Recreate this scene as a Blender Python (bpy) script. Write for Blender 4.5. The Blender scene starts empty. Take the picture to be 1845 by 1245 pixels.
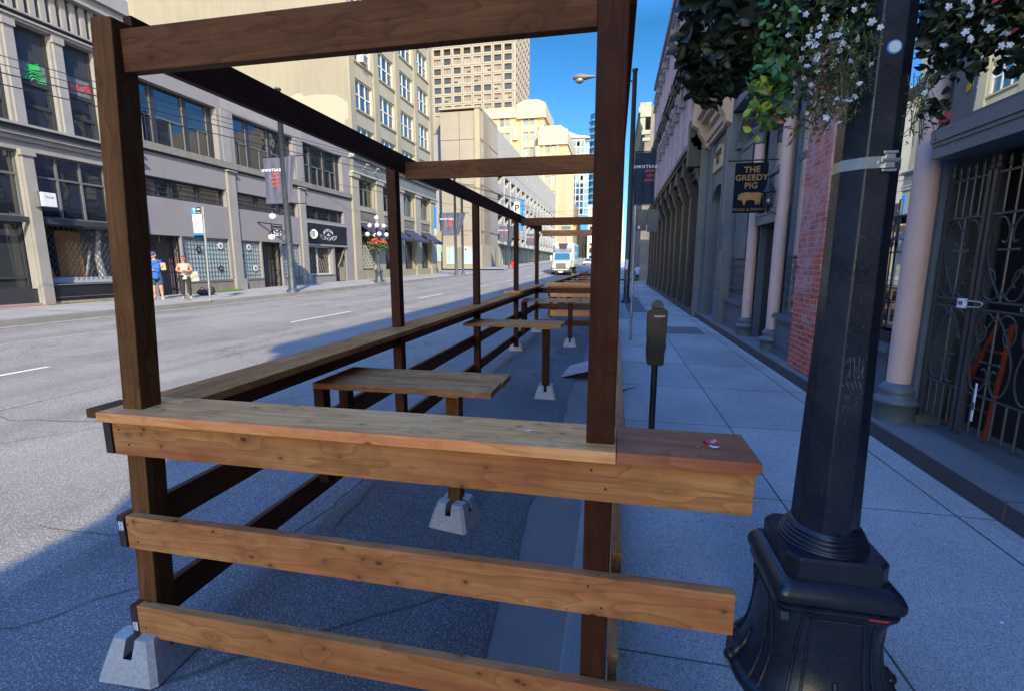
import bpy, bmesh, math, random
from mathutils import Vector, Matrix, noise
R = math.radians
rnd = random.Random(7)
scene = bpy.context.scene
COL = scene.collection

# ------------------------------------------------------------------ camera
F, CX, CY, VX, VY = 870.0, 922.5, 622.5, 1108.0, 475.0
pitch = math.atan((CY-VY)/F)
yaw = math.atan2(VX-CX, F*math.cos(pitch)+(CY-VY)*math.sin(pitch))
cam = bpy.data.cameras.new('camera'); camo = bpy.data.objects.new('camera', cam); COL.objects.link(camo)
cam.sensor_width = 36; cam.lens = 36*F/1845; cam.clip_start = 0.05; cam.clip_end = 3000
camo.location = (0, 0, 1.75); camo.rotation_euler = (math.pi/2-pitch, 0, yaw)
scene.camera = camo

# ------------------------------------------------------------------ light
SUN_EL = R(35); SX, SY = .459, -.888
w = bpy.data.worlds.new('World'); scene.world = w; w.use_nodes = True
nt = w.node_tree; bg = nt.nodes['Background']
sky = nt.nodes.new('ShaderNodeTexSky'); sky.sky_type = 'NISHITA'; sky.sun_disc = False
sky.sun_elevation = SUN_EL; sky.sun_rotation = math.atan2(SX, SY)
sky.altitude = 0; sky.air_density = 1.0; sky.dust_density = 0.25; sky.ozone_density = 2.2
# deep polarised blue: the tint grows stronger (and the dome brighter) towards the zenith
_tc = nt.nodes.new('ShaderNodeTexCoord'); _sp = nt.nodes.new('ShaderNodeSeparateXYZ'); nt.links.new(_tc.outputs['Generated'], _sp.inputs[0])
_rp = nt.nodes.new('ShaderNodeValToRGB'); nt.links.new(_sp.outputs[2], _rp.inputs[0])
for _i, (_p, _c) in enumerate([(.0, (.25, .34, .36)), (.40, (.080, .224, .206)), (.66, (.55, .88, .98)), (1.0, (.74, 1.0, 1.0))]):
    if _i > 1: _rp.color_ramp.elements.new(_p)
    _rp.color_ramp.elements[_i].position = _p; _rp.color_ramp.elements[_i].color = (*_c, 1)
_mu = nt.nodes.new('ShaderNodeVectorMath'); _mu.operation = 'MULTIPLY'; nt.links.new(sky.outputs[0], _mu.inputs[0]); nt.links.new(_rp.outputs[0], _mu.inputs[1])
_sc0 = nt.nodes.new('ShaderNodeVectorMath'); _sc0.operation = 'MULTIPLY'; _sc0.inputs[1].default_value = (1.15, 1.42, 2.2); nt.links.new(_mu.outputs[0], _sc0.inputs[0])
# warm fill added low on the sky's sun side (behind the viewer) to brighten front boards
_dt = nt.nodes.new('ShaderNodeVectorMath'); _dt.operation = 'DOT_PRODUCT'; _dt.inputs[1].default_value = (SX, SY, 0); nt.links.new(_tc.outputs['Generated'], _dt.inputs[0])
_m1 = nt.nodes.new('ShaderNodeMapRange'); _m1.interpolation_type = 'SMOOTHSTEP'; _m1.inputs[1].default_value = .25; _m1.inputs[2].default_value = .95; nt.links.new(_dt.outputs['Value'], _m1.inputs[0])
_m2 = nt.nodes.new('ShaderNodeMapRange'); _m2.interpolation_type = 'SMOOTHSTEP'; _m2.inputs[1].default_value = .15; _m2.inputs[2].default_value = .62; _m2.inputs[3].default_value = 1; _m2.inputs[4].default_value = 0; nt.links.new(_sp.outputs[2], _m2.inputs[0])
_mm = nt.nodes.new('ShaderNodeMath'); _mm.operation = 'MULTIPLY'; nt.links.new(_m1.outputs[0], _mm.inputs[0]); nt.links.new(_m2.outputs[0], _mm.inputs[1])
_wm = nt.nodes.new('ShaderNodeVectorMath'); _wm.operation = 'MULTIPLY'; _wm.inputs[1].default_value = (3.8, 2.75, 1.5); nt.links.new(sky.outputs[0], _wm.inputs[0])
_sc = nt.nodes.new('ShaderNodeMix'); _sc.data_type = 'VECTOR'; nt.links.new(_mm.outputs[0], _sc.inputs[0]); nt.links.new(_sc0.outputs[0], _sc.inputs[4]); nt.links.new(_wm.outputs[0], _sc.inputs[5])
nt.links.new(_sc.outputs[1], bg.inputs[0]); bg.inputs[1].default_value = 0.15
sl = bpy.data.lights.new('sun', 'SUN'); sl.energy = 3.15; sl.angle = R(.5); sl.color = (1, .86, .60)
so = bpy.data.objects.new('sun', sl); COL.objects.link(so)
sv = Vector((SX*math.cos(SUN_EL), SY*math.cos(SUN_EL), math.sin(SUN_EL)))
so.rotation_euler = sv.to_track_quat('Z', 'Y').to_euler()
vs_ = scene.view_settings; vs_.view_transform = 'Standard'; vs_.look = 'None'; vs_.exposure = 1.36; vs_.gamma = 1.0

# ------------------------------------------------------------------ materials
M = {}
def new_mat(name):
    m = bpy.data.materials.new(name); m.use_nodes = True; M[name] = m
    return m, m.node_tree.nodes, m.node_tree.links, m.node_tree.nodes['Principled BSDF']
def ramp(N, stops):
    r = N.new('ShaderNodeValToRGB'); e = r.color_ramp.elements
    while len(e) < len(stops): e.new(.5)
    for i, (p, c) in enumerate(stops):
        e[i].position = p; e[i].color = (c[0], c[1], c[2], 1)
    return r
def grey(v): return (v, v, v)
def mixc(N, L, fac, a, b, mode='MIX'):
    m = N.new('ShaderNodeMix'); m.data_type = 'RGBA'; m.blend_type = mode
    for sock, v in ((0, fac), (6, a), (7, b)):
        if hasattr(v, 'is_linked'): L.new(v, m.inputs[sock])
        elif sock == 0: m.inputs[0].default_value = v
        else: m.inputs[sock].default_value = (v[0], v[1], v[2], 1)
    return m.outputs[2]
def coords(N, L, scale=(1,1,1), rand=False, world=False):
    mp = N.new('ShaderNodeMapping'); mp.inputs['Scale'].default_value = scale
    if world:
        g = N.new('ShaderNodeNewGeometry'); src = g.outputs['Position']
    else:
        t = N.new('ShaderNodeTexCoord'); src = t.outputs['Object']
    if rand:
        oi = N.new('ShaderNodeObjectInfo'); ml = N.new('ShaderNodeVectorMath'); ml.operation = 'MULTIPLY_ADD'
        cmb = N.new('ShaderNodeCombineXYZ')
        for i, k in enumerate((37., 3.1, 5.3)):
            mm = N.new('ShaderNodeMath'); mm.operation = 'MULTIPLY'; mm.inputs[1].default_value = k
            L.new(oi.outputs['Random'], mm.inputs[0]); L.new(mm.outputs[0], cmb.inputs[i])
        ad = N.new('ShaderNodeVectorMath'); ad.operation = 'ADD'; N.remove(ml)
        L.new(src, ad.inputs[0]); L.new(cmb.outputs[0], ad.inputs[1]); src = ad.outputs[0]
    L.new(src, mp.inputs[0]); return mp.outputs[0]
def ntex(N, L, vec, scale, detail=3, rough=.55, dist=0):
    n = N.new('ShaderNodeTexNoise'); n.inputs['Scale'].default_value = scale; n.inputs['Detail'].default_value = detail
    n.inputs['Roughness'].default_value = rough; n.inputs['Distortion'].default_value = dist
    L.new(vec, n.inputs['Vector']); return n.outputs[0]
def bump(N, L, bs, h, strength, dist=.01):
    b = N.new('ShaderNodeBump'); b.inputs['Strength'].default_value = strength; b.inputs['Distance'].default_value = dist
    L.new(h, b.inputs['Height']); L.new(b.outputs[0], bs.inputs['Normal'])

def plain(name, c, rough=.6, var=.12, scale=3., metal=0, spec=None, bmp=.15, stain=0.0, world=True, sb=40.):
    """painted / rendered surface: broad tone variation, streaky dirt, fine relief"""
    m, N, L, b = new_mat(name)
    v = coords(N, L, world=world)
    n1 = ntex(N, L, v, scale, 5, .6)
    r = ramp(N, [(.3, [x*(1-var) for x in c]), (.7, [min(1, x*(1+var)) for x in c])]); L.new(n1, r.inputs[0])
    col = r.outputs[0]
    if stain:
        v2 = coords(N, L, (1.3, 1.3, .16), world=world); n2 = ntex(N, L, v2, 2.2, 6, .7)
        r2 = ramp(N, [(.46, grey(0)), (.72, grey(stain))]); L.new(n2, r2.inputs[0])
        col = mixc(N, L, r2.outputs[0], col, [x*.45 for x in c])
    L.new(col, b.inputs['Base Color']); b.inputs['Roughness'].default_value = rough; b.inputs['Metallic'].default_value = metal
    if spec is not None: b.inputs['Specular IOR Level'].default_value = spec
    if bmp: bump(N, L, b, ntex(N, L, v, sb, 3), bmp, .004)
    return m

def wood(name, ca, cb, knot=(.06, .02, .008), rough=.62, knots=1., wet=0., worn=0.):
    """sawn lumber, grain along local X, every board its own piece of the tree"""
    m, N, L, b = new_mat(name)
    v = coords(N, L, (1, 1, 1), rand=True)
    # knots
    kv = N.new('ShaderNodeMapping'); kv.inputs['Scale'].default_value = (4.6, 8, 8); L.new(v, kv.inputs[0])
    vo = N.new('ShaderNodeTexVoronoi'); vo.inputs['Scale'].default_value = 1.0; vo.inputs['Randomness'].default_value = 1; L.new(kv.outputs[0], vo.inputs['Vector'])
    kr = ramp(N, [(.0, grey(1)), (.05, grey(1)), (.085, grey(0))]); L.new(vo.outputs['Distance'], kr.inputs[0])
    kh = ramp(N, [(.0, grey(1)), (.42, grey(0))]); L.new(vo.outputs['Distance'], kh.inputs[0])
    # growth rings: squeezed along X, pushed round the knots
    w1 = N.new('ShaderNodeMapping'); w1.inputs['Scale'].default_value = (.55, 5.5, 5.5); L.new(v, w1.inputs[0])
    low = ntex(N, L, w1.outputs[0], 1.3, 2, .5)
    ml = N.new('ShaderNodeMath'); ml.operation = 'MULTIPLY_ADD'; ml.inputs[1].default_value = 9.; L.new(low, ml.inputs[0])
    mk = N.new('ShaderNodeMath'); mk.operation = 'MULTIPLY'; mk.inputs[1].default_value = 1.3; L.new(kh.outputs[0], mk.inputs[0]); L.new(mk.outputs[0], ml.inputs[2])
    sn = N.new('ShaderNodeMath'); sn.operation = 'FRACT'; L.new(ml.outputs[0], sn.inputs[0])
    rr = ramp(N, [(0, grey(.0)), (.7, grey(.45)), (.93, grey(1)), (1, grey(0))]); L.new(sn.outputs[0], rr.inputs[0])
    fv = N.new('ShaderNodeMapping'); fv.inputs['Scale'].default_value = (3., 130, 130); L.new(v, fv.inputs[0])
    fine = ntex(N, L, fv.outputs[0], 1, 3, .6)
    bv = N.new('ShaderNodeMapping'); bv.inputs['Scale'].default_value = (1.6, 6, 6); L.new(v, bv.inputs[0])
    broad = ntex(N, L, bv.outputs[0], 1, 5, .6)
    br = ramp(N, [(.32, grey(0)), (.68, grey(1))]); L.new(broad, br.inputs[0])
    c = mixc(N, L, br.outputs[0], ca, cb)
    dk = [x*.52 for x in cb]
    g = N.new('ShaderNodeMath'); g.operation = 'MULTIPLY'; g.inputs[1].default_value = .55; L.new(rr.outputs[0], g.inputs[0])
    c = mixc(N, L, g.outputs[0], c, dk)
    fr = ramp(N, [(.35, grey(.84)), (.65, grey(1.10))]); L.new(fine, fr.inputs[0])
    c = mixc(N, L, 1.0, c, fr.outputs[0], 'MULTIPLY')
    k2 = N.new('ShaderNodeMath'); k2.operation = 'MULTIPLY'; k2.inputs[1].default_value = .45*knots; L.new(kh.outputs[0], k2.inputs[0])
    c = mixc(N, L, k2.outputs[0], c, [x*.55 for x in cb])
    k3 = N.new('ShaderNodeMath'); k3.operation = 'MULTIPLY'; k3.inputs[1].default_value = .9*knots; L.new(kr.outputs[0], k3.inputs[0])
    c = mixc(N, L, k3.outputs[0], c, knot)
    # small pin knots and reddish heart streaks
    pv = N.new('ShaderNodeMapping'); pv.inputs['Scale'].default_value = (13, 19, 19); pv.inputs['Location'].default_value = (5, 2, 9); L.new(v, pv.inputs[0])
    vp = N.new('ShaderNodeTexVoronoi'); vp.inputs['Scale'].default_value = 1; L.new(pv.outputs[0], vp.inputs['Vector'])
    sp_ = N.new('ShaderNodeSeparateColor'); L.new(vp.outputs['Color'], sp_.inputs[0])
    on = ramp(N, [(.60, grey(0)), (.62, grey(1))]); L.new(sp_.outputs[0], on.inputs[0])
    pr_ = ramp(N, [(.0, grey(1)), (.085, grey(.95)), (.15, grey(.28)), (.45, grey(0))]); L.new(vp.outputs['Distance'], pr_.inputs[0])
    pm_ = N.new('ShaderNodeMath'); pm_.operation = 'MULTIPLY'; L.new(on.outputs[0], pm_.inputs[0]); L.new(pr_.outputs[0], pm_.inputs[1])
    pk = N.new('ShaderNodeMath'); pk.operation = 'MULTIPLY'; pk.inputs[1].default_value = .85*min(1, knots); L.new(pm_.outputs[0], pk.inputs[0])
    c = mixc(N, L, pk.outputs[0], c, [x*1.2 for x in knot])
    hv_ = N.new('ShaderNodeMapping'); hv_.inputs['Scale'].default_value = (.9, 14, 14); hv_.inputs['Location'].default_value = (1, 7, 3); L.new(v, hv_.inputs[0])
    hn = ntex(N, L, hv_.outputs[0], 1, 3, .6); hr_ = ramp(N, [(.5, grey(0)), (.66, grey(.5))]); L.new(hn, hr_.inputs[0])
    c = mixc(N, L, hr_.outputs[0], c, (cb[0]*.85, cb[1]*.55, cb[2]*.75))
    if worn:
        wv = N.new('ShaderNodeMapping'); wv.inputs['Scale'].default_value = (2.2, 5, 5); L.new(v, wv.inputs[0])
        wn = ntex(N, L, wv.outputs[0], 1.6, 6, .7); wr = ramp(N, [(.5, grey(0)), (.66, grey(worn))]); L.new(wn, wr.inputs[0])
        c = mixc(N, L, wr.outputs[0], c, (.8, .47, .2))
    # every board ages differently: rain streaks, grey dirt, one lighter or redder than the next
    oi_ = N.new('ShaderNodeObjectInfo'); vr = ramp(N, [(0, (.84, .82, .80)), (.5, (1.0, 1.0, 1.0)), (1, (1.08, 1.10, 1.22))]); L.new(oi_.outputs['Random'], vr.inputs[0]); c = mixc(N, L, 1., c, vr.outputs[0], 'MULTIPLY')
    dv = N.new('ShaderNodeMapping'); dv.inputs['Scale'].default_value = (3.2, 3.0, 3.0); L.new(v, dv.inputs[0]); dn = ntex(N, L, dv.outputs[0], 1.4, 7, .72)
    dr_ = ramp(N, [(.50, grey(0)), (.72, grey(.5))]); L.new(dn, dr_.inputs[0]); c = mixc(N, L, dr_.outputs[0], c, (cb[0]*.55, cb[1]*.5, cb[2]*.6))
    L.new(c, b.inputs['Base Color']); b.inputs['Roughness'].default_value = rough
    b.inputs['Specular IOR Level'].default_value = .12
    bump(N, L, b, fr.outputs[0], .25, .002)
    return m

def asphalt(name, c, chip, amount, crackc=.4, sc=95.):
    m, N, L, b = new_mat(name)
    v = coords(N, L, world=True)
    vo = N.new('ShaderNodeTexVoronoi'); vo.inputs['Scale'].default_value = sc; L.new(v, vo.inputs['Vector'])
    sep = N.new('ShaderNodeSeparateColor'); L.new(vo.outputs['Color'], sep.inputs[0])
    cr = ramp(N, [(1-amount, grey(0)), (1-amount+.12, grey(1))]); L.new(sep.outputs[0], cr.inputs[0])
    ed = ramp(N, [(.25, grey(1)), (.5, grey(0))]); L.new(vo.outputs['Distance'], ed.inputs[0])
    mk = N.new('ShaderNodeMath'); mk.operation = 'MULTIPLY'; L.new(cr.outputs[0], mk.inputs[0]); L.new(ed.outputs[0], mk.inputs[1])
    n1 = ntex(N, L, v, .55, 6, .62); n2 = ntex(N, L, v, 110, 3, .75)
    r1 = ramp(N, [(.3, [x*.78 for x in c]), (.7, [x*1.2 for x in c])]); L.new(n1, r1.inputs[0])
    r2 = ramp(N, [(.34, grey(.5)), (.66, grey(1.5))]); L.new(n2, r2.inputs[0])
    col = mixc(N, L, 1., r1.outputs[0], r2.outputs[0], 'MULTIPLY')
    col = mixc(N, L, mk.outputs[0], col, chip)
    so = ntex(N, L, v, .8, 7, .7); ro = ramp(N, [(.55, grey(1)), (.75, grey(.62))]); L.new(so, ro.inputs[0]); col = mixc(N, L, 1., col, ro.outputs[0], 'MULTIPLY')   # oil and tyre dirt
    if crackc:   # wheel polish streaks along the street and hairline cracks
        sv2 = coords(N, L, (.9, .03, 1), world=True); n3 = ntex(N, L, sv2, 1.6, 3, .5)
        r3 = ramp(N, [(.35, grey(.86)), (.65, grey(1.12))]); L.new(n3, r3.inputs[0])
        col = mixc(N, L, 1., col, r3.outputs[0], 'MULTIPLY')
        wv = ntex(N, L, v, 1.1, 4, .6)
        add = N.new('ShaderNodeVectorMath'); add.operation = 'MULTIPLY_ADD'; add.inputs[1].default_value = (1.5, 1.5, 0)
        cb_ = N.new('ShaderNodeCombineXYZ'); L.new(wv, cb_.inputs[0]); L.new(wv, cb_.inputs[1]); L.new(cb_.outputs[0], add.inputs[0]); L.new(v, add.inputs[2])
        v3 = N.new('ShaderNodeTexVoronoi'); v3.feature = 'DISTANCE_TO_EDGE'; v3.inputs['Scale'].default_value = .22; L.new(add.outputs[0], v3.inputs['Vector'])
        r4 = ramp(N, [(.0, grey(.75)), (.0022, grey(.0))]); L.new(v3.outputs['Distance'], r4.inputs[0])
        col = mixc(N, L, r4.outputs[0], col, [x*.3 for x in c])
    L.new(col, b.inputs['Base Color']); b.inputs['Roughness'].default_value = .8
    bump(N, L, b, mk.outputs[0], .4, .003)
    return m

def concrete(name, c, speck=.5, sc=240., rough=.75, slabs=False):
    m, N, L, b = new_mat(name)
    v = coords(N, L, world=True)
    n1 = ntex(N, L, v, .9, 6, .65); n2 = ntex(N, L, v, sc, 2, .7); n3 = ntex(N, L, v, 7, 5, .7)
    r1 = ramp(N, [(.3, [x*.8 for x in c]), (.7, [x*1.18 for x in c])]); L.new(n1, r1.inputs[0])
    r2 = ramp(N, [(.36, grey(1-speck)), (.64, grey(1+speck*.7))]); L.new(n2, r2.inputs[0])
    col = mixc(N, L, 1., r1.outputs[0], r2.outputs[0], 'MULTIPLY')
    r3 = ramp(N, [(.62, grey(0)), (.78, grey(.45))]); L.new(n3, r3.inputs[0])
    col = mixc(N, L, r3.outputs[0], col, [x*.5 for x in c])
    if slabs:   # every slab was poured on its own day
        sx = N.new('ShaderNodeVectorMath'); sx.operation = 'MULTIPLY_ADD'; sx.inputs[1].default_value = (1/1.17, 1/1.56, 0); sx.inputs[2].default_value = (0, -1.85/1.56, 0); L.new(v, sx.inputs[0])
        fl_ = N.new('ShaderNodeVectorMath'); fl_.operation = 'FLOOR'; L.new(sx.outputs[0], fl_.inputs[0]); wn = N.new('ShaderNodeTexWhiteNoise'); L.new(fl_.outputs[0], wn.inputs['Vector'])
        rs = ramp(N, [(0, grey(.84)), (1, grey(1.1))]); L.new(wn.outputs['Value'], rs.inputs[0]); col = mixc(N, L, 1., col, rs.outputs[0], 'MULTIPLY')
    # spots of old gum
    vo = N.new('ShaderNodeTexVoronoi'); vo.inputs['Scale'].default_value = 2.3; L.new(v, vo.inputs['Vector'])
    rg = ramp(N, [(.035, grey(.75)), (.05, grey(0))]); L.new(vo.outputs['Distance'], rg.inputs[0])
    col = mixc(N, L, rg.outputs[0], col, [x*.3 for x in c])
    L.new(col, b.inputs['Base Color']); b.inputs['Roughness'].default_value = rough
    bump(N, L, b, n2, .25, .002)
    return m

def brick(name):
    m, N, L, b = new_mat(name)
    g = N.new('ShaderNodeNewGeometry'); sp = N.new('ShaderNodeSeparateXYZ'); L.new(g.outputs['Position'], sp.inputs[0])
    ad = N.new('ShaderNodeMath'); ad.operation = 'ADD'; L.new(sp.outputs[0], ad.inputs[0]); L.new(sp.outputs[1], ad.inputs[1])
    cb_ = N.new('ShaderNodeCombineXYZ'); L.new(ad.outputs[0], cb_.inputs[0]); L.new(sp.outputs[2], cb_.inputs[1])
    bt = N.new('ShaderNodeTexBrick'); bt.inputs['Scale'].default_value = 1
    bt.inputs['Brick Width'].default_value = .215; bt.inputs['Row Height'].default_value = .073; bt.inputs['Mortar Size'].default_value = .008
    bt.inputs['Mortar Smooth'].default_value = .3
    bt.inputs['Color1'].default_value = (.62, .085, .035, 1); bt.inputs['Color2'].default_value = (.36, .055, .03, 1); bt.inputs['Mortar'].default_value = (.42, .31, .27, 1)
    wv = ntex(N, L, g.outputs['Position'], 9, 3); w2 = N.new('ShaderNodeVectorMath'); w2.operation = 'MULTIPLY_ADD'; w2.inputs[1].default_value = (.045, .045, 0)
    c2 = N.new('ShaderNodeCombineXYZ'); L.new(wv, c2.inputs[0]); L.new(wv, c2.inputs[1]); L.new(c2.outputs[0], w2.inputs[0]); L.new(cb_.outputs[0], w2.inputs[2])
    L.new(w2.outputs[0], bt.inputs['Vector'])
    v = coords(N, L, world=True); n1 = ntex(N, L, v, 4.5, 8, .75)
    # lime bloom, thicker towards the top where the wall stayed wet
    zz = N.new('ShaderNodeMapRange'); zz.inputs[1].default_value = .4; zz.inputs[2].default_value = 2.6; zz.inputs[3].default_value = -.10; zz.inputs[4].default_value = .05; L.new(sp.outputs[2], zz.inputs[0])
    s = N.new('ShaderNodeMath'); s.operation = 'ADD'; L.new(n1, s.inputs[0]); L.new(zz.outputs[0], s.inputs[1])
    r = ramp(N, [(.44, grey(0)), (.60, grey(.8))]); L.new(s.outputs[0], r.inputs[0])
    col = mixc(N, L, r.outputs[0], bt.outputs[0], (.52, .30, .28))
    L.new(col, b.inputs['Base Color']); b.inputs['Roughness'].default_value = .85
    iv = N.new('ShaderNodeMath'); iv.operation = 'SUBTRACT'; iv.inputs[0].default_value = 1; L.new(bt.outputs['Fac'], iv.inputs[1])
    bump(N, L, b, iv.outputs[0], .8, .01)
    return m

def glass(name, c=(.012, .016, .02), ior=1.9, rough=.015, wav=.02, wsc=1.2, mirror=0):
    m, N, L, b = new_mat(name)
    b.inputs['Base Color'].default_value = (*c, 1); b.inputs['Roughness'].default_value = rough; b.inputs['IOR'].default_value = ior
    if wav:
        v = coords(N, L, world=True); bump(N, L, b, ntex(N, L, v, wsc, 1), wav, .15)
    if mirror:   # coated glazing with a strong reflection
        gl = N.new('ShaderNodeBsdfGlossy'); gl.inputs['Roughness'].default_value = rough; gl.inputs['Color'].default_value = (.85, .92, 1, 1); mx = N.new('ShaderNodeMixShader'); mx.inputs[0].default_value = mirror
        if wav: L.new(b.inputs['Normal'].links[0].from_socket, gl.inputs['Normal'])
        L.new(b.outputs[0], mx.inputs[1]); L.new(gl.outputs[0], mx.inputs[2]); L.new(mx.outputs[0], N['Material Output'].inputs[0])
    return m
def clear_glass(name, t=.8):
    m, N, L, b = new_mat(name)
    tr = N.new('ShaderNodeBsdfTransparent'); mx = N.new('ShaderNodeMixShader'); fr = N.new('ShaderNodeValue'); fr.outputs[0].default_value = .0
    b.inputs['Base Color'].default_value = (.02, .02, .02, 1); b.inputs['Roughness'].default_value = .01; b.inputs['IOR'].default_value = 1.8
    ad = N.new('ShaderNodeMath'); ad.operation = 'ADD'; ad.inputs[1].default_value = 1-t; ad.use_clamp = True
    L.new(fr.outputs[0], ad.inputs[0]); L.new(ad.outputs[0], mx.inputs[0]); L.new(tr.outputs[0], mx.inputs[1]); L.new(b.outputs[0], mx.inputs[2])
    L.new(mx.outputs[0], N['Material Output'].inputs[0]); return m
def leafmat(name, ca, cb, rough=.45, tr=.25):
    m, N, L, b = new_mat(name)
    g = N.new('ShaderNodeNewGeometry'); r = ramp(N, [(0, ca), (1, cb)]); L.new(g.outputs['Random Per Island'], r.inputs[0])
    L.new(r.outputs[0], b.inputs['Base Color']); b.inputs['Roughness'].default_value = rough
    t = N.new('ShaderNodeBsdfTranslucent'); L.new(r.outputs[0], t.inputs[0]); mx = N.new('ShaderNodeMixShader'); mx.inputs[0].default_value = tr
    L.new(b.outputs[0], mx.inputs[1]); L.new(t.outputs[0], mx.inputs[2]); L.new(mx.outputs[0], N['Material Output'].inputs[0]); return m

# ------------------------------------------------------------------ mesh builder
class MB:
    def __init__(s): s.v = []; s.f = []; s.sm = []
    def add(s, vs, fs, smooth=False):
        o = len(s.v); s.v += [tuple(p) for p in vs]; s.f += [tuple(i+o for i in f) for f in fs]; s.sm += [smooth]*len(fs)
        return s
    def box(s, x0, x1, y0, y1, z0, z1):
        if x0 > x1: x0, x1 = x1, x0
        if y0 > y1: y0, y1 = y1, y0
        if z0 > z1: z0, z1 = z1, z0
        return s.add([(x0,y0,z0),(x1,y0,z0),(x1,y1,z0),(x0,y1,z0),(x0,y0,z1),(x1,y0,z1),(x1,y1,z1),(x0,y1,z1)],
            [(3,2,1,0),(4,5,6,7),(0,1,5,4),(1,2,6,5),(2,3,7,6),(3,0,4,7)])
    def fb(s, fn, a0, a1, b0, b1, d0, d1):
        c = [fn(a, b, d) for d in (d0, d1) for b in (b0, b1) for a in (a0, a1)]
        return s.add(c, [(0,1,3,2),(4,6,7,5),(0,4,5,1),(2,3,7,6),(0,2,6,4),(1,5,7,3)])
    def bar(s, p, q, w, h=None, up=(0,0,1)):
        h = h or w; p = Vector(p); q = Vector(q); d = (q-p).normalized(); up = Vector(up)
        if abs(d.dot(up)) > .97: up = Vector((1, 0, 0))
        a = d.cross(up).normalized()*w/2; b = a.normalized().cross(d).normalized()*h/2
        c = [p-a-b, p+a-b, p+a+b, p-a+b, q-a-b, q+a-b, q+a+b, q-a+b]
        return s.add(c, [(3,2,1,0),(4,5,6,7),(0,1,5,4),(1,2,6,5),(2,3,7,6),(3,0,4,7)])
    def tube(s, pts, rad, n=8, caps=True, ph=0):
        pts = [Vector(p) for p in pts]; k = len(pts); rad = rad if isinstance(rad, (list, tuple)) else [rad]*k
        vs = []; ref = None
        for i, p in enumerate(pts):
            d = (pts[min(i+1, k-1)]-pts[max(i-1, 0)]).normalized()
            if ref is None: ref = Vector((0,0,1)) if abs(d.z) < .9 else Vector((1,0,0))
            a = d.cross(ref).normalized(); b = a.cross(d).normalized(); ref = b if abs(d.dot(b)) < .5 else ref
            for j in range(n):
                t = 2*math.pi*j/n+ph; vs.append(p+a*math.cos(t)*rad[i]+b*math.sin(t)*rad[i])
        fs = [(i*n+j, i*n+(j+1) % n, (i+1)*n+(j+1) % n, (i+1)*n+j) for i in range(k-1) for j in range(n)]
        s.add(vs, fs, n > 6)
        if caps:
            s.add(vs[:n], [tuple(range(n))[::-1]]); s.add(vs[-n:], [tuple(range(n))])
        return s
    def lathe(s, prof, c, n=16, smooth=True, sq=0, ph=0):
        """profile (r, z) turned about a vertical axis at c; sq=1 squares it off"""
        vs = []
        for r, z in prof:
            for j in range(n):
                t = 2*math.pi*j/n+ph; x, y = math.cos(t), math.sin(t)
                if sq: m = max(abs(x), abs(y)); m = m*sq+(1-sq); x /= m; y /= m
                vs.append((c[0]+x*r, c[1]+y*r, c[2]+z))
        k = len(prof)
        s.add(vs, [(i*n+j, i*n+(j+1) % n, (i+1)*n+(j+1) % n, (i+1)*n+j) for i in range(k-1) for j in range(n)], smooth)
        if prof[0][0] > 1e-4: s.add(vs[:n], [tuple(range(n))[::-1]])
        if prof[-1][0] > 1e-4: s.add(vs[-n:], [tuple(range(n))])
        return s
    def ball(s, c, r, n=12, sc=(1,1,1)):
        m = n//2; vs = []; fs = []
        for i in range(m+1):
            t = math.pi*i/m
            for j in range(n):
                u = 2*math.pi*j/n
                vs.append((c[0]+r*sc[0]*math.sin(t)*math.cos(u), c[1]+r*sc[1]*math.sin(t)*math.sin(u), c[2]+r*sc[2]*math.cos(t)))
        for i in range(m):
            for j in range(n):
                a, b_ = i*n+j, i*n+(j+1) % n; d, e = (i+1)*n+j, (i+1)*n+(j+1) % n
                if i == 0: fs.append((a, d, e))
                elif i == m-1: fs.append((a, d, b_))
                else: fs.append((a, d, e, b_))
        return s.add(vs, fs, True)
    def prism(s, fn, poly, d0, d1):
        """polygon (a,b) in a facade frame, given thickness d0..d1"""
        n = len(poly); vs = [fn(a, b, d0) for a, b in poly]+[fn(a, b, d1) for a, b in poly]
        return s.add(vs, [tuple(range(n))[::-1], tuple(range(n, 2*n))]+[(i, (i+1) % n, n+(i+1) % n, n+i) for i in range(n)])
    def build(s, name, mat, parent=None, bev=0, merge=False):
        off = Vector((0, 0, 0)); p = parent
        while p is not None: off += p.location; p = p.parent
        me = bpy.data.meshes.new(name); me.from_pydata([tuple(Vector(v)-off) for v in s.v], [], s.f)
        bm = bmesh.new(); bm.from_mesh(me)
        for f, q in zip(bm.faces, s.sm): f.smooth = q
        if merge: bmesh.ops.remove_doubles(bm, verts=bm.verts, dist=1e-5)
        bmesh.ops.recalc_face_normals(bm, faces=bm.faces)
        if bev: bmesh.ops.bevel(bm, geom=list(bm.edges), offset=bev, segments=2, affect='EDGES', profile=.6)
        bm.to_mesh(me); bm.free(); me.materials.append(M[mat] if isinstance(mat, str) else mat)
        o = bpy.data.objects.new(name, me); COL.objects.link(o); o.parent = parent; return o

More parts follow.
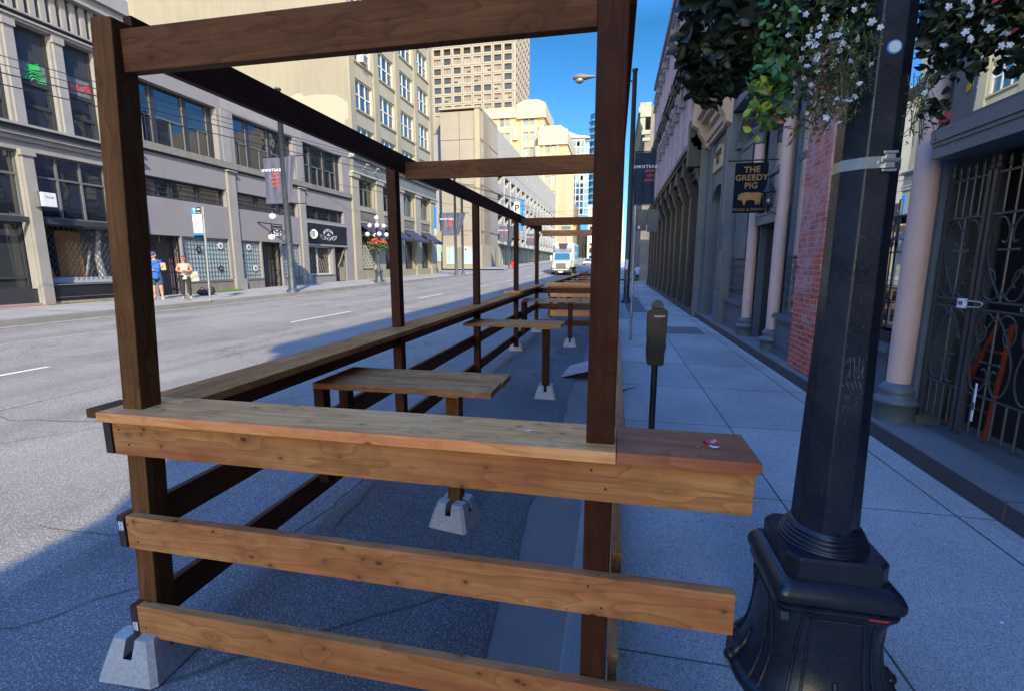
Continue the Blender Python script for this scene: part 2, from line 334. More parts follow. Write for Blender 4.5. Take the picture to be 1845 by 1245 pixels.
def parts(name, mb, mat, parent, bev=0):
    """every loose piece of the builder becomes a part of its own"""
    par = list(range(len(mb.v)))
    def find(i):
        while par[i] != i: par[i] = par[par[i]]; i = par[i]
        return i
    for f in mb.f:
        for k in f[1:]: par[find(k)] = find(f[0])
    gs = {}
    for f, s in zip(mb.f, mb.sm): gs.setdefault(find(f[0]), []).append((f, s))
    for fs in gs.values():
        ids = sorted({i for f, _ in fs for i in f}); ix = {a: b for b, a in enumerate(ids)}
        m2 = MB(); m2.v = [mb.v[i] for i in ids]; m2.f = [tuple(ix[i] for i in f) for f, _ in fs]; m2.sm = [s for _, s in fs]
        m2.build(name, mat, parent, bev)
def root(name, loc, label, cat, group=None):
    o = bpy.data.objects.new(name, None); COL.objects.link(o); o.location = loc; o.empty_display_size = .1
    return tag(o, label, cat, group)
def tag(o, label, cat, group=None):
    o['label'] = label; o['category'] = cat
    if group: o['group'] = group
    return o
def struct(o, kind='structure'): o['kind'] = kind; return o
def dup(o, loc=None, label=None, parent=None, rz=None):
    c = o.copy(); COL.objects.link(c); c.parent = parent
    if loc is not None: c.location = loc
    if rz is not None: c.rotation_euler = (0, 0, rz)
    if label: c['label'] = label
    for ch in list(o.children): dup(ch, parent=c)
    return c
def board(name, p, q, w, h, mat, parent, up=(0,0,1), bev=.003):
    """lumber from p to q (centre line), grain along it"""
    p = Vector(p); q = Vector(q); d = q-p; Ln = d.length; x = d.normalized(); up = Vector(up)
    y = up.cross(x).normalized(); z = x.cross(y).normalized()
    mb = MB().box(-Ln/2, Ln/2, -w/2, w/2, -h/2, h/2); o = mb.build(name, mat, None, bev)
    off = Vector((0, 0, 0)); pp = parent
    while pp is not None: off += pp.location; pp = pp.parent
    c = (p+q)/2-off
    o.matrix_local = Matrix(((x.x, y.x, z.x, c.x), (x.y, y.y, z.y, c.y), (x.z, y.z, z.z, c.z), (0, 0, 0, 1))); o.parent = parent
    return o
def text(name, s, size, ext, mat, parent, mtx, align='CENTER', spacing=1., bold=0.0, shear=0):
    cu = bpy.data.curves.new(name, 'FONT'); cu.body = s; cu.size = size; cu.extrude = ext; cu.align_x = align; cu.space_character = spacing; cu.offset = bold; cu.shear = shear
    cu.resolution_u = 3
    t = bpy.data.objects.new('t', cu); COL.objects.link(t); bpy.context.view_layer.update()
    me = bpy.data.meshes.new_from_object(t.evaluated_get(bpy.context.evaluated_depsgraph_get())); bpy.data.objects.remove(t)
    off = Vector((0, 0, 0)); p = parent
    while p is not None: off += p.location; p = p.parent
    me.transform(Matrix.Translation(-off) @ mtx); me.materials.clear(); me.materials.append(M[mat]); me.name = name
    o = bpy.data.objects.new(name, me); COL.objects.link(o); o.parent = parent; return o
def tm(o, ax, ay):
    """matrix with text running along ax, up along ay, at o"""
    ax = Vector(ax).normalized(); ay = Vector(ay).normalized(); n = ax.cross(ay)
    return Matrix(((ax.x, ay.x, n.x, o[0]), (ax.y, ay.y, n.y, o[1]), (ax.z, ay.z, n.z, o[2]), (0, 0, 0, 1)))
# ================================================================== materials in use
wood('cedar_board', (.64, .295, .10), (.45, .165, .055), knots=1.)
wood('cedar_cap', (.98, .45, .15), (.86, .34, .10), knots=1., worn=.35)
wood('stained_cap', (.50, .185, .08), (.34, .115, .05), rough=.5, knots=.3)
wood('stained_post', (.085, .026, .010), (.05, .014, .006), rough=.6, knots=.5)
wood('weathered_post', (.22, .095, .032), (.135, .054, .017), rough=.7, knots=.6)
wood('stained_beam', (.23, .092, .032), (.135, .048, .017), rough=.65, knots=.8)
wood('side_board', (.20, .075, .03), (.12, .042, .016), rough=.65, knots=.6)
wood('grey_plank', (.74, .33, .125), (.46, .19, .065), rough=.75, knots=.8)
wood('rail_cap', (.78, .33, .10), (.52, .19, .05), rough=.7, knots=.7)
plain('end_grain', (.035, .02, .014), .8, .3, 60)
plain('yellow_paint', (.62, .42, .06), .6, .2, 20)
plain('label_white', (.75, .75, .78), .5, .05)
plain('label_print', (.05, .05, .06), .5, .05)
asphalt('asphalt_old', (.185, .170, .146), (.47, .44, .39), .5, sc=110)
asphalt('asphalt_patio', (.145, .132, .125), (.46, .44, .43), .42, sc=135)
concrete('gutter_concrete', (.17, .15, .14), .35)
concrete('sidewalk_concrete', (.44, .405, .375), .62, slabs=True)
concrete('left_sidewalk', (.30, .29, .27), .3)
concrete('kerb_concrete', (.24, .23, .21), .35)
concrete('pier_concrete', (.40, .38, .37), .14, 60)
concrete('dark_stone', (.055, .048, .055), .35, 120)
concrete('step_stone', (.20, .185, .18), .35, 160)
plain('joint_dirt', (.085, .075, .062), .95, .5, 9)
plain('road_paint', (.62, .62, .58), .7, .18, 14)
plain('road_paint_worn', (.36, .35, .33), .8, .3, 9)
plain('red_paving', (.36, .10, .07), .85, .3, 6)
plain('grass', (.10, .17, .025), .9, .4, 12)
plain('earth', (.12, .11, .10), .95)
plain('galvanised', (.33, .36, .37), .45, .12, 8, metal=.6)

# ================================================================== ground
def smooth(t): t = max(0, min(1, t)); return t*t*(3-2*t)
def gz(X, Y):
    s = smooth(-X/13); z = min(.28, .0215*max(0, -X-.6))
    return z+.009*max(0, min(Y, 200)-16)*s+.014*max(0, min(Y, 190)-50)
def sheet(name, xs, ys, zf, mat):
    mb = MB(); n = len(xs)
    vs = [(x, y, zf(x, y)) for y in ys for x in xs]
    mb.add(vs, [(j*n+i, j*n+i+1, (j+1)*n+i+1, (j+1)*n+i) for j in range(len(ys)-1) for i in range(n-1)], True)
    return struct(mb.build(name, mat))
def lin(a, b, n): return [a+(b-a)*i/n for i in range(n+1)]
struct(MB().box(-900, 900, -700, 1500, -1.2, -1.0).build('ground', 'earth'))
YS = lin(-60, 50, 44)+lin(52, 330, 70)
rx = [-14, -13.2]+lin(-12, -3.5, 12)+[-2.4, -1.6, -1.0, -.6, -.3]
sheet('road', rx, YS, gz, 'asphalt_old')
# same asphalt as the road in a darker tone beside the kerb, its edge wandering over the gutter
ys = lin(-6, 36, 210)
mb = MB(); vs = []
for y in ys:
    e = -.53+.035*noise.noise((y*1.7, 3, 0))+.03*noise.noise((y*7, 1, 0))+.016*noise.noise((y*22, 5, 0))
    vs += [(-3.05+.05*noise.noise((y*.9, 9, 0)), y, gz(-3.05, y)+.006), (-1.8, y, gz(-1.8, y)+.01), (e, y, .021), (e+.004, y, .0)]
mb.add(vs, [(4*i+k, 4*i+k+1, 4*i+k+5, 4*i+k+4) for i in range(len(ys)-1) for k in range(3)], True)
struct(mb.build('kerbside_asphalt', 'asphalt_patio'))
# cracks in the asphalt as thin tar-dark ribbons of missing stone
mb = MB()
def crack(pts, wd):
    P = []
    for i in range(len(pts)-1):
        a, b = Vector(pts[i]), Vector(pts[i+1]); n = 14
        for k in range(n):
            t = k/n; p = a.lerp(b, t); p.x += .05*noise.noise((p.x*6, p.y*6, 2)); p.y += .05*noise.noise((p.x*6, p.y*6, 8)); P.append(p)
    L_ = []
    for i, p in enumerate(P):
        d = (P[min(i+1, len(P)-1)]-P[max(0, i-1)]).normalized(); n_ = Vector((-d.y, d.x))*wd*(.5+.6*abs(noise.noise((p.x*9, p.y*9, 1))))
        z = max(gz(p.x, p.y)+.0065, .0)+(.008 if p.x > -3.06 else 0)
        L_ += [(p.x+n_.x, p.y+n_.y, z), (p.x-n_.x, p.y-n_.y, z)]
    mb.add(L_, [(2*i, 2*i+1, 2*i+3, 2*i+2) for i in range(len(P)-1)])
crack([(-3.9, 1.0), (-2.7, 1.5), (-2.25, 2.15), (-1.95, 2.5), (-1.9, 3.8)], .006)
crack([(-1.75, 2.6), (-1.9, 5.2), (-1.75, 9), (-1.85, 14)], .006)
crack([(-9, 4.3), (-6.2, 3.7), (-4.2, 4.15), (-3.3, 5.6)], .007)
crack([(-6.6, -2), (-6.7, 9), (-6.5, 26)], .008)
crack([(-3.6, 2.2), (-2.9, 2.25)], .006)
struct(mb.build('asphalt_cracks', 'joint_dirt'))
sheet('gutter', [-.62, -.4, -.165], ys, lambda x, y: .008-.0*(x), 'gutter_concrete')
# right kerb and sidewalk (a real step of 0.15 m), cross street gap 38.6 - 50
def kerb(name, x0, x1, y0, y1, top, mat, n=40):
    mb = MB(); Y = lin(y0, y1, n)
    for a, b in zip(Y[:-1], Y[1:]):
        mb.add([(x0, a, -.4), (x1, a, -.4), (x1, b, -.4), (x0, b, -.4), (x0, a, top(a)), (x1, a, top(a)), (x1, b, top(b)), (x0, b, top(b))],
            [(4,5,6,7), (0,4,7,3), (1,2,6,5)])
    return mb, struct(mb.build(name, mat))
tR = lambda y: .15+gz(0, y)
struct(MB().box(-.165, .0, -30, 38.6, -.4, .15).build('kerb', 'kerb_concrete', None, .012))
struct(MB().box(.002, 14, -30, 38.6, -.4, .148).build('sidewalk', 'sidewalk_concrete'))
kerb('kerb', -.165, 0, 51, 200, tR, 'kerb_concrete'); kerb('sidewalk', .002, 14, 51, 200, lambda y: tR(y)-.002, 'sidewalk_concrete')
sheet('road', [-.4, 14, 60], lin(38.4, 51.2, 6), lambda x, y: .004+gz(0, y), 'asphalt_old')
# sidewalk joints
mb = MB()
for X in (1.17, 2.21): mb.box(X-.005, X+.005, -20, 38.6, .147, .1505)
Yj = 1.85
while Yj < 38:
    mb.box(.0, 2.42, Yj-.0028, Yj+.0028, .147, .1495); Yj += 1.56
for Yg in (1.0, 4.57, 8.1, 11.6): mb.box(-.6, -.166, Yg-.004, Yg+.004, .0, .0095)
struct(mb.build('pavement_joints', 'joint_dirt'))
mb = MB()   # old utility cut patched with smoother concrete, and dark repair wedge
mb.add([(.03, 6.1, .1525), (.38, 6.45, .1525), (.3, 6.33, .1525), (.2, 6.2, .1525), (.03, 5.72, .1525)], [(0, 4, 3, 2, 1)])
struct(mb.build('pavement_patch', 'dark_stone'))
mb = MB(); mb.box(1.2, 2.1, 11.6, 12.9, .148, .1515); mb.box(.45, 1.1, 16.5, 24, .148, .1515); struct(mb.build('pavement_patch', 'gutter_concrete'))
# left sidewalk: cross street gap 50.5 - 61.5
tL = lambda y: .43+gz(-14.2, y)-.28
for a, b in ((-60, 50.5), (61.5, 150)):
    kerb('kerb', -14.25, -14.0, a, b, lambda y: tL(y)+.004, 'kerb_concrete', 60)
    kerb('sidewalk', -22 if a > 0 else -18.2, -14.252, a, b, tL, 'left_sidewalk', 60)
sheet('road', lin(-80, -13.8, 20), lin(50.3, 61.7, 6), lambda x, y: gz(-14, y)+.004, 'asphalt_old')
mb = MB(); mb.box(-17.98, -17.62, -5, 15.9, .40, .438); struct(mb.build('brick_paving_strip', 'red_paving'))
mb = MB()
Yj = -2
while Yj < 50: mb.add([(-17.6, Yj, tL(Yj)+.003), (-14.26, Yj, tL(Yj)+.003), (-14.26, Yj+.02, tL(Yj)+.003), (-17.6, Yj+.02, tL(Yj)+.003)], [(0, 1, 2, 3)]); Yj += 1.8
struct(mb.build('pavement_joints', 'joint_dirt'))
# lane paint
def stripe(mb, x, y0, y1, wd):
    Y = lin(y0, y1, max(2, int((y1-y0)/2)))
    for a, b in zip(Y[:-1], Y[1:]):
        mb.add([(x-wd/2, a, gz(x, a)+.006), (x+wd/2, a, gz(x, a)+.006), (x+wd/2, b, gz(x, b)+.006), (x-wd/2, b, gz(x, b)+.006)], [(0, 1, 2, 3)])
mb = MB()
for k in range(-2, 14): stripe(mb, -8.55, 2.6+8.9*k, 5.7+8.9*k, .10)
struct(mb.build('lane_marking', 'road_paint'))
mb = MB()
for k in range(-1, 9): stripe(mb, -11.3, 5.4+9*k, 8.4+9*k, .08)
stripe(mb, -13.75, -10, 49, .12); stripe(mb, -5.1, 30, 33, .1); stripe(mb, -5.1, 39, 42, .1)
struct(mb.build('lane_marking', 'road_paint_worn'))
# grass tufts at the foot of the left wall
mb = MB()
def tuft(x0, x1, y0, y1, n, h):
    for _ in range(n):
        x = rnd.uniform(x0, x1); y = rnd.uniform(y0, y1); z = tL(y); a = rnd.uniform(0, 6.3); hh = h*rnd.uniform(.4, 1); l = rnd.uniform(-.05, .05)
        mb.add([(x-.012*math.cos(a), y-.012*math.sin(a), z), (x+.012*math.cos(a), y+.012*math.sin(a), z), (x+l, y+l, z+hh)], [(0, 1, 2)])
tuft(-17.6, -17.3, 17.4, 20.1, 1300, .12); tuft(-17.65, -17.5, 12, 15.6, 500, .07); tuft(-14.4, -14.2, 19.3, 19.9, 160, .1)
tuft(-14.5, -14.1, 28.0, 28.7, 200, .14); tuft(-15.2, -15.0, 14.6, 14.8, 60, .06); tuft(-17.6, -17.4, 23.9, 24.1, 40, .1)
struct(mb.build('grass', 'grass'), 'stuff')

# ================================================================== patio enclosure in the road
P = root('patio_enclosure', (-.95, 1.5, 0), 'near wooden street patio frame of brown posts, cedar boards and overhead beams', 'patio enclosure', 'wooden street patios')
RZ = ((1.009, 1.147), (.604, .744), (.196, .336))     # three rows of rail boards
for i, (a, b) in enumerate(RZ):
    x0 = (-1.905, -1.905, -1.915)[i]; x1 = (.425, .400, .400)[i]
    o = board('rail_board', (x0, 1.469, (a+b)/2), (x1, 1.469, (a+b)/2), .038, b-a, 'cedar_board', P)
    # side boards run back along the road side and the kerb side
    for (xa, m_) in ((-1.929, 'side_board'),):
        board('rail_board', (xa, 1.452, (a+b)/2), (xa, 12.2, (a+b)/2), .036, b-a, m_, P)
        MB().box(xa-.0165, xa+.0165, 1.4475, 1.4515, a+.004, b-.004).build('board_end', 'end_grain', P)
    board('rail_board', (.041, 1.6, (a+b)/2), (.041, 12.2, (a+b)/2), .034, b-a, 'cedar_board', P)
    if i: 
        lb = MB().box(-1.938, -1.916, 1.4455, 1.447, b-.062-(.05 if i == 2 else 0), b-.024-(.05 if i == 2 else 0)).build('price_tag', 'label_white', P)
        q = MB()
        for k in range(6): q.box(-1.934, -1.921, 1.4449, 1.4454, lb.location.z+b-.059-(.05 if i == 2 else 0)+k*.006, b-.059-(.05 if i == 2 else 0)+k*.006+.002)
        q.build('barcode', 'label_print', lb)
# screws through the boards into both posts
plain('screw_rust', (.03, .022, .018), .5, .2, 50, metal=.5)
for i, (a, b) in enumerate(RZ):
    for xs in ((-1.875-.022*i, -1.835-.022*i), (-.05, -.005)):
        for k, x in enumerate(xs):
            z = (a+.032+.012*(k^i&1)) if k else (b-.035); MB().tube([(x, 1.4505, z), (x, 1.4492, z)], .0042, 10).build('screw', 'screw_rust', P)
# counter caps
c = board('counter_cap', (-1.945, 1.55, 1.166), (.023, 1.55, 1.166), .25, .038, 'cedar_cap', P, bev=.004)
board('counter_cap', (.0245, 1.553, 1.166), (.435, 1.553, 1.166), .248, .036, 'stained_cap', P)
MB().box(-2.035, -1.947, 1.458, 1.60, 1.147, 1.184).build('counter_cap', 'weathered_post', P, .004)
board('counter_cap', (-1.845, 1.679, 1.1665), (-1.845, 9.3, 1.1665), .26, .038, 'rail_cap', P)
board('counter_cap', (-1.86, 9.0, 1.206), (-1.86, 12.25, 1.206), .26, .038, 'rail_cap', P)
MB().box(-2.05, -1.72, 9.05, 9.12, 1.19, 1.2245).build('packing_block', 'yellow_paint', P, .003)
board('counter_cap', (-1.79, 12.24, 1.206), (.05, 12.24, 1.206), .2, .038, 'cedar_cap', P)
# posts
def post(p, q, m_, w_=.089): return board('post', p, q, w_, w_, m_, P, up=(0, 1, 0), bev=.005)
post((-1.915, 1.535, .12), (-1.757, 1.535, 2.585), 'weathered_post')
post((-.027, 1.535, .151), (-.027, 1.535, 3.2), 'stained_post', .088)
for y in (4.05, 6.49, 9.26, 12.08): post((-1.905+(.04 if y > 5 and y < 10 else 0), y, .13), (-1.905+(.04 if y > 5 and y < 10 else 0), y, 2.56), 'stained_post', .086)
for y in (4.0, 6.49, 9.26, 12.08): post((-.03, y, .151), (-.03, y, 2.6), 'stained_post')
# beams overhead
board('beam', (-1.712, 1.535, 2.4815), (-.072, 1.535, 2.4815), .038, .140, 'stained_beam', P)
board('beam', (-1.79, 1.62, 2.575), (-1.79, 11.98, 2.575), .038, .145, 'stained_post', P)
board('beam', (-1.77, 4.02, 2.52), (.0, 4.02, 2.52), .038, .14, 'stained_beam', P)
board('beam', (-1.77, 9.24, 2.52), (.0, 9.24, 2.52), .038, .14, 'stained_beam', P)
board('beam', (-1.77, 12.02, 2.47), (.0, 12.02, 2.47), .038, .14, 'grey_plank', P)
board('beam', (.02, 1.62, 2.575), (.02, 12.0, 2.575), .036, .14, 'stained_post', P)
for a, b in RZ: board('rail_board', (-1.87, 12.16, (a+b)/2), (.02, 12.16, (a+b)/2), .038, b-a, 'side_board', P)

# second patio further along
P2 = root('patio_enclosure', (-.95, 14.4, 0), 'low wooden patio frame without roof beams, standing behind the near patio', 'patio enclosure', 'wooden street patios')
for a, b in ((1.0, 1.14), (.76, .873), (.60, .72), (.19, .375)):
    board('rail_board', (-1.86, 14.4, (a+b)/2), (.0, 14.4, (a+b)/2), .038, b-a, 'cedar_cap' if a < .9 else 'cedar_board', P2)
    for x in (-1.9, .02): board('rail_board', (x, 14.4, (a+b)/2), (x, 26.6, (a+b)/2), .038, b-a, 'side_board', P2)
    board('rail_board', (-1.86, 26.6, (a+b)/2), (.0, 26.6, (a+b)/2), .038, b-a, 'side_board', P2)
for y in (14.47, 17.5, 20.5, 23.5, 26.5):
    for x in (-1.84, -.04): board('post', (x, y, .13), (x, y, 1.145), .089, .089, 'stained_post', P2, up=(0, 1, 0))
board('counter_cap', (-1.98, 14.4, 1.166), (.03, 14.4, 1.166), .2, .038, 'cedar_cap', P2)
board('counter_cap', (-1.9, 14.5, 1.168), (-1.9, 26.7, 1.168), .2, .038, 'grey_plank', P2)
for y in (17.5, 20.5, 23.5): board('counter_cap', (-1.79, y, 1.12), (-.1, y, 1.12), .3, .038, 'grey_plank', P2)
P3 = root('patio_enclosure', (-.95, 29, 0), 'most distant low wooden patio frame along the kerb, in line with the truck', 'patio enclosure', 'wooden street patios')
for a, b in RZ:
    board('rail_board', (-2.0, 29, (a+b)/2), (.0, 29, (a+b)/2), .038, b-a, 'side_board', P3)
    board('rail_board', (-2.03, 29, (a+b)/2), (-2.03, 36, (a+b)/2), .038, b-a, 'side_board', P3)
for y in (29.1, 32.5, 36):
    for x in (-1.95, -.04): board('post', (x, y, .05), (x, y, 1.145), .089, .089, 'stained_post', P3, up=(0, 1, 0))
board('counter_cap', (-2.0, 29, 1.166), (.03, 29, 1.166), .2, .038, 'grey_plank', P3)
board('counter_cap', (-2.02, 29.1, 1.168), (-2.02, 36, 1.168), .2, .038, 'grey_plank', P3)

# cast concrete deck blocks
def pier_mesh():
    mb = MB(); z = .002
    def ring(h, half, ch): 
        c_ = half-ch
        return [(half, -c_, h), (half, c_, h), (c_, half, h), (-c_, half, h), (-half, c_, h), (-half, -c_, h), (-c_, -half, h), (c_, -half, h)]
    rs = [ring(z, .142, .02), ring(.100, .1157, .02)]
    vs = rs[0]+rs[1]; mb.add(vs, [tuple(range(8))[::-1]]+[(j, (j+1) % 8, 8+(j+1) % 8, 8+j) for j in range(8)])
    # four tapered corner lugs left by the crossed slots
    s = .021
    for sx in (-1, 1):
        for sy in (-1, 1):
            lo = [(s+.0, s), (.140, s), (.140, .120), (.120, .140), (s, .140)]
            hi = [(.045, .045), (.092, .045), (.092, .080), (.080, .092), (.045, .092)]
            m0 = [(s, s), (.118, s), (.118, .10), (.10, .118), (s, .118)]
            L0 = [(x*sx, y*sy, .100) for x, y in [(s, s), (.1157, s), (.1157, .0957), (.0957, .1157), (s, .1157)]]; L2 = [(max(x, s)*sx if x > .03 else s*sx, (y if y > .03 else s)*sy, .172) for x, y in [(s, s), (.092, s), (.092, .074), (.074, .092), (s, .092)]]
            mb.add(L0+L2, [tuple(range(5, 10))]+[(j, (j+1) % 5, 5+(j+1) % 5, 5+j) for j in range(5)])
    mb.box(-s+.001, s-.001, -s+.001, s-.001, .101, .13)
    return mb
pm = pier_mesh().build('deck_block', 'pier_concrete', None, 0)
spots = [((-1.92, 1.50), 'grey concrete deck block under the front left corner post'),
    ((-1.0, 2.90), 'grey concrete deck block under the leg of the nearest bar table'),
    ((-.835, 6.13), 'grey concrete deck block under the leg of the middle bar table'),
    ((-.88, 10.14), 'grey concrete deck block under the leg of the farthest bar table'),
    ((-1.87, 9.4), 'grey concrete deck block under the third road side post'),
    ((-1.87, 12.0), 'grey concrete deck block under the far road side post'),
    ((-1.9, 4.05), 'grey concrete deck block under the first road side post behind the front corner'),
    ((-1.87, 6.49), 'grey concrete deck block under the second road side post')]
for i, ((x, y), lab) in enumerate(spots):
    o = pm if i == 0 else dup(pm)
    o.location = (x, y, gz(x, y)+.012); o.rotation_euler.z = (.05, -.16, .05, .1, -.05, 0, 0, 0)[i]; tag(o, lab, 'deck block', 'concrete deck blocks')
# bar tables screwed to the road side rail
def table(y, xr, ztop, lx, label, wd=.5, tilt=0):
    t = root('bar_table', (-1.2, y, 0), label, 'bar table', 'plank bar tables in the patio')
    board('table_plank', (-1.87, y-wd/4-.002, ztop-.019), (xr-.0, y-wd/4-.002, ztop-.019), wd/2-.006, .038, 'grey_plank', t)
    board('table_plank', (-1.87, y+wd/4+.002, ztop-.019), (xr+.012, y+wd/4+.002, ztop-.019), wd/2-.006, .038, 'grey_plank', t)
    board('leg', (lx, y-.01, .075), (lx, y-.01, ztop-.062), .089, .089, 'weathered_post' if y < 4 else 'stained_post', t, up=(0, 1, 0), bev=.005)
    MB().box(lx-.045, lx+.09, y-wd/2+.06, y+wd/2-.12, ztop-.061, ztop-.039).build('batten', 'yellow_paint' if y < 9 else 'cedar_board', t, .002)
    for yy in (() if 4 < y < 9 else (y-.17, y+.12)): board('support', (-1.86, yy, .3), (-1.86, yy, ztop-.04), .07, .08, 'stained_post', t, up=(0, 1, 0))
    return t
table(2.93, -.69, 1.0, -1.0, 'weathered two plank bar table nearest the front rail')
table(6.12, -.62, 1.0, -.835, 'weathered two plank bar table in the middle, beside the loose plywood sheet', .52)
table(10.15, -.68, 1.0, -.88, 'dark narrow looking bar table farthest inside the near patio', .5)
# loose plywood sheet leaning over the kerb
plain('plywood', (.36, .27, .27), .8, .15, 5)
mb = MB().add([(-.75, 7.24, .03), (-.02, 7.14, .25), (.03, 8.0, .27), (-.68, 7.98, .05), (-.75, 7.24, .048), (-.02, 7.14, .268), (.03, 8.0, .288), (-.68, 7.98, .068)],
   [(3,2,1,0),(4,5,6,7),(0,1,5,4),(1,2,6,5),(2,3,7,6),(3,0,4,7)])
tag(mb.build('plywood_sheet', 'plywood'), 'loose grey brown plywood sheet propped across the kerb inside the patio', 'plywood')
# petals and litter
plain('petal_red', (.65, .03, .05), .5, .3, 90); plain('petal_pink', (.75, .25, .3), .5, .3, 60); plain('petal_white', (.75, .75, .8), .5, .1); plain('dry_leaf', (.30, .2, .09), .8, .4, 50)
def petal(mb, x, y, z, r, a, h=.3, asp=.6):
    pts = []; n = 8
    for j in range(n):
        t = 2*math.pi*j/n; u, v_ = r*math.cos(t), r*asp*math.sin(t)
        pts.append((x+u*math.cos(a)-v_*math.sin(a), y+u*math.sin(a)+v_*math.cos(a), z+h*r*(u/r)**2+.001))
    mb.add([(x, y, z+.001)]+pts, [(0, 1+j, 1+(j+1) % n) for j in range(n)], True)
fl = MB(); petal(fl, .300, 1.565, 1.186, .012, 1.2, .9); petal(fl, .307, 1.556, 1.187, .010, .3, 1.2)
o = tag(fl.build('fallen_blossom', 'petal_red'), 'crumpled red and pink blossom lying on the stained end of the counter', 'blossom')
q = MB(); petal(q, .322, 1.56, 1.187, .013, .4, 1.1, .8); petal(q, .33, 1.553, 1.190, .010, 2., 1.3); petal(q, .315, 1.549, 1.19, .009, 1., 1.); q.build('petal', 'petal_pink', o)
for (x, y, z, r, a, m_, lab) in ((.322, 1.532, 1.186, .016, -.3, 'petal_white', 'white petal just in front of the red blossom on the counter'),
    (.402, 1.578, 1.186, .007, .5, 'petal_red', 'small red petal near the right end of the stained counter'),
    (.272, 1.524, 1.186, .005, .2, 'petal_pink', 'tiny pale petal left of the red blossom on the counter'),
    (-.27, 1.562, 1.186, .012, .1, 'petal_white', 'pale petal lying on the light front counter')):
    mb = MB(); petal(mb, x, y, z, r, a, .3); tag(mb.build('petal', m_), lab, 'petal')
# leaf and petal litter scattered over the pavement: nobody could count it
mb = MB()
for _ in range(340):
    x = rnd.uniform(.05, 2.2); y = rnd.uniform(1.6, 12)**1.0; petal(mb, x, y, .153, rnd.uniform(.004, .011), rnd.uniform(0, 6), .5)
for _ in range(60):
    x = rnd.uniform(-.5, -.18); y = rnd.uniform(1.5, 8); petal(mb, x, y, .011, rnd.uniform(.005, .014), rnd.uniform(0, 6), .5)
struct(mb.build('leaf_litter', 'dry_leaf'), 'stuff')
mb = MB()
for _ in range(46):
    x = rnd.uniform(.05, 2.2); y = rnd.uniform(1.6, 9); petal(mb, x, y, .153, rnd.uniform(.005, .012), rnd.uniform(0, 6), .5)
struct(mb.build('petal_litter', 'petal_white'), 'stuff')
mb = MB()
for _ in range(34):
    x = rnd.uniform(.6, 2.2); y = rnd.uniform(1.6, 6); petal(mb, x, y, .153, rnd.uniform(.004, .008), rnd.uniform(0, 6), .5)
struct(mb.build('petal_litter', 'petal_pink'), 'stuff')
# ================================================================== left side of the street
plain('trim_grey', (0.255, 0.246, 0.242), .75, .08, 2, stain=.2)
plain('wall_mauve', (0.216, 0.204, 0.216), .8, .06, .8, stain=.12)
plain('wall_mauve_dark', (0.141, 0.128, 0.123), .8, .06, 1.5, stain=.1)
plain('pilaster_grey', (0.246, 0.238, 0.220), .75, .08, 2, stain=.25)
plain('sill_concrete', (0.194, 0.180, 0.163), .85, .15, 6, stain=.5)
plain('wall_beige', (0.273, 0.255, 0.207), .8, .07, .7, stain=.15)
plain('wall_beige_trim', (0.246, 0.229, 0.172), .8, .08, .9, stain=.3)
plain('wall_blank', (0.220, 0.202, 0.158), .85, .06, .3, stain=.22)
plain('wall_blank_patch', (0.290, 0.273, 0.216), .85, .04, .4)
plain('frame_dark', (.03, .032, .038), .5, .1, 3)
plain('frame_grey', (.12, .125, .13), .5, .1, 3)
plain('frame_white', (.5, .5, .48), .5, .08, 6)
plain('black_board', (.014, .015, .022), .35, .1, 3)
plain('slate_blue', (.13, .145, .15), .7, .1, 1)
plain('cornice_green', (.30, .31, .29), .8, .15, 2, stain=.4)
plain('awning_navy', (.028, .032, .075), .7, .15, 2)
plain('panel_teal', (.36, .48, .5), .25, .12, 1.5, spec=.8)
plain('orange_panel', (.46, .22, .045), .6, .15, 2)
plain('white_stuff', (.62, .66, .72), .5, .1, 4)
plain('dark_interior', (.012, .012, .014), .8, .3, 1)
plain('blind', (.17, .155, .14), .7, .1, .4); plain('blind_pale', (.215, .195, .175), .7, .1, .4)
plain('sign_white', (.6, .61, .63), .4, .04); plain('sign_blue', (.02, .22, .62), .4, .05); plain('sign_navy', (.006, .010, .022), .85, .05, spec=.1)
plain('poster_grey', (.13, .145, .145), .3, .2, 2); plain('sign_red', (.62, .02, .03), .5, .05); plain('sign_green', (.03, .45, .10), .5, .05); plain('mural_teal', (.0, .13, .09), .6, .2); plain('sign_orange', (.8, .35, .03), .5, .05)
plain('iron_black', (.012, .012, .014), .4, .2, 20); plain('iron_grey', (.10, .10, .105), .5, .2, 20)
glass('window_glass', (.012, .016, .02), 1.75, .02, .05, mirror=.08); glass('window_sky', (.02, .045, .075), 2.6, .02, .04)
glass('window_tower', (.025, .028, .035), 1.6, .05, .02); glass('shop_glass', (.03, .035, .04), 1.6, .02, .05)
clear_glass('display_glass', .86)

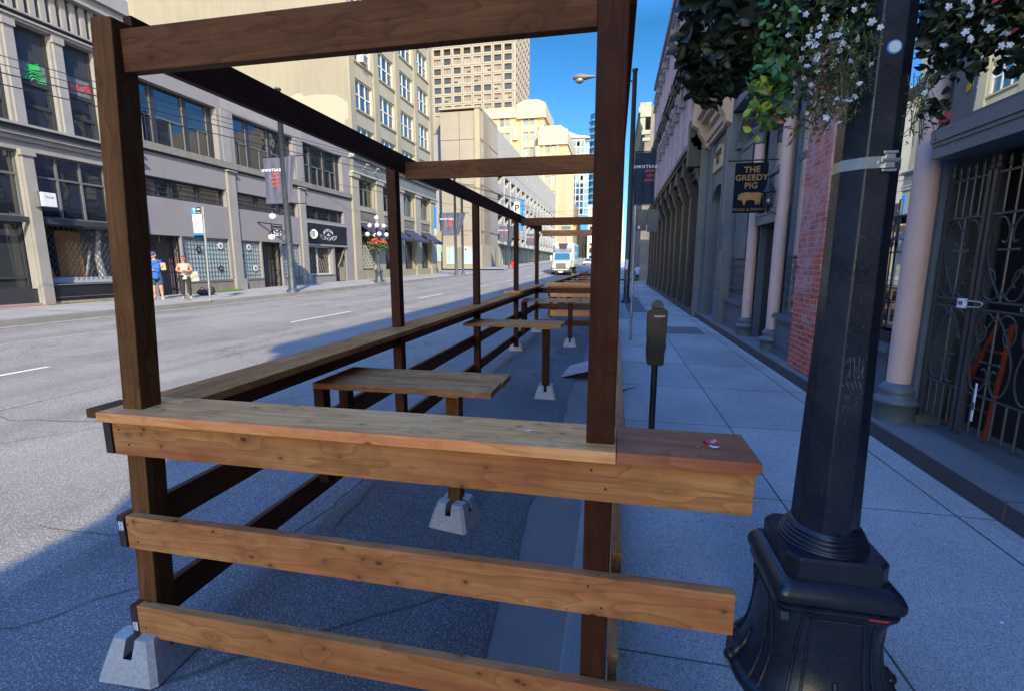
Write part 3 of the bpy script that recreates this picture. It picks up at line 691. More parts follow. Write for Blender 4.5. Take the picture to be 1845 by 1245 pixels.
LF = lambda a, b, d: (-18+d, a, b)
def holes_wall(name, fn, a0, a1, b0, b1, holes, depth, mat, parent):
    """front skin with real openings: reveal faces of the given depth round each hole"""
    A = sorted({a0, a1, *[h[0] for h in holes], *[h[1] for h in holes]}); B = sorted({b0, b1, *[h[2] for h in holes], *[h[3] for h in holes]})
    A = [a for a in A if a0-1e-6 <= a <= a1+1e-6]; B = [b for b in B if b0-1e-6 <= b <= b1+1e-6]
    mb = MB()
    for i in range(len(A)-1):
        for j in range(len(B)-1):
            ca, cb = (A[i]+A[i+1])/2, (B[j]+B[j+1])/2
            if any(h[0] < ca < h[1] and h[2] < cb < h[3] for h in holes): continue
            mb.add([fn(A[i], B[j], 0), fn(A[i+1], B[j], 0), fn(A[i+1], B[j+1], 0), fn(A[i], B[j+1], 0)], [(0, 1, 2, 3)])
    for h in holes:
        c = [(h[0], h[2]), (h[1], h[2]), (h[1], h[3]), (h[0], h[3])]
        for k in range(4):
            p, q = c[k], c[(k+1) % 4]
            mb.add([fn(*p, 0), fn(*q, 0), fn(*q, -depth), fn(*p, -depth)], [(0, 1, 2, 3)])
    return mb.build(name, mat, parent)
def window(parent, fn, a0, a1, b0, b1, fm, gm, va=(), hb=(), t=.05, d=-.18, fw=.06, glow=None):
    mb = MB()
    mb.fb(fn, a0, a0+fw, b0, b1, d, d+.06); mb.fb(fn, a1-fw, a1, b0, b1, d, d+.06)
    mb.fb(fn, a0+fw, a1-fw, b0, b0+fw, d, d+.06); mb.fb(fn, a0+fw, a1-fw, b1-fw, b1, d, d+.06)
    for v in va: mb.fb(fn, v-t/2, v+t/2, b0+fw, b1-fw, d+.004, d+.055)
    for hh in hb: mb.fb(fn, a0+fw, a1-fw, hh-t/2, hh+t/2, d+.007, d+.05)
    w_ = mb.build('window', fm, parent)
    MB().fb(fn, a0+.01, a1-.01, b0+.01, b1-.01, d-.02, d+.0).build('pane', gm, w_)
    return w_
def band(parent, name, mat, fn, a0, a1, steps):
    """moulding: stacked steps (b0,b1,projection)"""
    mb = MB()
    for b0, b1, pr in steps: mb.fb(fn, a0, a1, b0, b1, -.02, pr)
    return mb.build(name, mat, parent)
def lattice(name, fn, a0, a1, b0, b1, d, sp, mat, parent, r=.008, slope=1.6):
    mb = MB(); k = a0-(b1-b0)/slope
    while k < a1:
        for s in (1, -1):
            p = [(k, b0), (k+(b1-b0)/slope, b1)] if s > 0 else [(k, b1), (k+(b1-b0)/slope, b0)]
            (x0, y0), (x1, y1) = p
            if x0 < a0: y0 += (a0-x0)*(y1-y0)/(x1-x0); x0 = a0
            if x1 > a1: y1 -= (x1-a1)*(y1-y0)/(x1-x0); x1 = a1
            if x1 > x0+.02: mb.bar(fn(x0, y0, d+.006*s), fn(x1, y1, d+.006*s), r*1.6, r, up=Vector(fn(0, 0, 1))-Vector(fn(0, 0, 0)))
        k += sp
    return mb.build(name, mat, parent)
def body(parent, x0, x1, y0, y1, z0, z1, mat, name='wall'): return MB().box(x0, x1, y0, y1, z0, z1).build(name, mat, parent)

# ---------------------------------------------------------- 1: grey shop block with the display window
B1 = root('shop_building', (-18, 5, .43), 'pale grey Victorian shop block with black display window, left of the thick wooden post', 'building')
body(B1, -34, -18.9, -8, 12.3, 0, 11.2, 'wall_mauve_dark'); body(B1, -34, -18.9, 12.3, 15.9, 3.1, 11.2, 'wall_mauve_dark'); body(B1, -34, -20.4, 12.3, 15.9, 0, 3.1, 'dark_interior')
upper = []; Yc = 12.48
k = -14
cols = [(12.52+1.34*i, 13.46+1.34*i) for i in range(-14, 3)]
cols = [c_ for c_ in cols if c_[1] < 15.85]
holes = [(a, b, 5.98, 8.93) for a, b in cols]
shops = [(12.46+3.55*i, 12.46+3.55*i+3.2) for i in range(-5, 1)]
shops = [(a, min(b, 15.6)) for a, b in shops]
sh = [(a, b, .5, 5.18) for a, b in shops]
holes_wall('wall', LF, -6, 15.9, .2, 11, holes+sh, .3, 'trim_grey', B1)
for i, (a, b) in enumerate(cols):
    w_ = window(B1, LF, a, b, 5.98, 8.93, 'frame_dark', 'window_glass', hb=(8.02, 7.32, 6.64), t=.11, d=-.2, fw=.09)
    if b > 10: MB().fb(LF, a-.0, b+.0, 8.08, 8.86, -.19, -.17).build('blind', 'frame_dark', w_)
    MB().fb(LF, a-.32, a-.06, 5.92, 8.75, 0, .07).build('pilaster', 'trim_grey', B1)
    MB().fb(LF, a-.36, a-.02, 8.752, 8.95, 0, .12).build('capital', 'trim_grey', B1)
band(B1, 'cornice', 'trim_grey', LF, -6, 15.88, [(5.46, 5.60, .10), (5.602, 5.72, .2), (5.86, 5.93, .34)])
band(B1, 'cornice_dark_band', 'frame_dark', LF, -6, 15.86, [(5.722, 5.858, .26)])  # dark band set between the cornice mouldings
band(B1, 'upper_cornice', 'trim_grey', LF, -6, 15.9, [(8.96, 9.04, .10), (9.042, 9.1, .16), (9.20, 9.25, .22)])
band(B1, 'upper_cornice_line', 'frame_dark', LF, -6, 15.88, [(9.102, 9.198, .12)])
mb = MB(); a = -6
while a < 15.8: mb.fb(LF, a, a+.16, 9.252, 10.2, .0, .2); a += .30
mb.build('cornice_slats', 'trim_grey', B1); MB().fb(LF, -6, 15.9, 9.26, 10.2, .002, .03).build('cornice_back', 'frame_dark', B1)
band(B1, 'upper_cornice', 'trim_grey', LF, -6, 15.9, [(10.202, 10.5, .42), (10.502, 11.0, .55)])
for a, b in shops:
    MB().fb(LF, a-.33, a-.03, .42, 5.02, .0, .12).build('pilaster', 'pilaster_grey', B1)
    MB().fb(LF, a-.38, a+.02, 5.022, 5.2, .0, .17).build('capital', 'pilaster_grey', B1)
    last = a > 11
    mm = [a+.75, a+1.5, a+2.25]
    w_ = window(B1, LF, a, b, 3.18, 5.18, 'frame_grey', 'window_glass', va=[a+.76, a+1.5, a+2.3], hb=(4.47,), t=.06, d=-.2)
    band(B1, 'transom_bar', 'frame_dark', LF, a, b, [(3.0, 3.178, .02)])
    if not last:
        window(B1, LF, a, b, .95, 3.0, 'frame_dark', 'shop_glass', va=[a+1.1], hb=(1.3,), t=.08, d=-.4)
        MB().fb(LF, a, b, .40, .95, -.42, -.1).build('stall_riser', 'frame_dark', B1)
    else:
        w_ = window(B1, LF, a, b, 1.03, 3.0, 'frame_dark', 'display_glass', t=.05, d=-.28, fw=.05)
        MB().fb(LF, a, b, .40, 1.028, -.30, -.02).build('stall_riser', 'black_board', B1)
        MB().fb(LF, a, b, 1.0285, 1.06, -.30, .02).build('sill', 'frame_grey', B1)
        band(B1, 'riser_moulding', 'frame_grey', LF, a, b, [(.62, .64, .0)])
        lattice('security_lattice', LF, a+.05, b-.05, 1.28, 2.95, -.33, .165, 'iron_grey', B1, .010)
        MB().fb(LF, a, b, 1.0, 3.0, -2.3, -2.25).build('backdrop', 'dark_interior', B1)
        MB().fb(LF, a, b, .95, 1.02, -1.55, -.30).build('display_floor', 'frame_grey', B1)
MB().box(-18.95, -18.85, -6, 16, 0, 5.3).build('inner_wall', 'dark_interior', B1) if False else None
# things in the display window (shallow recess behind clear glass)
T_ = tag(MB().fb(LF, 13.25, 14.05, 1.02, 2.85, -.72, -.66).build('ochre_board', 'orange_panel', None, .02), 'tall ochre panel standing behind the lattice in the shop window', 'display panel')
tag(MB().fb(LF, 12.62, 14.9, 1.022, 1.27, -.50, -.40).build('display_tray', 'white_stuff', None, .01), 'long white tray along the bottom of the shop window', 'tray')
tag(MB().fb(LF, 14.1, 15.3, 1.03, 2.98, -.86, -.82).build('display_backboard', 'slate_blue', None, .01), 'grey blue backboard right of the ochre panel in the shop window', 'backboard')
mb = MB(); mb.tube([LF(14.05, 1.3, -.62), LF(14.28, 2.2, -.62)], .04, 6); tag(mb.build('leaning_tube', 'sign_white'), 'white tube leaning against the backboard in the shop window', 'tube')
mb = MB(); mb.lathe([(.13, 0), (.12, .02), (.05, .04), (.012, .30)], LF(12.85, 1.275, -.45), 12); tag(mb.build('traffic_cone', 'sign_orange'), 'small orange cone at the left end of the white tray', 'cone')
mb = MB(); mb.tube([LF(14.6, 1.05, -.55), LF(14.5, 2.0, -.58), LF(14.62, 2.9, -.55)], [.14, .1, .07], 8); tag(mb.build('draped_sheet', 'sign_white'), 'white draped sheet at the right edge of the shop window', 'sheet')
o = MB().box(-17.87, -17.62, 12.32, 12.72, 3.52, 3.95).build('wall_sign', 'sign_white', None, .01); tag(o, 'small square white box sign on the shop pilaster', 'sign')
MB().box(-17.875, -17.70, 12.26, 12.31, 3.5, 3.97).build('bracket', 'frame_grey', o)
tx = text('lettering', 'To Let', .09, .002, 'iron_grey', o, tm((-17.616, 12.52, 3.78), (0, 1, 0), (0, 0, 1)))
for a_, b_ in cols[-2:]: MB().fb(LF, a_+.1, b_-.1, 7.40, 7.98, -.179, -.172).build('window_poster', 'poster_grey', B1)
text('lettering', 'COS', .37, .004, 'sign_red', B1, tm((-18.16, 14.36, 7.54), (0, 1, 0), (0, 0, 1)), bold=.004)
mb = MB(); e = lambda a, b, d: LF(a, b, d)    # green logo: pyramid over an arc of rings
mb.prism(LF, [(12.82, 7.86), (13.16, 7.98), (13.2, 7.8), (12.86, 7.72)], -.16, -.15)
for rr_ in (.28, .2, .12):
    mb.tube([LF(13.02+rr_*math.cos(t), 7.38+rr_*math.sin(t), -.15) for t in lin(.1, 3.04, 14)], .018, 5)
mb.prism(LF, [(12.76, 7.66), (13.28, 7.66), (13.28, 7.72), (12.76, 7.72)], -.16, -.15)
mb.build('window_logo', 'sign_green', B1)

# ---------------------------------------------------------- 2: two storey mauve-grey building
B2 = root('office_building', (-18, 16, .43), 'two storey mauve grey building with glass block shopfronts, left of the tall blue street pole', 'building')
body(B2, -38, -18.62, 15.92, 31.5, 0, 9.6, 'wall_mauve_dark')
up = [(16.40, 20.15, (17.2, 18.7, 19.95)), (21.12, 25.6, (22.35, 23.9, 25.2)), (26.45, 30.6, (27.5, 28.9, 30.3))]
st = [(16.1, 20.3), (21.0, 25.6), (26.3, 30.5)]
gr = [(16.04, 17.55, .40, 2.88), (17.62, 20.2, 1.0, 2.88), (20.88, 22.32, 1.0, 2.86), (22.4, 23.92, .40, 2.86), (24.0, 25.55, 1.0, 2.82), (26.3, 28.9, 1.04, 2.8), (29.15, 30.55, .40, 2.8)]
holes_wall('wall', LF, 15.92, 31.5, .2, 9.7, [(a, b, 6.45, 8.73) for a, b, _ in up]+[(a, b, 4.36, 5.15) for a, b in st]+gr, .45, 'wall_mauve', B2)
for i, (a, b, v) in enumerate(up):
    window(B2, LF, a, b, 6.45, 8.73, 'frame_dark', 'window_glass', va=v, hb=(), t=.22, d=-.34, fw=.07)
    mb = MB()
    for k in range(len(v)):
        c0 = (a if k == 0 else v[k-1]); mb.fb(LF, c0+.1, v[k]-.1, 7.53, 7.58, -.33, -.28); mb.fb(LF, (c0+v[k])/2-.02, (c0+v[k])/2+.02, 6.5, 7.53, -.33, -.285)
    parts('casement_bar', mb, 'frame_grey', B2)
    mb = MB()
    for k in range(len(v)): mb.fb(LF, v[k]-.135, v[k]-.112, 6.5, 8.66, -.33, -.27)
    parts('mullion_trim', mb, 'frame_grey', B2)
for a, b in st:
    n = 3; wd = (b-a)/n
    for k in range(n):
        window(B2, LF, a+wd*k+.02, a+wd*(k+1)-.02, 4.36, 5.15, 'frame_dark', 'window_glass', hb=(4.6, 4.8, 4.98), t=.025, d=-.26, fw=.09)
band(B2, 'sill_band', 'sill_concrete', LF, 15.94, 31.5, [(6.14, 6.42, .14)]); band(B2, 'sill_dark_strip', 'frame_dark', LF, 15.96, 31.48, [(6.06, 6.138, .03)])  # second band is a dark strip set below the sill
band(B2, 'parapet', 'trim_grey', LF, 20.5, 26.38, [(8.79, 9.66, .01)]); band(B2, 'parapet_cap', 'trim_grey', LF, 15.94, 31.5, [(9.662, 9.78, .08)])
for a, b in ((15.94, 16.02), (20.36, 20.86), (25.72, 26.24)):
    MB().fb(LF, a, b, .42, 6.0, 0, .10).build('pilaster', 'pilaster_grey', B2); MB().fb(LF, a-.06, b+.06, 6.001, 6.055, 0, .2).build('capital', 'pilaster_grey', B2)
    MB().fb(LF, a-.08, b+.08, .42, 1.0, .0, .18).build('plinth', 'pilaster_grey', B2)
    MB().fb(LF, a, b, 6.45, 8.75, 0, .03).build('pilaster', 'pilaster_grey', B2)
for a, b, z0, z1 in ((17.62, 20.2, 1.0, 2.88), (20.88, 22.32, 1.0, 2.86), (24.0, 25.55, 1.0, 2.82)):
    w_ = MB().fb(LF, a, b, z0, z1, -.22, -.16).build('glass_block_window', 'panel_teal', B2)
    mb = MB(); k = a+.13
    while k < b: mb.fb(LF, k-.008, k+.008, z0, z1, -.12, -.1); k += .17
    k = z0+.17
    while k < z1: mb.fb(LF, a, b, k-.008, k+.008, -.138, -.121); k += .2
    mb.build('grille', 'iron_grey', w_)
    MB().fb(LF, a-.02, b+.02, z0-.09, z0-.002, -.1, .04).build('sill', 'frame_grey', w_)
    MB().fb(LF, a-.05, b+.05, .42, z0-.095, .0, .012).build('stall_riser', 'sill_concrete', B2)
def disc(y, z, r, m1, parent, m2=None):
    mb = MB(); mb.tube([LF(y, z, -.098), LF(y, z, -.08)], r, 16); o = mb.build('disc', m1, parent)
    mb = MB(); mb.tube([LF(y, z, -.0799), LF(y, z, -.075)], r*.55, 12); mb.build('disc_centre', m2 or 'frame_grey', o)
for y, z, r, c_ in ((18.5, 2.35, .14, 'iron_black'), (19.75, 2.55, .15, 'sign_white'), (19.65, 1.5, .14, 'iron_black'), (21.0, 2.1, .13, 'iron_black'), (21.55, 2.55, .15, 'sign_white'), (21.9, 1.5, .15, 'sign_white')):
    disc(y, z, r, c_, B2, 'frame_grey' if c_ == 'iron_black' else 'slate_blue')
# barred gateways
def gateway(a, b, z1, parent):
    MB().fb(LF, a, b, .42, z1, -1.0, -.95).build('doorway_back', 'dark_interior', parent)
    g = MB(); n = int((b-a)/.11)
    for i in range(n+1):
        x = a+.04+(b-a-.08)*i/n; g.tube([LF(x, .5, -.15), LF(x, z1-.12, -.15)], .011, 5)
    for z_ in (.62, 1.35, z1-.45, z1-.08): g.fb(LF, a+.02, b-.02, z_, z_+.03, -.17, -.13)
    for i in range(4): g.fb(LF, a+.1+i*.3, a+.26+i*.3, 1.38, 1.41, -.17, -.13)
    g.fb(LF, a, a+.05, .45, z1-.05, -.18, -.12); g.fb(LF, b-.05, b, .45, z1-.05, -.18, -.12); g.fb(LF, (a+b)/2-.03, (a+b)/2+.03, .45, z1-.05, -.18, -.12)
    g.build('gate', 'iron_black', parent)
gateway(16.04, 17.55, 2.88, B2); gateway(22.4, 23.92, 2.86, B2); gateway(29.15, 30.55, 2.8, B2)
window(B2, LF, 26.3, 28.9, 1.04, 2.8, 'frame_white', 'shop_glass', va=(27.55,), t=.1, d=-.3, fw=.08)
lattice('security_lattice', LF, 26.4, 28.8, 1.1, 2.7, -.25, .2, 'wall_beige_trim', B2, .009, 2.2)
MB().fb(LF, 26.3, 28.95, .42, 1.035, .0, .02).build('stall_riser', 'wall_mauve', B2); MB().fb(LF, 26.25, 28.98, .99, 1.036, .021, .06).build('sill', 'frame_grey', B2)
mb = MB(); mb.bar(LF(29.6, 1.5, -.08), LF(30.5, 2.75, -.08), .1, .03, up=(1, 0, 0)); mb.bar(LF(29.75, .6, -.07), LF(30.35, .6, -.07), .05, .03); mb.bar(LF(29.75, .6, -.07), LF(29.75, 1.5, -.07), .05, .03); mb.bar(LF(30.35, .6, -.07), LF(30.35, 1.9, -.07), .05, .03)
mb.fb(LF, 29.85, 30.3, .62, 1.5, -.11, -.09); mb.build('folded_lattice_gate', 'wall_beige_trim', B2)
# black shop sign with arched lettering
S = tag(MB().fb(LF, 26.32, 30.58, 2.92, 4.12, .003, .09).build('shop_sign', 'black_board', None, .01), 'wide black shop sign with white arched lettering and wings above the latticed window', 'sign')
MB().fb(LF, 26.3, 30.6, 4.13, 4.24, .0, .12).build('top_trim', 'trim_grey', S); MB().fb(LF, 26.3, 30.6, 2.82, 2.912, .0, .1).build('bottom_trim', 'trim_grey', S)
word = "BETTIE'S BAR"
for i, ch in enumerate(word):
    t = R(128)-i*R(76)/(len(word)-1); r_ = .95; yy = 28.4+r_*.75*math.cos(t); zz = 2.98+r_*.85*math.sin(t)-.05
    text('letter', ch, .21, .002, 'sign_white', S, tm(LF(yy, zz, .094), (0, math.sin(t)*1, -math.cos(t)*.8), (0, math.cos(t)*.8, math.sin(t))), bold=.006)
text('letter', 'THE', .09, .002, 'sign_white', S, tm(LF(28.4, 3.57, .094), (0, 1, 0), (0, 0, 1)), bold=.004)
text('letter', 'BARBER', .11, .002, 'sign_white', S, tm(LF(28.4, 3.46, .094), (0, 1, 0), (0, 0, 1)), bold=.006)
mb = MB()
for s in (-1, 1):
    mb.tube([LF(28.4+s*q[0], q[1], .1) for q in ((.2, 3.28), (.38, 3.42), (.62, 3.46), (.95, 3.5), (.78, 3.3), (.55, 3.2), (.4, 3.24), (.38, 3.42))], .012, 4)
    mb.tube([LF(28.4+s*q[0], q[1], .1) for q in ((.45, 3.3), (.6, 3.36), (.78, 3.42))], .009, 4)
mb.tube([LF(28.4+.2*math.cos(t), 3.26+.07*math.sin(t), .1) for t in lin(0, 6.28, 14)], .014, 4); mb.build('wing_emblem', 'sign_white', S)
R_ = root('round_sign', LF(26.35, 3.47, .1), 'round white double faced sign projecting beside the black shop sign', 'sign')
MB().tube([(-17.62, 26.40, 3.47), (-17.62, 26.46, 3.47)], .27, 24).build('face', 'sign_white', R_); MB().tube([(-17.62, 26.41, 3.47), (-17.62, 26.45, 3.47)], .29, 24).build('rim', 'iron_black', R_)
MB().box(-17.99, -17.95, 26.35, 26.5, 3.36, 3.58).build('bracket', 'iron_black', R_); MB().box(-17.70, -17.53, 26.393, 26.398, 3.28, 3.66).build('emblem', 'slate_blue', R_)
G = root('hanging_sign', LF(22.8, 3.4, .3), 'small white framed sign hanging on a black bracket over the barred doorway', 'sign')
MB().fb(LF, 22.55, 23.25, 3.1, 3.52, .55, .60).build('frame', 'iron_black', G, .01); MB().fb(LF, 22.6, 23.2, 3.15, 3.47, .601, .606).build('face', 'sign_white', G)
mb = MB(); mb.bar(LF(22.2, 3.82, .02), LF(23.3, 3.74, .6), .05, .05); mb.bar(LF(22.5, 3.74, .575), LF(22.5, 2.95, .575), .035); mb.bar(LF(23.28, 3.74, .575), LF(23.28, 3.1, .575), .03); mb.bar(LF(22.5, 3.62, .575), LF(23.28, 3.62, .575), .02, .09); mb.build('bracket', 'iron_black', G)
text('lettering', 'B', .2, .002, 'iron_grey', G, tm(LF(22.75, 3.22, .608), (0, 1, 0), (0, 0, 1))); text('lettering', 'bar', .16, .002, 'sign_red', G, tm(LF(23.0, 3.24, .608), (0, 1, 0), (0, 0, 1)))

# ---------------------------------------------------------- 3: tall beige building, shops at its foot
B3 = root('beige_building', (-18, 40, .5), 'tall beige concrete building with rows of white framed windows and navy awnings at its foot', 'building')
TOP = 31.2
mb = MB().add([(-18, 32, 0), (-34.7, 32, 0), (-34.7, 32, TOP), (-18, 32, TOP), (-34.7, 47.5, 0), (-34.7, 47.5, TOP), (-18, 47.5, 0), (-18, 47.5, TOP)], [(0, 3, 2, 1), (1, 2, 5, 4), (4, 5, 7, 6), (3, 7, 5, 2)])
mb.build('side_wall', 'wall_blank', B3)
P_ = [(-22.3, 13.2), (-21.9, 13.33), (-21.6, 13.3), (-21.4, 13.1), (-20.6, 13.16), (-19.8, 13.12), (-19.3, 13.05), (-18.9, 13.0), (-18.6, 12.8), (-18.4, 12.72), (-18.32, 12.55), (-18.12, 12.6), (-18.12, 11.5), (-18.4, 11.4), (-18.5, 9.8), (-23.2, 9.8), (-23.3, 11.8), (-22.9, 12.9)]
MB().prism(lambda a, b, d: (a, 32-d, b), P_, .0, .004).build('repaired_render', 'wall_blank_patch', B3)
MB().box(-35.6, -34.72, 32.2, 47, 0, TOP+2).build('stair_tower', 'wall_beige_trim', B3)
TF = LF
tc = [(32.85, 35.35), (36.45, 39.1), (40.2, 42.95), (43.95, 46.6)]
rows = [9.28+3.13*i for i in range(0, 7)]
holes_wall('wall', TF, 32, 47.5, 8.7, TOP, [(a, b, r_, r_+2.0) for a, b in tc for r_ in rows], .22, 'wall_beige', B3)
for a, b in ((32, 32.7), (35.5, 36.3), (39.25, 40.05), (43.1, 43.8), (46.75, 47.5)): MB().fb(TF, a+.0, b, 8.72, TOP-.1, 0, .12).build('pier', 'wall_beige_trim', B3)
for a, b in tc:
    for r_ in rows:
        c0 = (b-a)/3
        window(B3, TF, a, b, r_, r_+2.0, 'frame_white', 'window_sky', va=(a+c0, a+2*c0), hb=(r_+1.02,), t=.085, d=-.18, fw=.07)
        MB().fb(TF, a-.05, b+.05, r_-.14, r_-.002, -.02, .1).build('sill', 'wall_beige_trim', B3)
ac = tag(MB().fb(TF, 33.55, 34.2, 15.6, 16.15, -.1, .35).build('air_conditioner', 'frame_white', None, .03), 'white air conditioner sticking out of a window of the tall beige building', 'air conditioner')
MB().fb(TF, 33.62, 34.13, 15.66, 16.09, .351, .36).build('grille', 'iron_grey', ac)
# lower storeys
win = [(32.6, 34.9), (36.4, 38.7), (40.0, 42.2), (43.9, 46.0)]
pil = [(31.55, 32.45), (35.05, 36.1), (38.9, 39.85), (42.45, 43.6), (46.2, 47.6)]
holes_wall('wall', LF, 31.52, 47.6, .2, 8.68, [(a, b, 5.8, 7.7) for a, b in win]+[(a-.25, b+.1, 1.25, 4.5) for a, b in win], .4, 'wall_beige_trim', B3)
for a, b in pil:
    MB().fb(LF, a, b, .42, 7.62, .0, .16).build('pilaster', 'wall_beige', B3); MB().fb(LF, a-.08, b+.08, 7.622, 7.86, .0, .26).build('capital', 'wall_beige', B3); MB().fb(LF, a-.05, b+.05, .42, 1.25, .0, .22).build('plinth', 'wall_beige_trim', B3)
for a, b in win:
    window(B3, LF, a, b, 5.8, 7.7, 'frame_grey', 'window_glass', va=((a+b)/2,), hb=(7.05,), t=.09, d=-.26, fw=.08)
    MB().fb(LF, a+.05, b-.05, 4.82, 5.36, .0, .05).build('spandrel_panel', 'wall_mauve_dark', B3)
    band(B3, 'panel_moulding', 'wall_beige', LF, a-.1, b+.1, [(5.45, 5.74, .1), (4.62, 4.76, .08)])
    window(B3, LF, a-.25, b+.1, 1.25, 4.5, 'frame_dark', 'shop_glass', va=((a+b)/2,), hb=(3.2,), t=.08, d=-.34)
    # sloping fabric awning
    aw = MB(); y0, y1 = a-.2, b+.05
    aw.add([LF(y0, 4.55, .12), LF(y1, 4.55, .12), LF(y1, 3.72, 1.35), LF(y0, 3.72, 1.35), LF(y0, 4.52, .12), LF(y1, 4.52, .12), LF(y1, 3.69, 1.33), LF(y0, 3.69, 1.33)], [(0, 1, 2, 3), (7, 6, 5, 4), (0, 4, 5, 1), (2, 6, 7, 3)])
    aw.add([LF(y0, 3.72, 1.35), LF(y1, 3.72, 1.35), LF(y1, 3.52, 1.36), LF(y0, 3.52, 1.36)], [(0, 1, 2, 3)])
    ao = aw.build('awning', 'awning_navy', B3)
    fr = MB()
    for y in (y0+.02, y1-.02): fr.bar(LF(y, 4.5, .1), LF(y, 3.70, 1.33), .03); fr.bar(LF(y, 3.72, .1), LF(y, 3.70, 1.33), .03)
    fr.build('awning_frame', 'iron_grey', ao)
lattice('security_lattice', LF, 32.4, 34.9, 1.35, 3.1, -.26, .22, 'frame_white', B3, .014, 2)
mb = MB()
for q in ((33.95, 2.4, .35), (34.25, 2.9, .3), (34.2, 1.8, .3), (33.9, 1.95, .2)): mb.tube([LF(q[0], q[1], -.3), LF(q[0], q[1], -.285)], q[2], 9)
mb.build('window_mural', 'mural_teal', B3)
band(B3, 'fascia', 'slate_blue', LF, 31.7, 47.65, [(8.02, 8.9, .22)]); band(B3, 'cornice', 'cornice_green', LF, 31.55, 47.8, [(7.90, 8.018, .30), (8.902, 9.05, .38), (9.052, 9.14, .5)])
for y in (33.0, 34.6):
    t_ = root('wall_lamp', LF(y, 8.5, .25), 'small bent spotlight on the fascia, %s' % ('nearest the mauve building' if y < 34 else 'second from the mauve building'), 'wall lamp', 'fascia spotlights')
    MB().bar(LF(y, 8.3, .22), LF(y, 8.62, .6), .05).build('arm', 'wall_beige', t_); MB().bar(LF(y-.14, 8.62, .6), LF(y+.14, 8.62, .6), .1).build('head', 'wall_beige', t_)
bl = tag(MB().fb(LF, 46.95, 47.55, 5.2, 7.3, .17, .2).build('vertical_banner', 'sign_blue'), 'narrow blue and white vertical sign on the corner pilaster of the beige building', 'sign')
MB().fb(LF, 46.95, 47.55, 4.5, 5.19, .17, .2).build('lower_panel', 'sign_white', bl)

# ---------------------------------------------------------- 4: concrete block across the side street
plain('precast_beige', (.27, .243, .205), .85, .06, .5, stain=.12); plain('precast_rib', (.30, .262, .195), .85, .08, .8, stain=.1); plain('precast_dark', (.21, .187, .14), .85, .08, .8, stain=.3)
plain('precast_white', (0.299, 0.295, 0.290), .85, .06, .4, stain=.15); plain('panel_joint', (.10, .09, .075), .9)
B4 = root('concrete_block_building', (-20, 66, 1), 'windowless beige precast building on the far corner of the side street', 'building')
body(B4, -23.6, -18.6, 65.4, 75.0, 0, 21.6, 'precast_beige')
for x0, x1, y0, y1, z1, m_ in ((-18.8, -18.1, 65.2, 66.6, 21.75, 'precast_rib'), (-18.75, -17.95, 66.61, 69.6, 21.8, 'precast_dark'), (-18.75, -18.0, 69.61, 75.0, 21.7, 'precast_beige')): body(B4, x0, x1, y0, y1, 0, z1, m_, 'corner_pier')
mb = MB()
for z in (6.1, 12.2, 18.0): mb.box(-23.6, -18.82, 65.37, 65.41, z, z+.06); mb.box(-18.01, -17.94, 65.25, 75, z-.03, z+.03)
mb.box(-20.95, -20.9, 65.37, 65.41, 4.3, 21.6); mb.box(-18.0, -17.95, 70.5, 70.56, 1, 21); mb.build('panel_joints', 'panel_joint', B4)
MB().box(-23.7, -18.0, 65.1, 75, 21.82, 22.1).build('coping', 'precast_rib', B4)
MB().box(-23.6, -18.82, 65.1, 65.36, 1.0, 4.3).build('ground_floor_wall', 'precast_rib', B4)
MB().box(-18.06, -17.9, 65.25, 75, .8, 4.3).build('ground_floor_wall', 'precast_rib', B4)
NF = lambda a, b, d: (a, 65.09-d, b)
for a, b in ((-23.0, -21.6), (-20.55, -19.0)):
    window(B4, NF, a, b, 1.6, 4.0, 'frame_white', 'panel_teal', va=((a+b)/2,), t=.08, d=.01)
MB().fb(NF, -21.45, -20.8, 1.2, 3.9, .0, .05).build('door', 'precast_dark', B4)
B5 = root('white_corner_building', (-26, 68, 1), 'narrow white building with one small dark window, left of the windowless precast building', 'building')
body(B5, -30, -24.0, 68, 80, 0, 19.6, 'precast_white'); body(B5, -30, -23.9, 67.9, 80, 19.61, 21.8, 'precast_rib', 'parapet')
MB().box(-26.4, -25.6, 67.8, 67.89, 19.7, 20.2).build('window', 'window_glass', B5); MB().box(-25.0, -24.4, 67.85, 67.99, 7.6, 8.8).build('vent', 'frame_grey', B5)
body(B5, -30, -23.7, 66.6, 68, 0, 6.2, 'precast_rib', 'ground_storey'); MB().box(-25.4, -24.2, 66.5, 66.59, 2, 4.6).build('window', 'panel_teal', B5)

# ---------------------------------------------------------- 5: white parkade with sawtooth openings
B6 = root('parkade', (-18.3, 110, 1), 'long white parking garage with rows of wedge shaped openings', 'building')
ops = []; y = 75.7
while y < 149: ops.append((y, y+3.9)); y += 4.95
lev = (14.1, 11.0, 7.9, 4.85)
PF = lambda a, b, d: (-18.2+d, a, b)
holes_wall('wall', PF, 75.05, 151, .6, 21.6, [(a, b, z, z+1.5) for a, b in ops for z in lev]+[(a+1.6, a+2.1, 18.6, 19.3) for a, b in ops], .9, 'precast_white', B6)
body(B6, -50, -19.3, 75.05, 151, 0, 21.6, 'dark_interior', 'inner_floor'); MB().box(-50, -18.21, 75.06, 150.9, 21.605, 21.9).build('roof_slab', 'precast_white', B6)
MB().box(-50, -18.25, 74.9, 75.04, 0, 21.6).build('end_wall', 'precast_white', B6)
mb = MB()
for a, b in ops:
    for z in lev:
        mb.add([PF(b, z, 0), PF(b, z+1.5, 0), PF(b, z, -.9), PF(b-2.0, z, 0), PF(b-2.0, z, -.9)], [(0, 3, 1), (3, 4, 1), (0, 1, 2), (1, 4, 2)])
parts('sawtooth_wedge', mb, 'precast_white', B6)
mb = MB()
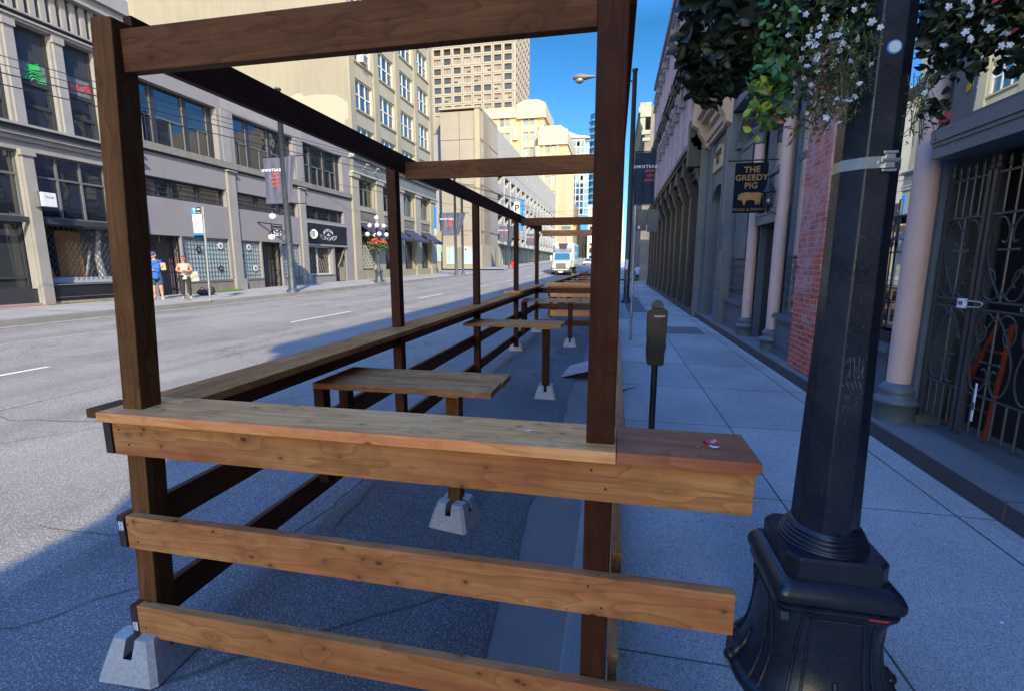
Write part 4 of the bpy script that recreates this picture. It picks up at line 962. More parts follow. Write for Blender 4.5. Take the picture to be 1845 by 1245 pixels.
for a, b in ops: mb.fb(PF, b+.45, b+.62, 4.2, 15.8, .0, .16)
parts('pilaster', mb, 'precast_white', B6)
mb = MB()
for z in (17.0, 12.9, 9.8, 6.7): mb.fb(PF, 75.1, 150.9, z, z+.05, .001, .02)
mb.build('panel_joints', 'panel_joint', B6)
# street level of the parkade: canopies, dark shopfronts with green planting behind glass
plain('teal_steel', (.06, .17, .16), .5, .2, 2); plain('shop_dim', (.06, .09, .075), .4, .8, 1.1)
y = 76
while y < 148:
    mb = MB(); mb.box(-18.19, -18.1, y, y+4.6, 1.4, 4.3); mb.build('shopfront', 'shop_dim', B6)
    mb = MB()
    for k in range(4): mb.box(-18.09, -18.03, y+k*1.2, y+k*1.2+.1, 1.2, 4.3)
    mb.build('shopfront_frame', 'frame_white', B6)
    mb = MB(); mb.add([(-18.15, y-.1, 4.9), (-15.9, y-.1, 4.45), (-15.9, y+4.6, 4.45), (-18.15, y+4.6, 4.9), (-18.15, y-.1, 4.82), (-15.9, y-.1, 4.37), (-15.9, y+4.6, 4.37), (-18.15, y+4.6, 4.82)], [(0, 1, 2, 3), (7, 6, 5, 4), (0, 4, 5, 1), (1, 5, 6, 2), (2, 6, 7, 3)])
    mb.build('canopy', 'teal_steel', B6); y += 4.95
PS = root('parking_sign', (-15.4, 79, 5.5), 'tall blue and white parking sign with a P, fixed to the white garage', 'sign')
MB().box(-16.3, -15.3, 79.0, 79.15, 9.6, 11.5).build('upper_panel', 'sign_white', PS); MB().box(-16.3, -15.3, 79.0, 79.15, 7.6, 9.59).build('lower_panel', 'sign_blue', PS); MB().box(-15.29, -15.0, 78.95, 80.6, 7.0, 12.0).build('side_blade', 'sign_blue', PS)
MB().box(-18.2, -16.3, 79.05, 79.1, 10, 10.1).build('bracket', 'iron_grey', PS)
text('letter', 'P', 1.5, .01, 'iron_black', PS, tm((-15.8, 78.98, 10.0), (1, 0, 0), (0, 0, 1)), bold=.03); text('letter', 'P', 1.5, .01, 'sign_white', PS, tm((-15.8, 78.98, 8.0), (1, 0, 0), (0, 0, 1)), bold=.03)

# ---------------------------------------------------------- 6: far towers
plain('tower_concrete', (.245, .228, .205), .85, .05, .2); plain('tower_joint', (.12, .11, .10), .9)
B7 = root('grid_tower', (-60, 200, 0), 'concrete office tower with a grid of square windows', 'building')
TN = lambda a, b, d: (a, 200-d, b)
pc, pr_ = 4.17, 3.55; nx = 10
body(B7, -40.5-pc*nx-.6, -41.2, 200.9, 231, 0, 108, 'dark_interior', 'core')
hx = [(-41.7-pc*(i+1)+.75, -41.7-pc*i-.45) for i in range(nx)]; hz = [(34+pr_*j, 34+pr_*j+2.3) for j in range(20)]
holes_wall('wall', TN, -40.5-pc*nx-1.8, -40.5, 0, 108, [(a, b, c0, c1) for a, b in hx for c0, c1 in hz], .8, 'tower_concrete', B7)
TE = lambda a, b, d: (-40.5+d, a, b)
sy = [(200.8+3.75*i, 200.8+3.75*i+2.5) for i in range(8)]
holes_wall('wall', TE, 200, 231, 0, 108, [(a, b, c0, c1) for a, b in sy for c0, c1 in hz], .8, 'tower_concrete', B7)
mb = MB()
for i in range(nx+1): mb.fb(TN, -41.75-pc*i+.1, -41.75-pc*i+.25, 30, 106, .0, .06)
for j in range(21): mb.fb(TN, -84, -40.6, 33.4+pr_*j-.12, 33.4+pr_*j+.03, .0, .05)
mb.build('panel_joints', 'tower_joint', B7)
wl = [(a, b, c0, c1) for i, (a, b) in enumerate(hx) if i < 9 for c0, c1 in hz[3:14]]
for a, b, c0, c1 in wl:
    q = rnd.random(); o = MB().fb(TN, a, b, c0, c1, -.62, -.55).build('window', 'window_tower' if q < .42 else ('blind' if q < .8 else 'blind_pale'), B7)
    if q > .42:
        mb = MB(); mb.fb(TN, (a+b)/2-.04, (a+b)/2+.04, c0, c1, -.549, -.5)
        if rnd.random() < .5: mb.fb(TN, *( ((a+b)/2, b) if rnd.random() < .6 else (a, (a+b)/2)), c0, c0+.9, -.549, -.52)
        mb.build('pane', 'window_tower', o)
mb = MB()
for a, b in sy:
    for c0, c1 in hz: mb.fb(TE, a, b, c0, c1, -.6, -.55)
struct(mb.build('side_windows', 'window_tower', B7), 'stuff')
# sandstone coloured hotel with pale parapets
plain('hotel_brick', (.36, .27, .175), .85, .06, .4, stain=.12); plain('hotel_trim', (0.352, 0.312, 0.255), .8, .06, .6)
B8 = root('art_deco_building', (-26, 180, 0), 'sandy stepped building with cream parapets rising behind the parking garage', 'building')
S_ = 178/120.
def HN(y0): return lambda a, b, d: (a, y0-d, b)
HA, HB = HN(181), HN(178)
def holeset(cs, zs): return [(a, b, z, z+3.0) for a, b in cs for z in zs]
cA = [(-42.6, -41.1), (-40.5, -39.1), (-33.8, -32.2), (-31.5, -30.0)]; zA = [13+5.35*i for i in range(8)]
holes_wall('wall', HA, -52, -26.3, 0, 57, holeset(cA, zA), .5, 'hotel_brick', B8)
cB = [(-25.3, -23.8), (-23.2, -21.7)]; zB = [8+5.35*i for i in range(7)]
holes_wall('wall', HB, -27.9, -18, 0, 46.5, holeset(cB, zB), .5, 'hotel_brick', B8)
MB().box(-52, -26.3, 181.6, 204, 0, 56.9).build('core', 'hotel_brick', B8); MB().box(-27.9, -18.0, 178.6, 212, 0, 46.4).build('core', 'hotel_brick', B8)
for fn, cs, zs in ((HA, cA, zA), (HB, cB, zB)):
    for a, b in cs:
        for z in zs: window(B8, fn, a, b, z, z+3.0, 'hotel_trim', 'window_sky' if rnd.random() < .5 else 'window_glass', hb=(z+1.5,), t=.12, d=-.4, fw=.1)
mb = MB()
for a in (-43.6, -34.8): mb.fb(HA, a, a+.9, 10, 52, 0, .2); mb.fb(HA, a+4.9, a+5.8, 10, 52, 0, .2)
mb.fb(HB, -26.4, -25.5, 8, 43, 0, .2); mb.fb(HB, -21.5, -20.6, 8, 43, 0, .2)
for z in zA: mb.fb(HA, -43, -38.8, z-2.2, z-.1, 0, .12); mb.fb(HA, -34.2, -29.7, z-2.2, z-.1, 0, .12)
parts('stone_surround', mb, 'hotel_trim', B8)
mb = MB(); mb.fb(HA, -52, -36.2, 53.2, 56.2, -.5, .6); mb.fb(HA, -36.2, -26.0, 52.6, 57.6, -.6, .9); mb.prism(HA, [(-35.9, 57.62), (-26.2, 57.62), (-28.5, 58.7), (-33.4, 58.7)], -.6, .9)
mb.fb(HB, -27.9, -17.6, 42.6, 47.6, -.6, .8); mb.prism(HB, [(-27.2, 47.62), (-18.2, 47.62), (-20, 48.9), (-25.2, 48.9)], -.6, .8)
mb.box(-26.6, -25.8, 181, 204, 52.8, 57.4); mb.box(-18.1, -17.5, 178, 212, 43, 47.4)
for a in (-36.8, -27.2): mb.fb(HA, a-.9, a+.9, 45.5, 50, 0, .7)
mb.fb(HB, -28.8, -27.2, 38.6, 42.4, 0, .9); mb.build('parapet', 'hotel_trim', B8)
mb = MB()
for i in range(9): mb.box(-18.0, -17.7, 179+i*3.6, 179.9+i*3.6, 0, 42.9)
parts('side_pilaster', mb, 'hotel_trim', B8)
mb = MB()
for i in range(8):
    for z in zB: mb.box(-18.02, -17.95, 180.4+i*3.6, 181.9+i*3.6, z, z+3)
mb.build('side_windows', 'window_glass', B8)
MB().box(-40, -17.8, 213, 236, 0, 27).build('rear_wing', 'precast_dark', B8)
# blue glass towers
glass('tower_glass', (.02, .10, .24), 2.0, .06, .05, .3); glass('tower_glass_pale', (.12, .28, .42), 1.8, .1, .05, .3); plain('tower_white', (0.334, 0.343, 0.361), .6, .04)
B9 = root('glass_tower', (-19, 250, 0), 'blue glass apartment tower with white bands, behind the sandy stepped building', 'building')
body(B9, -24.5, -16.2, 250, 268, 0, 62, 'tower_glass'); body(B9, -16.19, -14.2, 252, 268, 0, 60, 'tower_glass_pale', 'bay')
mb = MB()
for k in range(19): mb.box(-24.6, -16.1, 249.85, 249.99, 3+3.2*k, 3.5+3.2*k); mb.box(-16.1, -14.1, 251.8, 251.99, 3+3.2*k, 3.7+3.2*k)
for x in (-24.6, -20.6, -18.6, -16.6): mb.box(x, x+.5, 249.8, 249.86, 0, 62)
mb.prism(lambda a, b, d: (a, 249.7-d, b), [(-24.8, 62.02), (-14, 61.5), (-14, 62.3), (-20, 63.2), (-24.8, 65.2)], -6, .5); mb.build('white_bands', 'tower_white', B9)
mb = MB(); q = random.Random(3)
for _ in range(40): x = q.choice((-23.8, -22.4, -20, -18.0)); z = 3.8+3.2*q.randrange(18); mb.box(x, x+1.1, 249.79, 249.84, z, z+1.9)
mb.build('dark_panes', 'window_glass', B9)
B10 = root('round_tower', (-10, 262, 0), 'dark blue tower with curved balcony bands, right of the white banded glass tower', 'building')
mb = MB(); mb.lathe([(5.5, 0), (5.5, 75)], (-9.2, 262, 0), 24); mb.build('shaft', 'tower_glass', B10)
mb = MB()
for k in range(22): mb.lathe([(5.6, 0), (6.1, 0), (6.1, .9), (5.6, .9)], (-9.2, 262, 4+3.2*k), 24)
mb.build('balcony_bands', 'tower_glass_pale', B10)
B11 = root('white_office_block', (-9.5, 225, 0), 'white office block with small dark windows at the end of the street', 'building')
WF = lambda a, b, d: (a, 225-d, b)
wh = [(a, a+1.5, z, z+2.0) for a in (-11.6, -9.2, -6.8, -4.4, -2.0, .4) for z in [3+3.4*k for k in range(7)]]
holes_wall('wall', WF, -12.6, 3, 0, 27.5, wh, .4, 'tower_white', B11); body(B11, -12.6, 3, 225.5, 240, 0, 27.4, 'window_glass', 'core')
B12 = root('brown_office_block', (-15, 215, 0), 'tan office block with tall dark window strips left of the street end', 'building')
body(B12, -17.6, -12.8, 238, 250, 0, 24, 'precast_rib'); mb = MB()
for x in (-17.0, -15.6, -14.2): mb.box(x, x+.7, 237.8, 237.99, 3, 22)
mb.build('window_strips', 'window_glass', B12)
# ================================================================== right side of the street
plain('iron_blue', (0.0866, 0.1069, 0.1271), .5, .12, 2.5, bmp=.1); plain('iron_blue_dark', (0.0464, 0.0600, 0.0808), .5, .12, 2.5)
plain('pink_column', (0.546, 0.377, 0.325), .65, .07, 3, stain=.1); plain('cast_dark', (0.0193, 0.0197, 0.0231), .5, .2, 3, stain=.2); plain('mauve_paint', (0.390, 0.305, 0.351), .75, .08, 1, stain=.15)
plain('mauve_trim', (0.2288, 0.1872, 0.2080), .75, .1, 3); plain('sand_moulding', (0.4972, 0.3646, 0.2541), .75, .1, 3, stain=.3); plain('gold', (0.2604, 0.1488, 0.0496), .45, .15, 12, metal=.2)
plain('gold_relief', (.46, .34, .17), .6, .2, 12); plain('far_stone', (.16, .145, .13), .85, .2, 1.5, stain=.3); plain('far_cornice', (.25, .27, .235), .8, .15, 1.2, stain=.3)
plain('lamp_black', (.012, .0145, .024), .27, .25, 9, bmp=.15, sb=70.)  # blue in the base colour stands in for sky reflected by the paint
_N = M['lamp_black'].node_tree.nodes; _L = M['lamp_black'].node_tree.links; _b = _N['Principled BSDF']   # chipped paint, grime and dull patches
_v = coords(_N, _L, world=True); _n = ntex(_N, _L, _v, 38, 6, .75); _r = ramp(_N, [(.63, grey(0)), (.655, grey(1))]); _L.new(_n, _r.inputs[0])
_n2 = ntex(_N, _L, _v, 5, 5, .7); _r2 = ramp(_N, [(.35, grey(.2)), (.7, grey(.5))]); _L.new(_n2, _r2.inputs[0]); _L.new(_r2.outputs[0], _b.inputs['Roughness'])
_c = mixc(_N, _L, _r.outputs[0], _b.inputs['Base Color'].links[0].from_socket, (.07, .055, .045)); _L.new(_c, _b.inputs['Base Color']); plain('pole_blue', (0.0400, 0.0520, 0.0680), .45, .2, 3); plain('scratch', (.16, .17, .2), .6, .3, 60)
plain('steel_strap', (.5, .5, .52), .3, .1, 20, metal=.8); plain('meter_grey', (0.0077, 0.0094, 0.0132), .35, .15, 14); plain('globe_white', (.6, .61, .64), .25, .03); plain('lamp_grey', (0.1540, 0.1470, 0.1400), .5, .1, 6)
plain('banner_navy', (.008, .02, .05), .8, .15, 4); plain('banner_grey', (.075, .08, .13), .6, .2, 3); plain('banner_red', (.55, .06, .05), .6, .08); plain('banner_white', (.7, .72, .78), .6, .05)
glass('dark_glass', (.008, .01, .014), 2.6, .012, .012, .9, mirror=.72)
brick('old_brick')
leafmat('leaf_dark', (.010, .022, .012), (.028, .045, .022)); leafmat('leaf_mid', (.03, .12, .05), (.11, .26, .06)); leafmat('leaf_lime', (.22, .38, .03), (.35, .45, .06)); leafmat('leaf_small', (.05, .08, .03), (.18, .18, .07)); leafmat('leaf_dry', (.25, .08, .03), (.32, .16, .05)); leafmat('flower_white', (.55, .56, .62), (.8, .8, .86), .6, .2); leafmat('flower_violet', (.18, .12, .55), (.3, .2, .7)); leafmat('flower_red', (.5, .02, .02), (.6, .05, .12)); leafmat('flower_coral', (.72, .10, .04), (.85, .3, .15))
RF = lambda a, b, d: (2.5-d, a, b)
def colbase(c, z0, n=24): return [(.165, z0), (.165, z0+.17), (.19, z0+.172), (.192, z0+.2), (.15, z0+.225), (.135, z0+.26), (.145, z0+.275), (.147, z0+.30), (.125, z0+.33), (.115, z0+.345), (.097, z0+.36)]

A1 = root('pub_building', (2.6, 3, .3), 'blue grey shopfront with pink columns and barred gate, right of the black lamp post', 'building')
# stone step along the front
MB().box(2.42, 4.4, -9, 15.3, .149, .285).build('step_riser', 'dark_stone', A1, .008)
MB().box(2.424, 4.4, -9, 15.3, .286, .302).build('step_top', 'step_stone', A1)
mb = MB()
for y in (-2, 1.4, 3.35, 5.9, 8.6, 11.2, 13.4): mb.box(2.416, 2.6, y, y+.008, .16, .3035)
parts('step_joint', mb, 'joint_dirt', A1)
body(A1, 3.2, 20, 5.05, 15.3, 0, 13.0, 'iron_blue_dark', 'core'); body(A1, 3.2, 20, -8.7, 1.5, 0, 13.0, 'iron_blue_dark', 'core'); body(A1, 4.5, 20, 1.5, 5.05, 0, 13.0, 'dark_interior', 'core')
body(A1, 3.2, 4.5, 1.5, 5.05, 2.72, 13.0, 'dark_interior', 'core')
# upper wall with windows
uw = [(y, y+1.2, z, z+2.1) for y in (-7.5, -5.3, -3.1, -.9, 1.3, 3.5, 5.7, 7.9, 10.1) for z in (6.2, 9.6)]
holes_wall('upper_wall', RF, -8.7, 12.4, 5.2, 13.05, uw, .25, 'iron_blue', A1)
for h in uw: window(A1, RF, *h, 'iron_blue_dark', 'dark_glass', hb=((h[2]+h[3])/2,), d=-.22, t=.05)
holes_wall('upper_wall', RF, 12.4, 15.32, 5.2, 13.05, [], .25, 'iron_blue', A1)
MB().box(2.2, 3.2, -8.7, 15.3, 13.051, 13.6).build('cornice', 'sand_moulding', A1)
MB().box(2.3, 3.2, 15.301, 15.33, .15, 13).build('party_edge', 'iron_blue', A1)
MB().box(2.42, 3.19, -8.72, -8.70, .15, 13).build('party_edge', 'iron_blue', A1)
# gate bay
mb = MB(); mb.fb(RF, 1.5, 4.76, 2.58, 2.70, -.35, .0); mb.fb(RF, 1.5, 4.76, 2.702, 2.80, -.35, .025); mb.fb(RF, 1.5, 4.76, 2.67, 2.7, .0, .012)
mb.build('gate_lintel', 'iron_blue', A1)
MB().box(2.70, 2.95, 4.93, 5.06, .302, 4.9).build('jamb', 'iron_blue', A1); MB().box(2.64, 3.2, 5.061, 5.16, .302, 4.9).build('jamb', 'iron_blue_dark', A1)
MB().box(2.66, 2.9, 4.77, 4.92, 2.81, 4.9).build('mullion', 'iron_blue_dark', A1)
for a, b in ((3.55, 4.7), (2.0, 3.45)): window(A1, RF, a, b, 2.81, 4.7, 'iron_blue_dark', 'dark_glass', d=-.12, t=.05, fw=.05)
plain('gate_iron', (.045, .043, .045), .35, .2, 20)
gt = root('iron_gate', (2.75, 4.4, .302), 'black wrought iron double gate with heart scrolls and spear points, closed with a padlock', 'gate')
GX = 2.75
def leaf(y0, y1, first):
    g = MB()
    for y in (y0, y1): g.box(GX-.017, GX+.017, y-.017, y+.017, .40, 2.44)
    for z in (2.41, 2.11, 1.465, 1.40, .76, .45): g.box(GX-.009, GX+.009, y0, y1, z-.008, z+.008)
    n = 5 if y1-y0 < .6 else 8
    for i in range(1, n):
        y = y0+(y1-y0)*i/n; g.tube([(GX, y, 2.11), (GX, y, 2.45)], .007, 6); g.lathe([(.007, 0), (.018, .02), (.008, .035), (.016, .05), (.0, .105)], (GX, y, 2.44), 6)
        g.tube([(GX, y, .45), (GX, y, .76)], .008, 6)
    for y in (y0, y1): g.lathe([(.012, 0), (.026, .03), (.01, .05), (.02, .07), (.0, .14)], (GX, y, 2.44), 6)
    fr = g.build('gate_leaf', 'gate_iron', gt)
    s = MB()
    def scroll(cy, z0, z1, w_, up=1):
        h = z1-z0
        f_ = (lambda z: z0+z*h) if up > 0 else (lambda z: z1-z*h)
        for sg in (-1, 1):
            pts = [(0, .02), (.25, .12), (.62, .30), (.92, .52), (.98, .74), (.75, .93), (.42, .97), (.16, .88), (.08, .76), (.2, .68), (.36, .70)]
            cs = [(GX, cy+sg*a*w_, f_(b)) for a, b in pts]; s.tube(smooth_path(cs, 4), .0075, 6)
            pts = [(.1, .10), (.38, .02), (.80, .06), (.95, .22), (.78, .36), (.5, .34), (.42, .22), (.56, .17)]
            cs = [(GX, cy+sg*a*w_, f_(b)) for a, b in pts]; s.tube(smooth_path(cs, 4), .0065, 6)
        s.tube([(GX, cy, z0), (GX, cy, z1)], .008, 6); s.ball((GX, cy, f_(.86)), .016, 8); s.ball((GX, cy, f_(.1)), .014, 8)
        s.bar((GX, cy-.085, f_(.6)), (GX, cy+.085, f_(.6)), .014); s.ball((GX, cy-.09, f_(.6)), .013, 6); s.ball((GX, cy+.09, f_(.6)), .013, 6)
    k = 1 if y1-y0 < .6 else 2
    for i in range(k):
        c_ = y0+(y1-y0)*(i+.5)/k; w_ = (y1-y0)/k/2-.02
        scroll(c_, 1.47, 2.10, w_); scroll(c_, .77, 1.39, w_, -1)
    s.build('scrollwork', 'gate_iron', fr)
def smooth_path(P_, k):
    P_ = [Vector(p) for p in P_]; out = []
    for i in range(len(P_)-1):
        p0 = P_[max(i-1, 0)]; p1 = P_[i]; p2 = P_[i+1]; p3 = P_[min(i+2, len(P_)-1)]
        for j in range(k):
            t = j/k; out.append(.5*((2*p1)+(p2-p0)*t+(2*p0-5*p1+4*p2-p3)*t*t+(3*p1-p0-3*p2+p3)*t**3))
    return out+[P_[-1]]
leaf(4.45, 4.88, 1); leaf(3.5, 4.39, 0)
pl = root('padlock', (2.70, 4.45, 1.43), 'shiny padlock with a long shackle hanging on the iron gate', 'padlock')
MB().box(2.69, 2.715, 4.44, 4.52, 1.40, 1.475).build('lock_body', 'label_white', pl, .004); MB().box(2.6885, 2.6895, 4.455, 4.505, 1.425, 1.455).build('lock_face', 'frame_grey', pl)
MB().tube(smooth_path([(2.702, 4.44, 1.46), (2.702, 4.33, 1.462), (2.702, 4.27, 1.455), (2.702, 4.265, 1.44), (2.702, 4.30, 1.42), (2.702, 4.44, 1.415)], 4), .006, 8).build('shackle', 'steel_strap', pl)
text('window_lettering', 'Cla', .26, .002, 'sign_white', A1, tm((3.22, 4.66, 1.45), (0, -1, 0), (0, 0, 1)), align='LEFT', shear=.35, bold=-.002)
text('window_lettering', 'GLOBAL', .05, .002, 'sign_white', A1, tm((3.22, 4.66, 1.36), (0, -1, 0), (0, 0, 1)), align='LEFT', spacing=1.5)
MB().box(3.23, 3.26, 1.6, 5.0, .9, 2.5).build('inner_window', 'dark_interior', A1); MB().box(3.2, 3.30, 1.6, 5.0, .302, .895).build('inner_riser', 'dark_interior', A1); MB().box(3.2, 3.3, 1.6, 5.0, 2.505, 2.7).build('inner_head', 'dark_interior', A1)
plain('ladder_red', (.22, .03, .015), .5, .2, 8)
ld = root('step_ladder', (3.0, 4.7, .302), 'red orange folding ladder leaning inside the barred gateway', 'ladder')
for y in (4.95, 4.48): MB().bar((3.0, y, .31), (3.05, 4.60 if y > 4.7 else 4.46, 1.28), .016, .03).build('rail', 'ladder_red', ld)
mb = MB()
for k in range(3): mb.bar((3.02, 4.84-.09*k, .55+.25*k), (3.02, 4.47, .55+.25*k), .012, .016)
parts('rung', mb, 'ladder_red', ld)
mb = MB(); mb.box(2.738, 2.741, 4.235, 4.255, .55, .85); q = tag(mb.build('paper_strip', 'label_white'), 'narrow crumpled paper strip tied to the lower part of the iron gate', 'paper')
MB().box(2.736, 2.7375, 4.236, 4.254, .64, .70).build('print', 'label_print', q)
# coloured decals on the glass above the gate
pane_d = lambda a, b, d: (2.615-d, a, b)
mb = MB(); mb.prism(pane_d, [(4.86+.16*math.cos(t), 3.02+.13*math.sin(t)) for t in lin(3.5, 5.9, 8)]+[(4.86+.11*math.cos(t), 3.04+.08*math.sin(t)) for t in lin(5.9, 3.5, 8)], 0, .004); mb.build('window_decal', 'sign_red', A1)
MB().prism(pane_d, [(4.60, 3.06), (4.67, 3.04), (4.67, 3.1), (4.60, 3.12)], 0, .004).build('window_decal', 'yellow_paint', A1)
mb = MB(); mb.prism(pane_d, [(4.12+.17*math.cos(t), 3.30+.12*math.sin(t)) for t in lin(3.3, 6.1, 8)]+[(4.12+.12*math.cos(t), 3.32+.07*math.sin(t)) for t in lin(6.1, 3.3, 8)], 0, .004); mb.build('window_decal', 'flower_violet', A1)
# columns
def column(x, y, ztop, lab=None):
    c = MB(); c.lathe([(.096, .655), (.099, 1.2), (.097, 2.4), (.090, ztop-.3)], (x, y, 0), 28); o = c.build('column', 'pink_column', A1)
    MB().lathe(colbase(None, .302), (x, y, 0), 28, sq=0).build('column_base', 'iron_blue', o)
    MB().lathe([(.092, ztop-.3), (.11, ztop-.28), (.11, ztop-.24), (.1, ztop-.22), (.13, ztop-.08), (.16, ztop-.06), (.16, ztop)], (x, y, 0), 24).build('column_capital', 'iron_blue', o)
column(2.63, 5.04, 4.4); column(2.62, 8.78, 4.3); column(2.66, 10.58, 4.3); column(2.63, 1.35, 4.4)
# brick pillar
MB().box(2.50, 2.9, 6.75, 7.56, .3035, 5.1).build('brick_pillar', 'old_brick', A1, .006)
# window bays
def bay(y0, y1, z0, z1, grille=True, low=True):
    X0 = 2.62
    if low:
        mb = MB(); mb.box(X0, 3.2, y0, y1, .302, z0-.07); mb.box(X0-.04, 3.2, y0, y1, .302, .37); mb.box(X0-.015, X0, y0+.06, y1-.06, .43, .46); mb.box(X0-.015, X0, y0+.06, y1-.06, z0-.18, z0-.15)
        mb.box(X0-.015, X0, y0+.06, y0+.09, .461, z0-.181); mb.box(X0-.015, X0, y1-.09, y1-.06, .461, z0-.181); mb.build('stall_riser', 'iron_blue', A1)
        mb = MB(); mb.box(X0-.07, 3.2, y0, y1, z0-.069, z0-.02); mb.box(X0-.045, 3.2, y0, y1, z0-.019, z0); mb.build('sill', 'iron_blue', A1)
    w_ = MB(); 
    for a, b in ((y0, y0+.08), (y1-.08, y1)): w_.box(2.70, 2.82, a, b, z0, z1)
    w_.box(2.71, 2.81, y0+.08, y1-.08, z1-.09, z1); w_.box(2.71, 2.81, y0+.08, y1-.08, z0+.001, z0+.05); w_.box(2.715, 2.80, y0+.08, y1-.08, 3.3, 3.4)
    w_ = w_.build('window', 'iron_blue', A1); MB().box(2.73, 2.745, y0+.07, y1-.07, z0+.04, z1-.08).build('pane', 'dark_glass', w_)
    if grille:
        g = MB(); y = y0+.14
        while y < y1-.1:
            pts = [(2.67, y+.022*math.sin(k*1.57), z0+.08+k*.045) for k in range(18)]; g.tube(smooth_path(pts, 2), .006, 5); g.lathe([(.006, 0), (.014, .02), (0, .07)], (2.67, y, z0+.86), 5); y += .1
        g.box(2.66, 2.68, y0+.08, y1-.08, z0+.2, z0+.215); g.box(2.66, 2.68, y0+.08, y1-.08, z0+.68, z0+.695); g.build('window_grille', 'iron_black', A1)
bay(5.165, 6.74, .98, 4.3, False); bay(7.57, 8.62, .95, 4.3); bay(10.76, 12.35, .95, 4.3)
# straight barred grille and black sill sign in the bay behind the lamp post
g = MB()
for y in (5.35, 5.62, 5.9, 6.15): g.tube([(2.71, y, 1.02), (2.71, y, 2.2)], .008, 6); g.lathe([(.008, 0), (.02, .04), (0, .12)], (2.71, y, 1.9), 6); g.lathe([(0, 0), (.02, .08), (.008, .12)], (2.71, y, 1.28), 6)
for z in (1.12, 1.5, 1.85, 2.2): g.box(2.70, 2.72, 5.2, 6.3, z, z+.012)
g.build('window_grille', 'iron_black', A1)
o = MB().box(2.64, 2.655, 5.3, 6.1, .985, 1.09).build('sill_sign', 'black_board', A1); text('lettering', 'm', .09, .001, 'sign_white', o, tm((2.638, 5.62, 1.01), (0, -1, 0), (0, 0, 1)))
# door bay
mb = MB(); mb.box(2.66, 2.9, 8.9, 10.45, 2.46, 2.62); mb.box(2.64, 2.9, 8.9, 10.45, 2.621, 2.66); mb.box(2.75, 2.95, 8.885, 8.99, .302, 2.459); mb.box(2.75, 2.95, 10.37, 10.46, .302, 2.459); mb.build('door_frame', 'iron_blue', A1)
window(A1, lambda a, b, d: (2.78-d, a, b), 8.9, 10.45, 2.665, 4.3, 'iron_blue', 'dark_glass', va=(), hb=(3.42,), t=.1, d=-.05, fw=.08)
g = MB(); y = 9.0
while y < 10.36: g.tube([(2.86, y, .35), (2.86, y, 2.36)], .009, 6); g.lathe([(.009, 0), (.02, .02), (0, .08)], (2.86, y, 2.35), 6); y += .095
for z in (.4, 1.2, 2.2): g.box(2.85, 2.87, 8.99, 10.37, z, z+.03)
g.build('door_gate', 'iron_black', A1); MB().box(3.1, 3.15, 8.9, 10.45, .302, 2.46).build('door', 'dark_interior', A1)
MB().box(2.82, 2.85, 9.3, 9.42, 1.18, 1.26).build('door_lock', 'steel_strap', A1)
# arches over the columns
def arch(y0, y1, zc, dz=.0):
    mb = MB(); cy = (y0+y1)/2; r1 = (y1-y0)/2
    for ra, rb, xa, xb in ((r1, r1-.09, 2.6, 2.9), (r1-.09, r1-.14, 2.66, 2.9)):
        for k in range(16):
            t0, t1 = math.pi*k/16, math.pi*(k+1)/16
            p = [(cy+ra*math.cos(t0), zc+.75*ra*math.sin(t0)), (cy+ra*math.cos(t1), zc+.75*ra*math.sin(t1)), (cy+rb*math.cos(t1), zc+.75*rb*math.sin(t1)), (cy+rb*math.cos(t0), zc+.75*rb*math.sin(t0))]
            mb.prism(lambda a, b, d: (d, a, b), p, xa, xb)
    mb.build('window_arch', 'iron_blue', A1)
arch(7.5, 8.85, 4.3); arch(8.86, 10.5, 4.3); arch(10.6, 12.4, 4.3); arch(5.1, 6.3, 4.3)
MB().box(2.82, 3.2, 5.1, 12.4, 4.3, 5.2).build('spandrel', 'dark_glass', A1); MB().box(2.5, 2.85, 1.5, 12.4, 5.12, 5.2).build('string_course', 'iron_blue', A1)
# narrow end house: two tall piers, arched doorway, carved sign
A1b = MB(); 
for y0, y1 in ((12.45, 13.04), (14.68, 15.3)):
    A1b.box(2.5, 3.2, y0, y1, .302, 5.1); A1b.box(2.46, 2.5, y0-.03, y1+.03, .302, 1.05); A1b.box(2.47, 2.5, y0+.02, y0+.06, 1.15, 4.7); A1b.box(2.47, 2.5, y1-.06, y1-.02, 1.15, 4.7)
mb = A1b; cy, r_ = 13.86, .82
arcp = [(cy+r_*math.cos(t), 3.35+.5*r_*math.sin(t)) for t in lin(0, math.pi, 14)]
for k in range(14):
    mb.prism(lambda a, b, d: (d, a, b), [arcp[k], arcp[k+1], (arcp[k+1][0], 5.1), (arcp[k][0], 5.1)], 2.56, 3.2)
mb.build('doorway_surround', 'iron_blue', A1)
MB().box(3.0, 3.05, 13.0, 14.7, .302, 4.0).build('arched_door', 'iron_blue_dark', A1); MB().box(2.98, 3.0, 14.1, 14.35, 1.45, 1.75).build('letter_plate', 'iron_black', A1)
mb = MB()
for y in (12.6, 14.95): 
    mb.tube([(2.455, y+.07*math.cos(t), 2.3+.22*math.sin(t)) for t in lin(0, 6.28, 16)], .014, 5)
    mb.tube([(2.455, y+.05*math.cos(t), 2.62+.08*math.sin(t)) for t in lin(0, 6.28, 12)], .01, 5)
mb.build('oval_ornaments', 'iron_blue', A1)
cs = MB().prism(lambda a, b, d: (d, a, b), [(13.15, 4.12), (14.5, 4.12), (14.5, 4.5), (14.2, 4.66), (13.8, 4.74), (13.4, 4.66), (13.15, 4.5)], 2.50, 2.56).build('carved_panel', 'gold_relief', A1)
for t_, z, s in (('HORNE', 4.46, .20), ('BLK', 4.28, .18)): text('carved_lettering', t_, s, .01, 'iron_black', cs, tm((2.492, 13.82, z), (0, -1, 0), (0, 0, 1)), bold=.006)
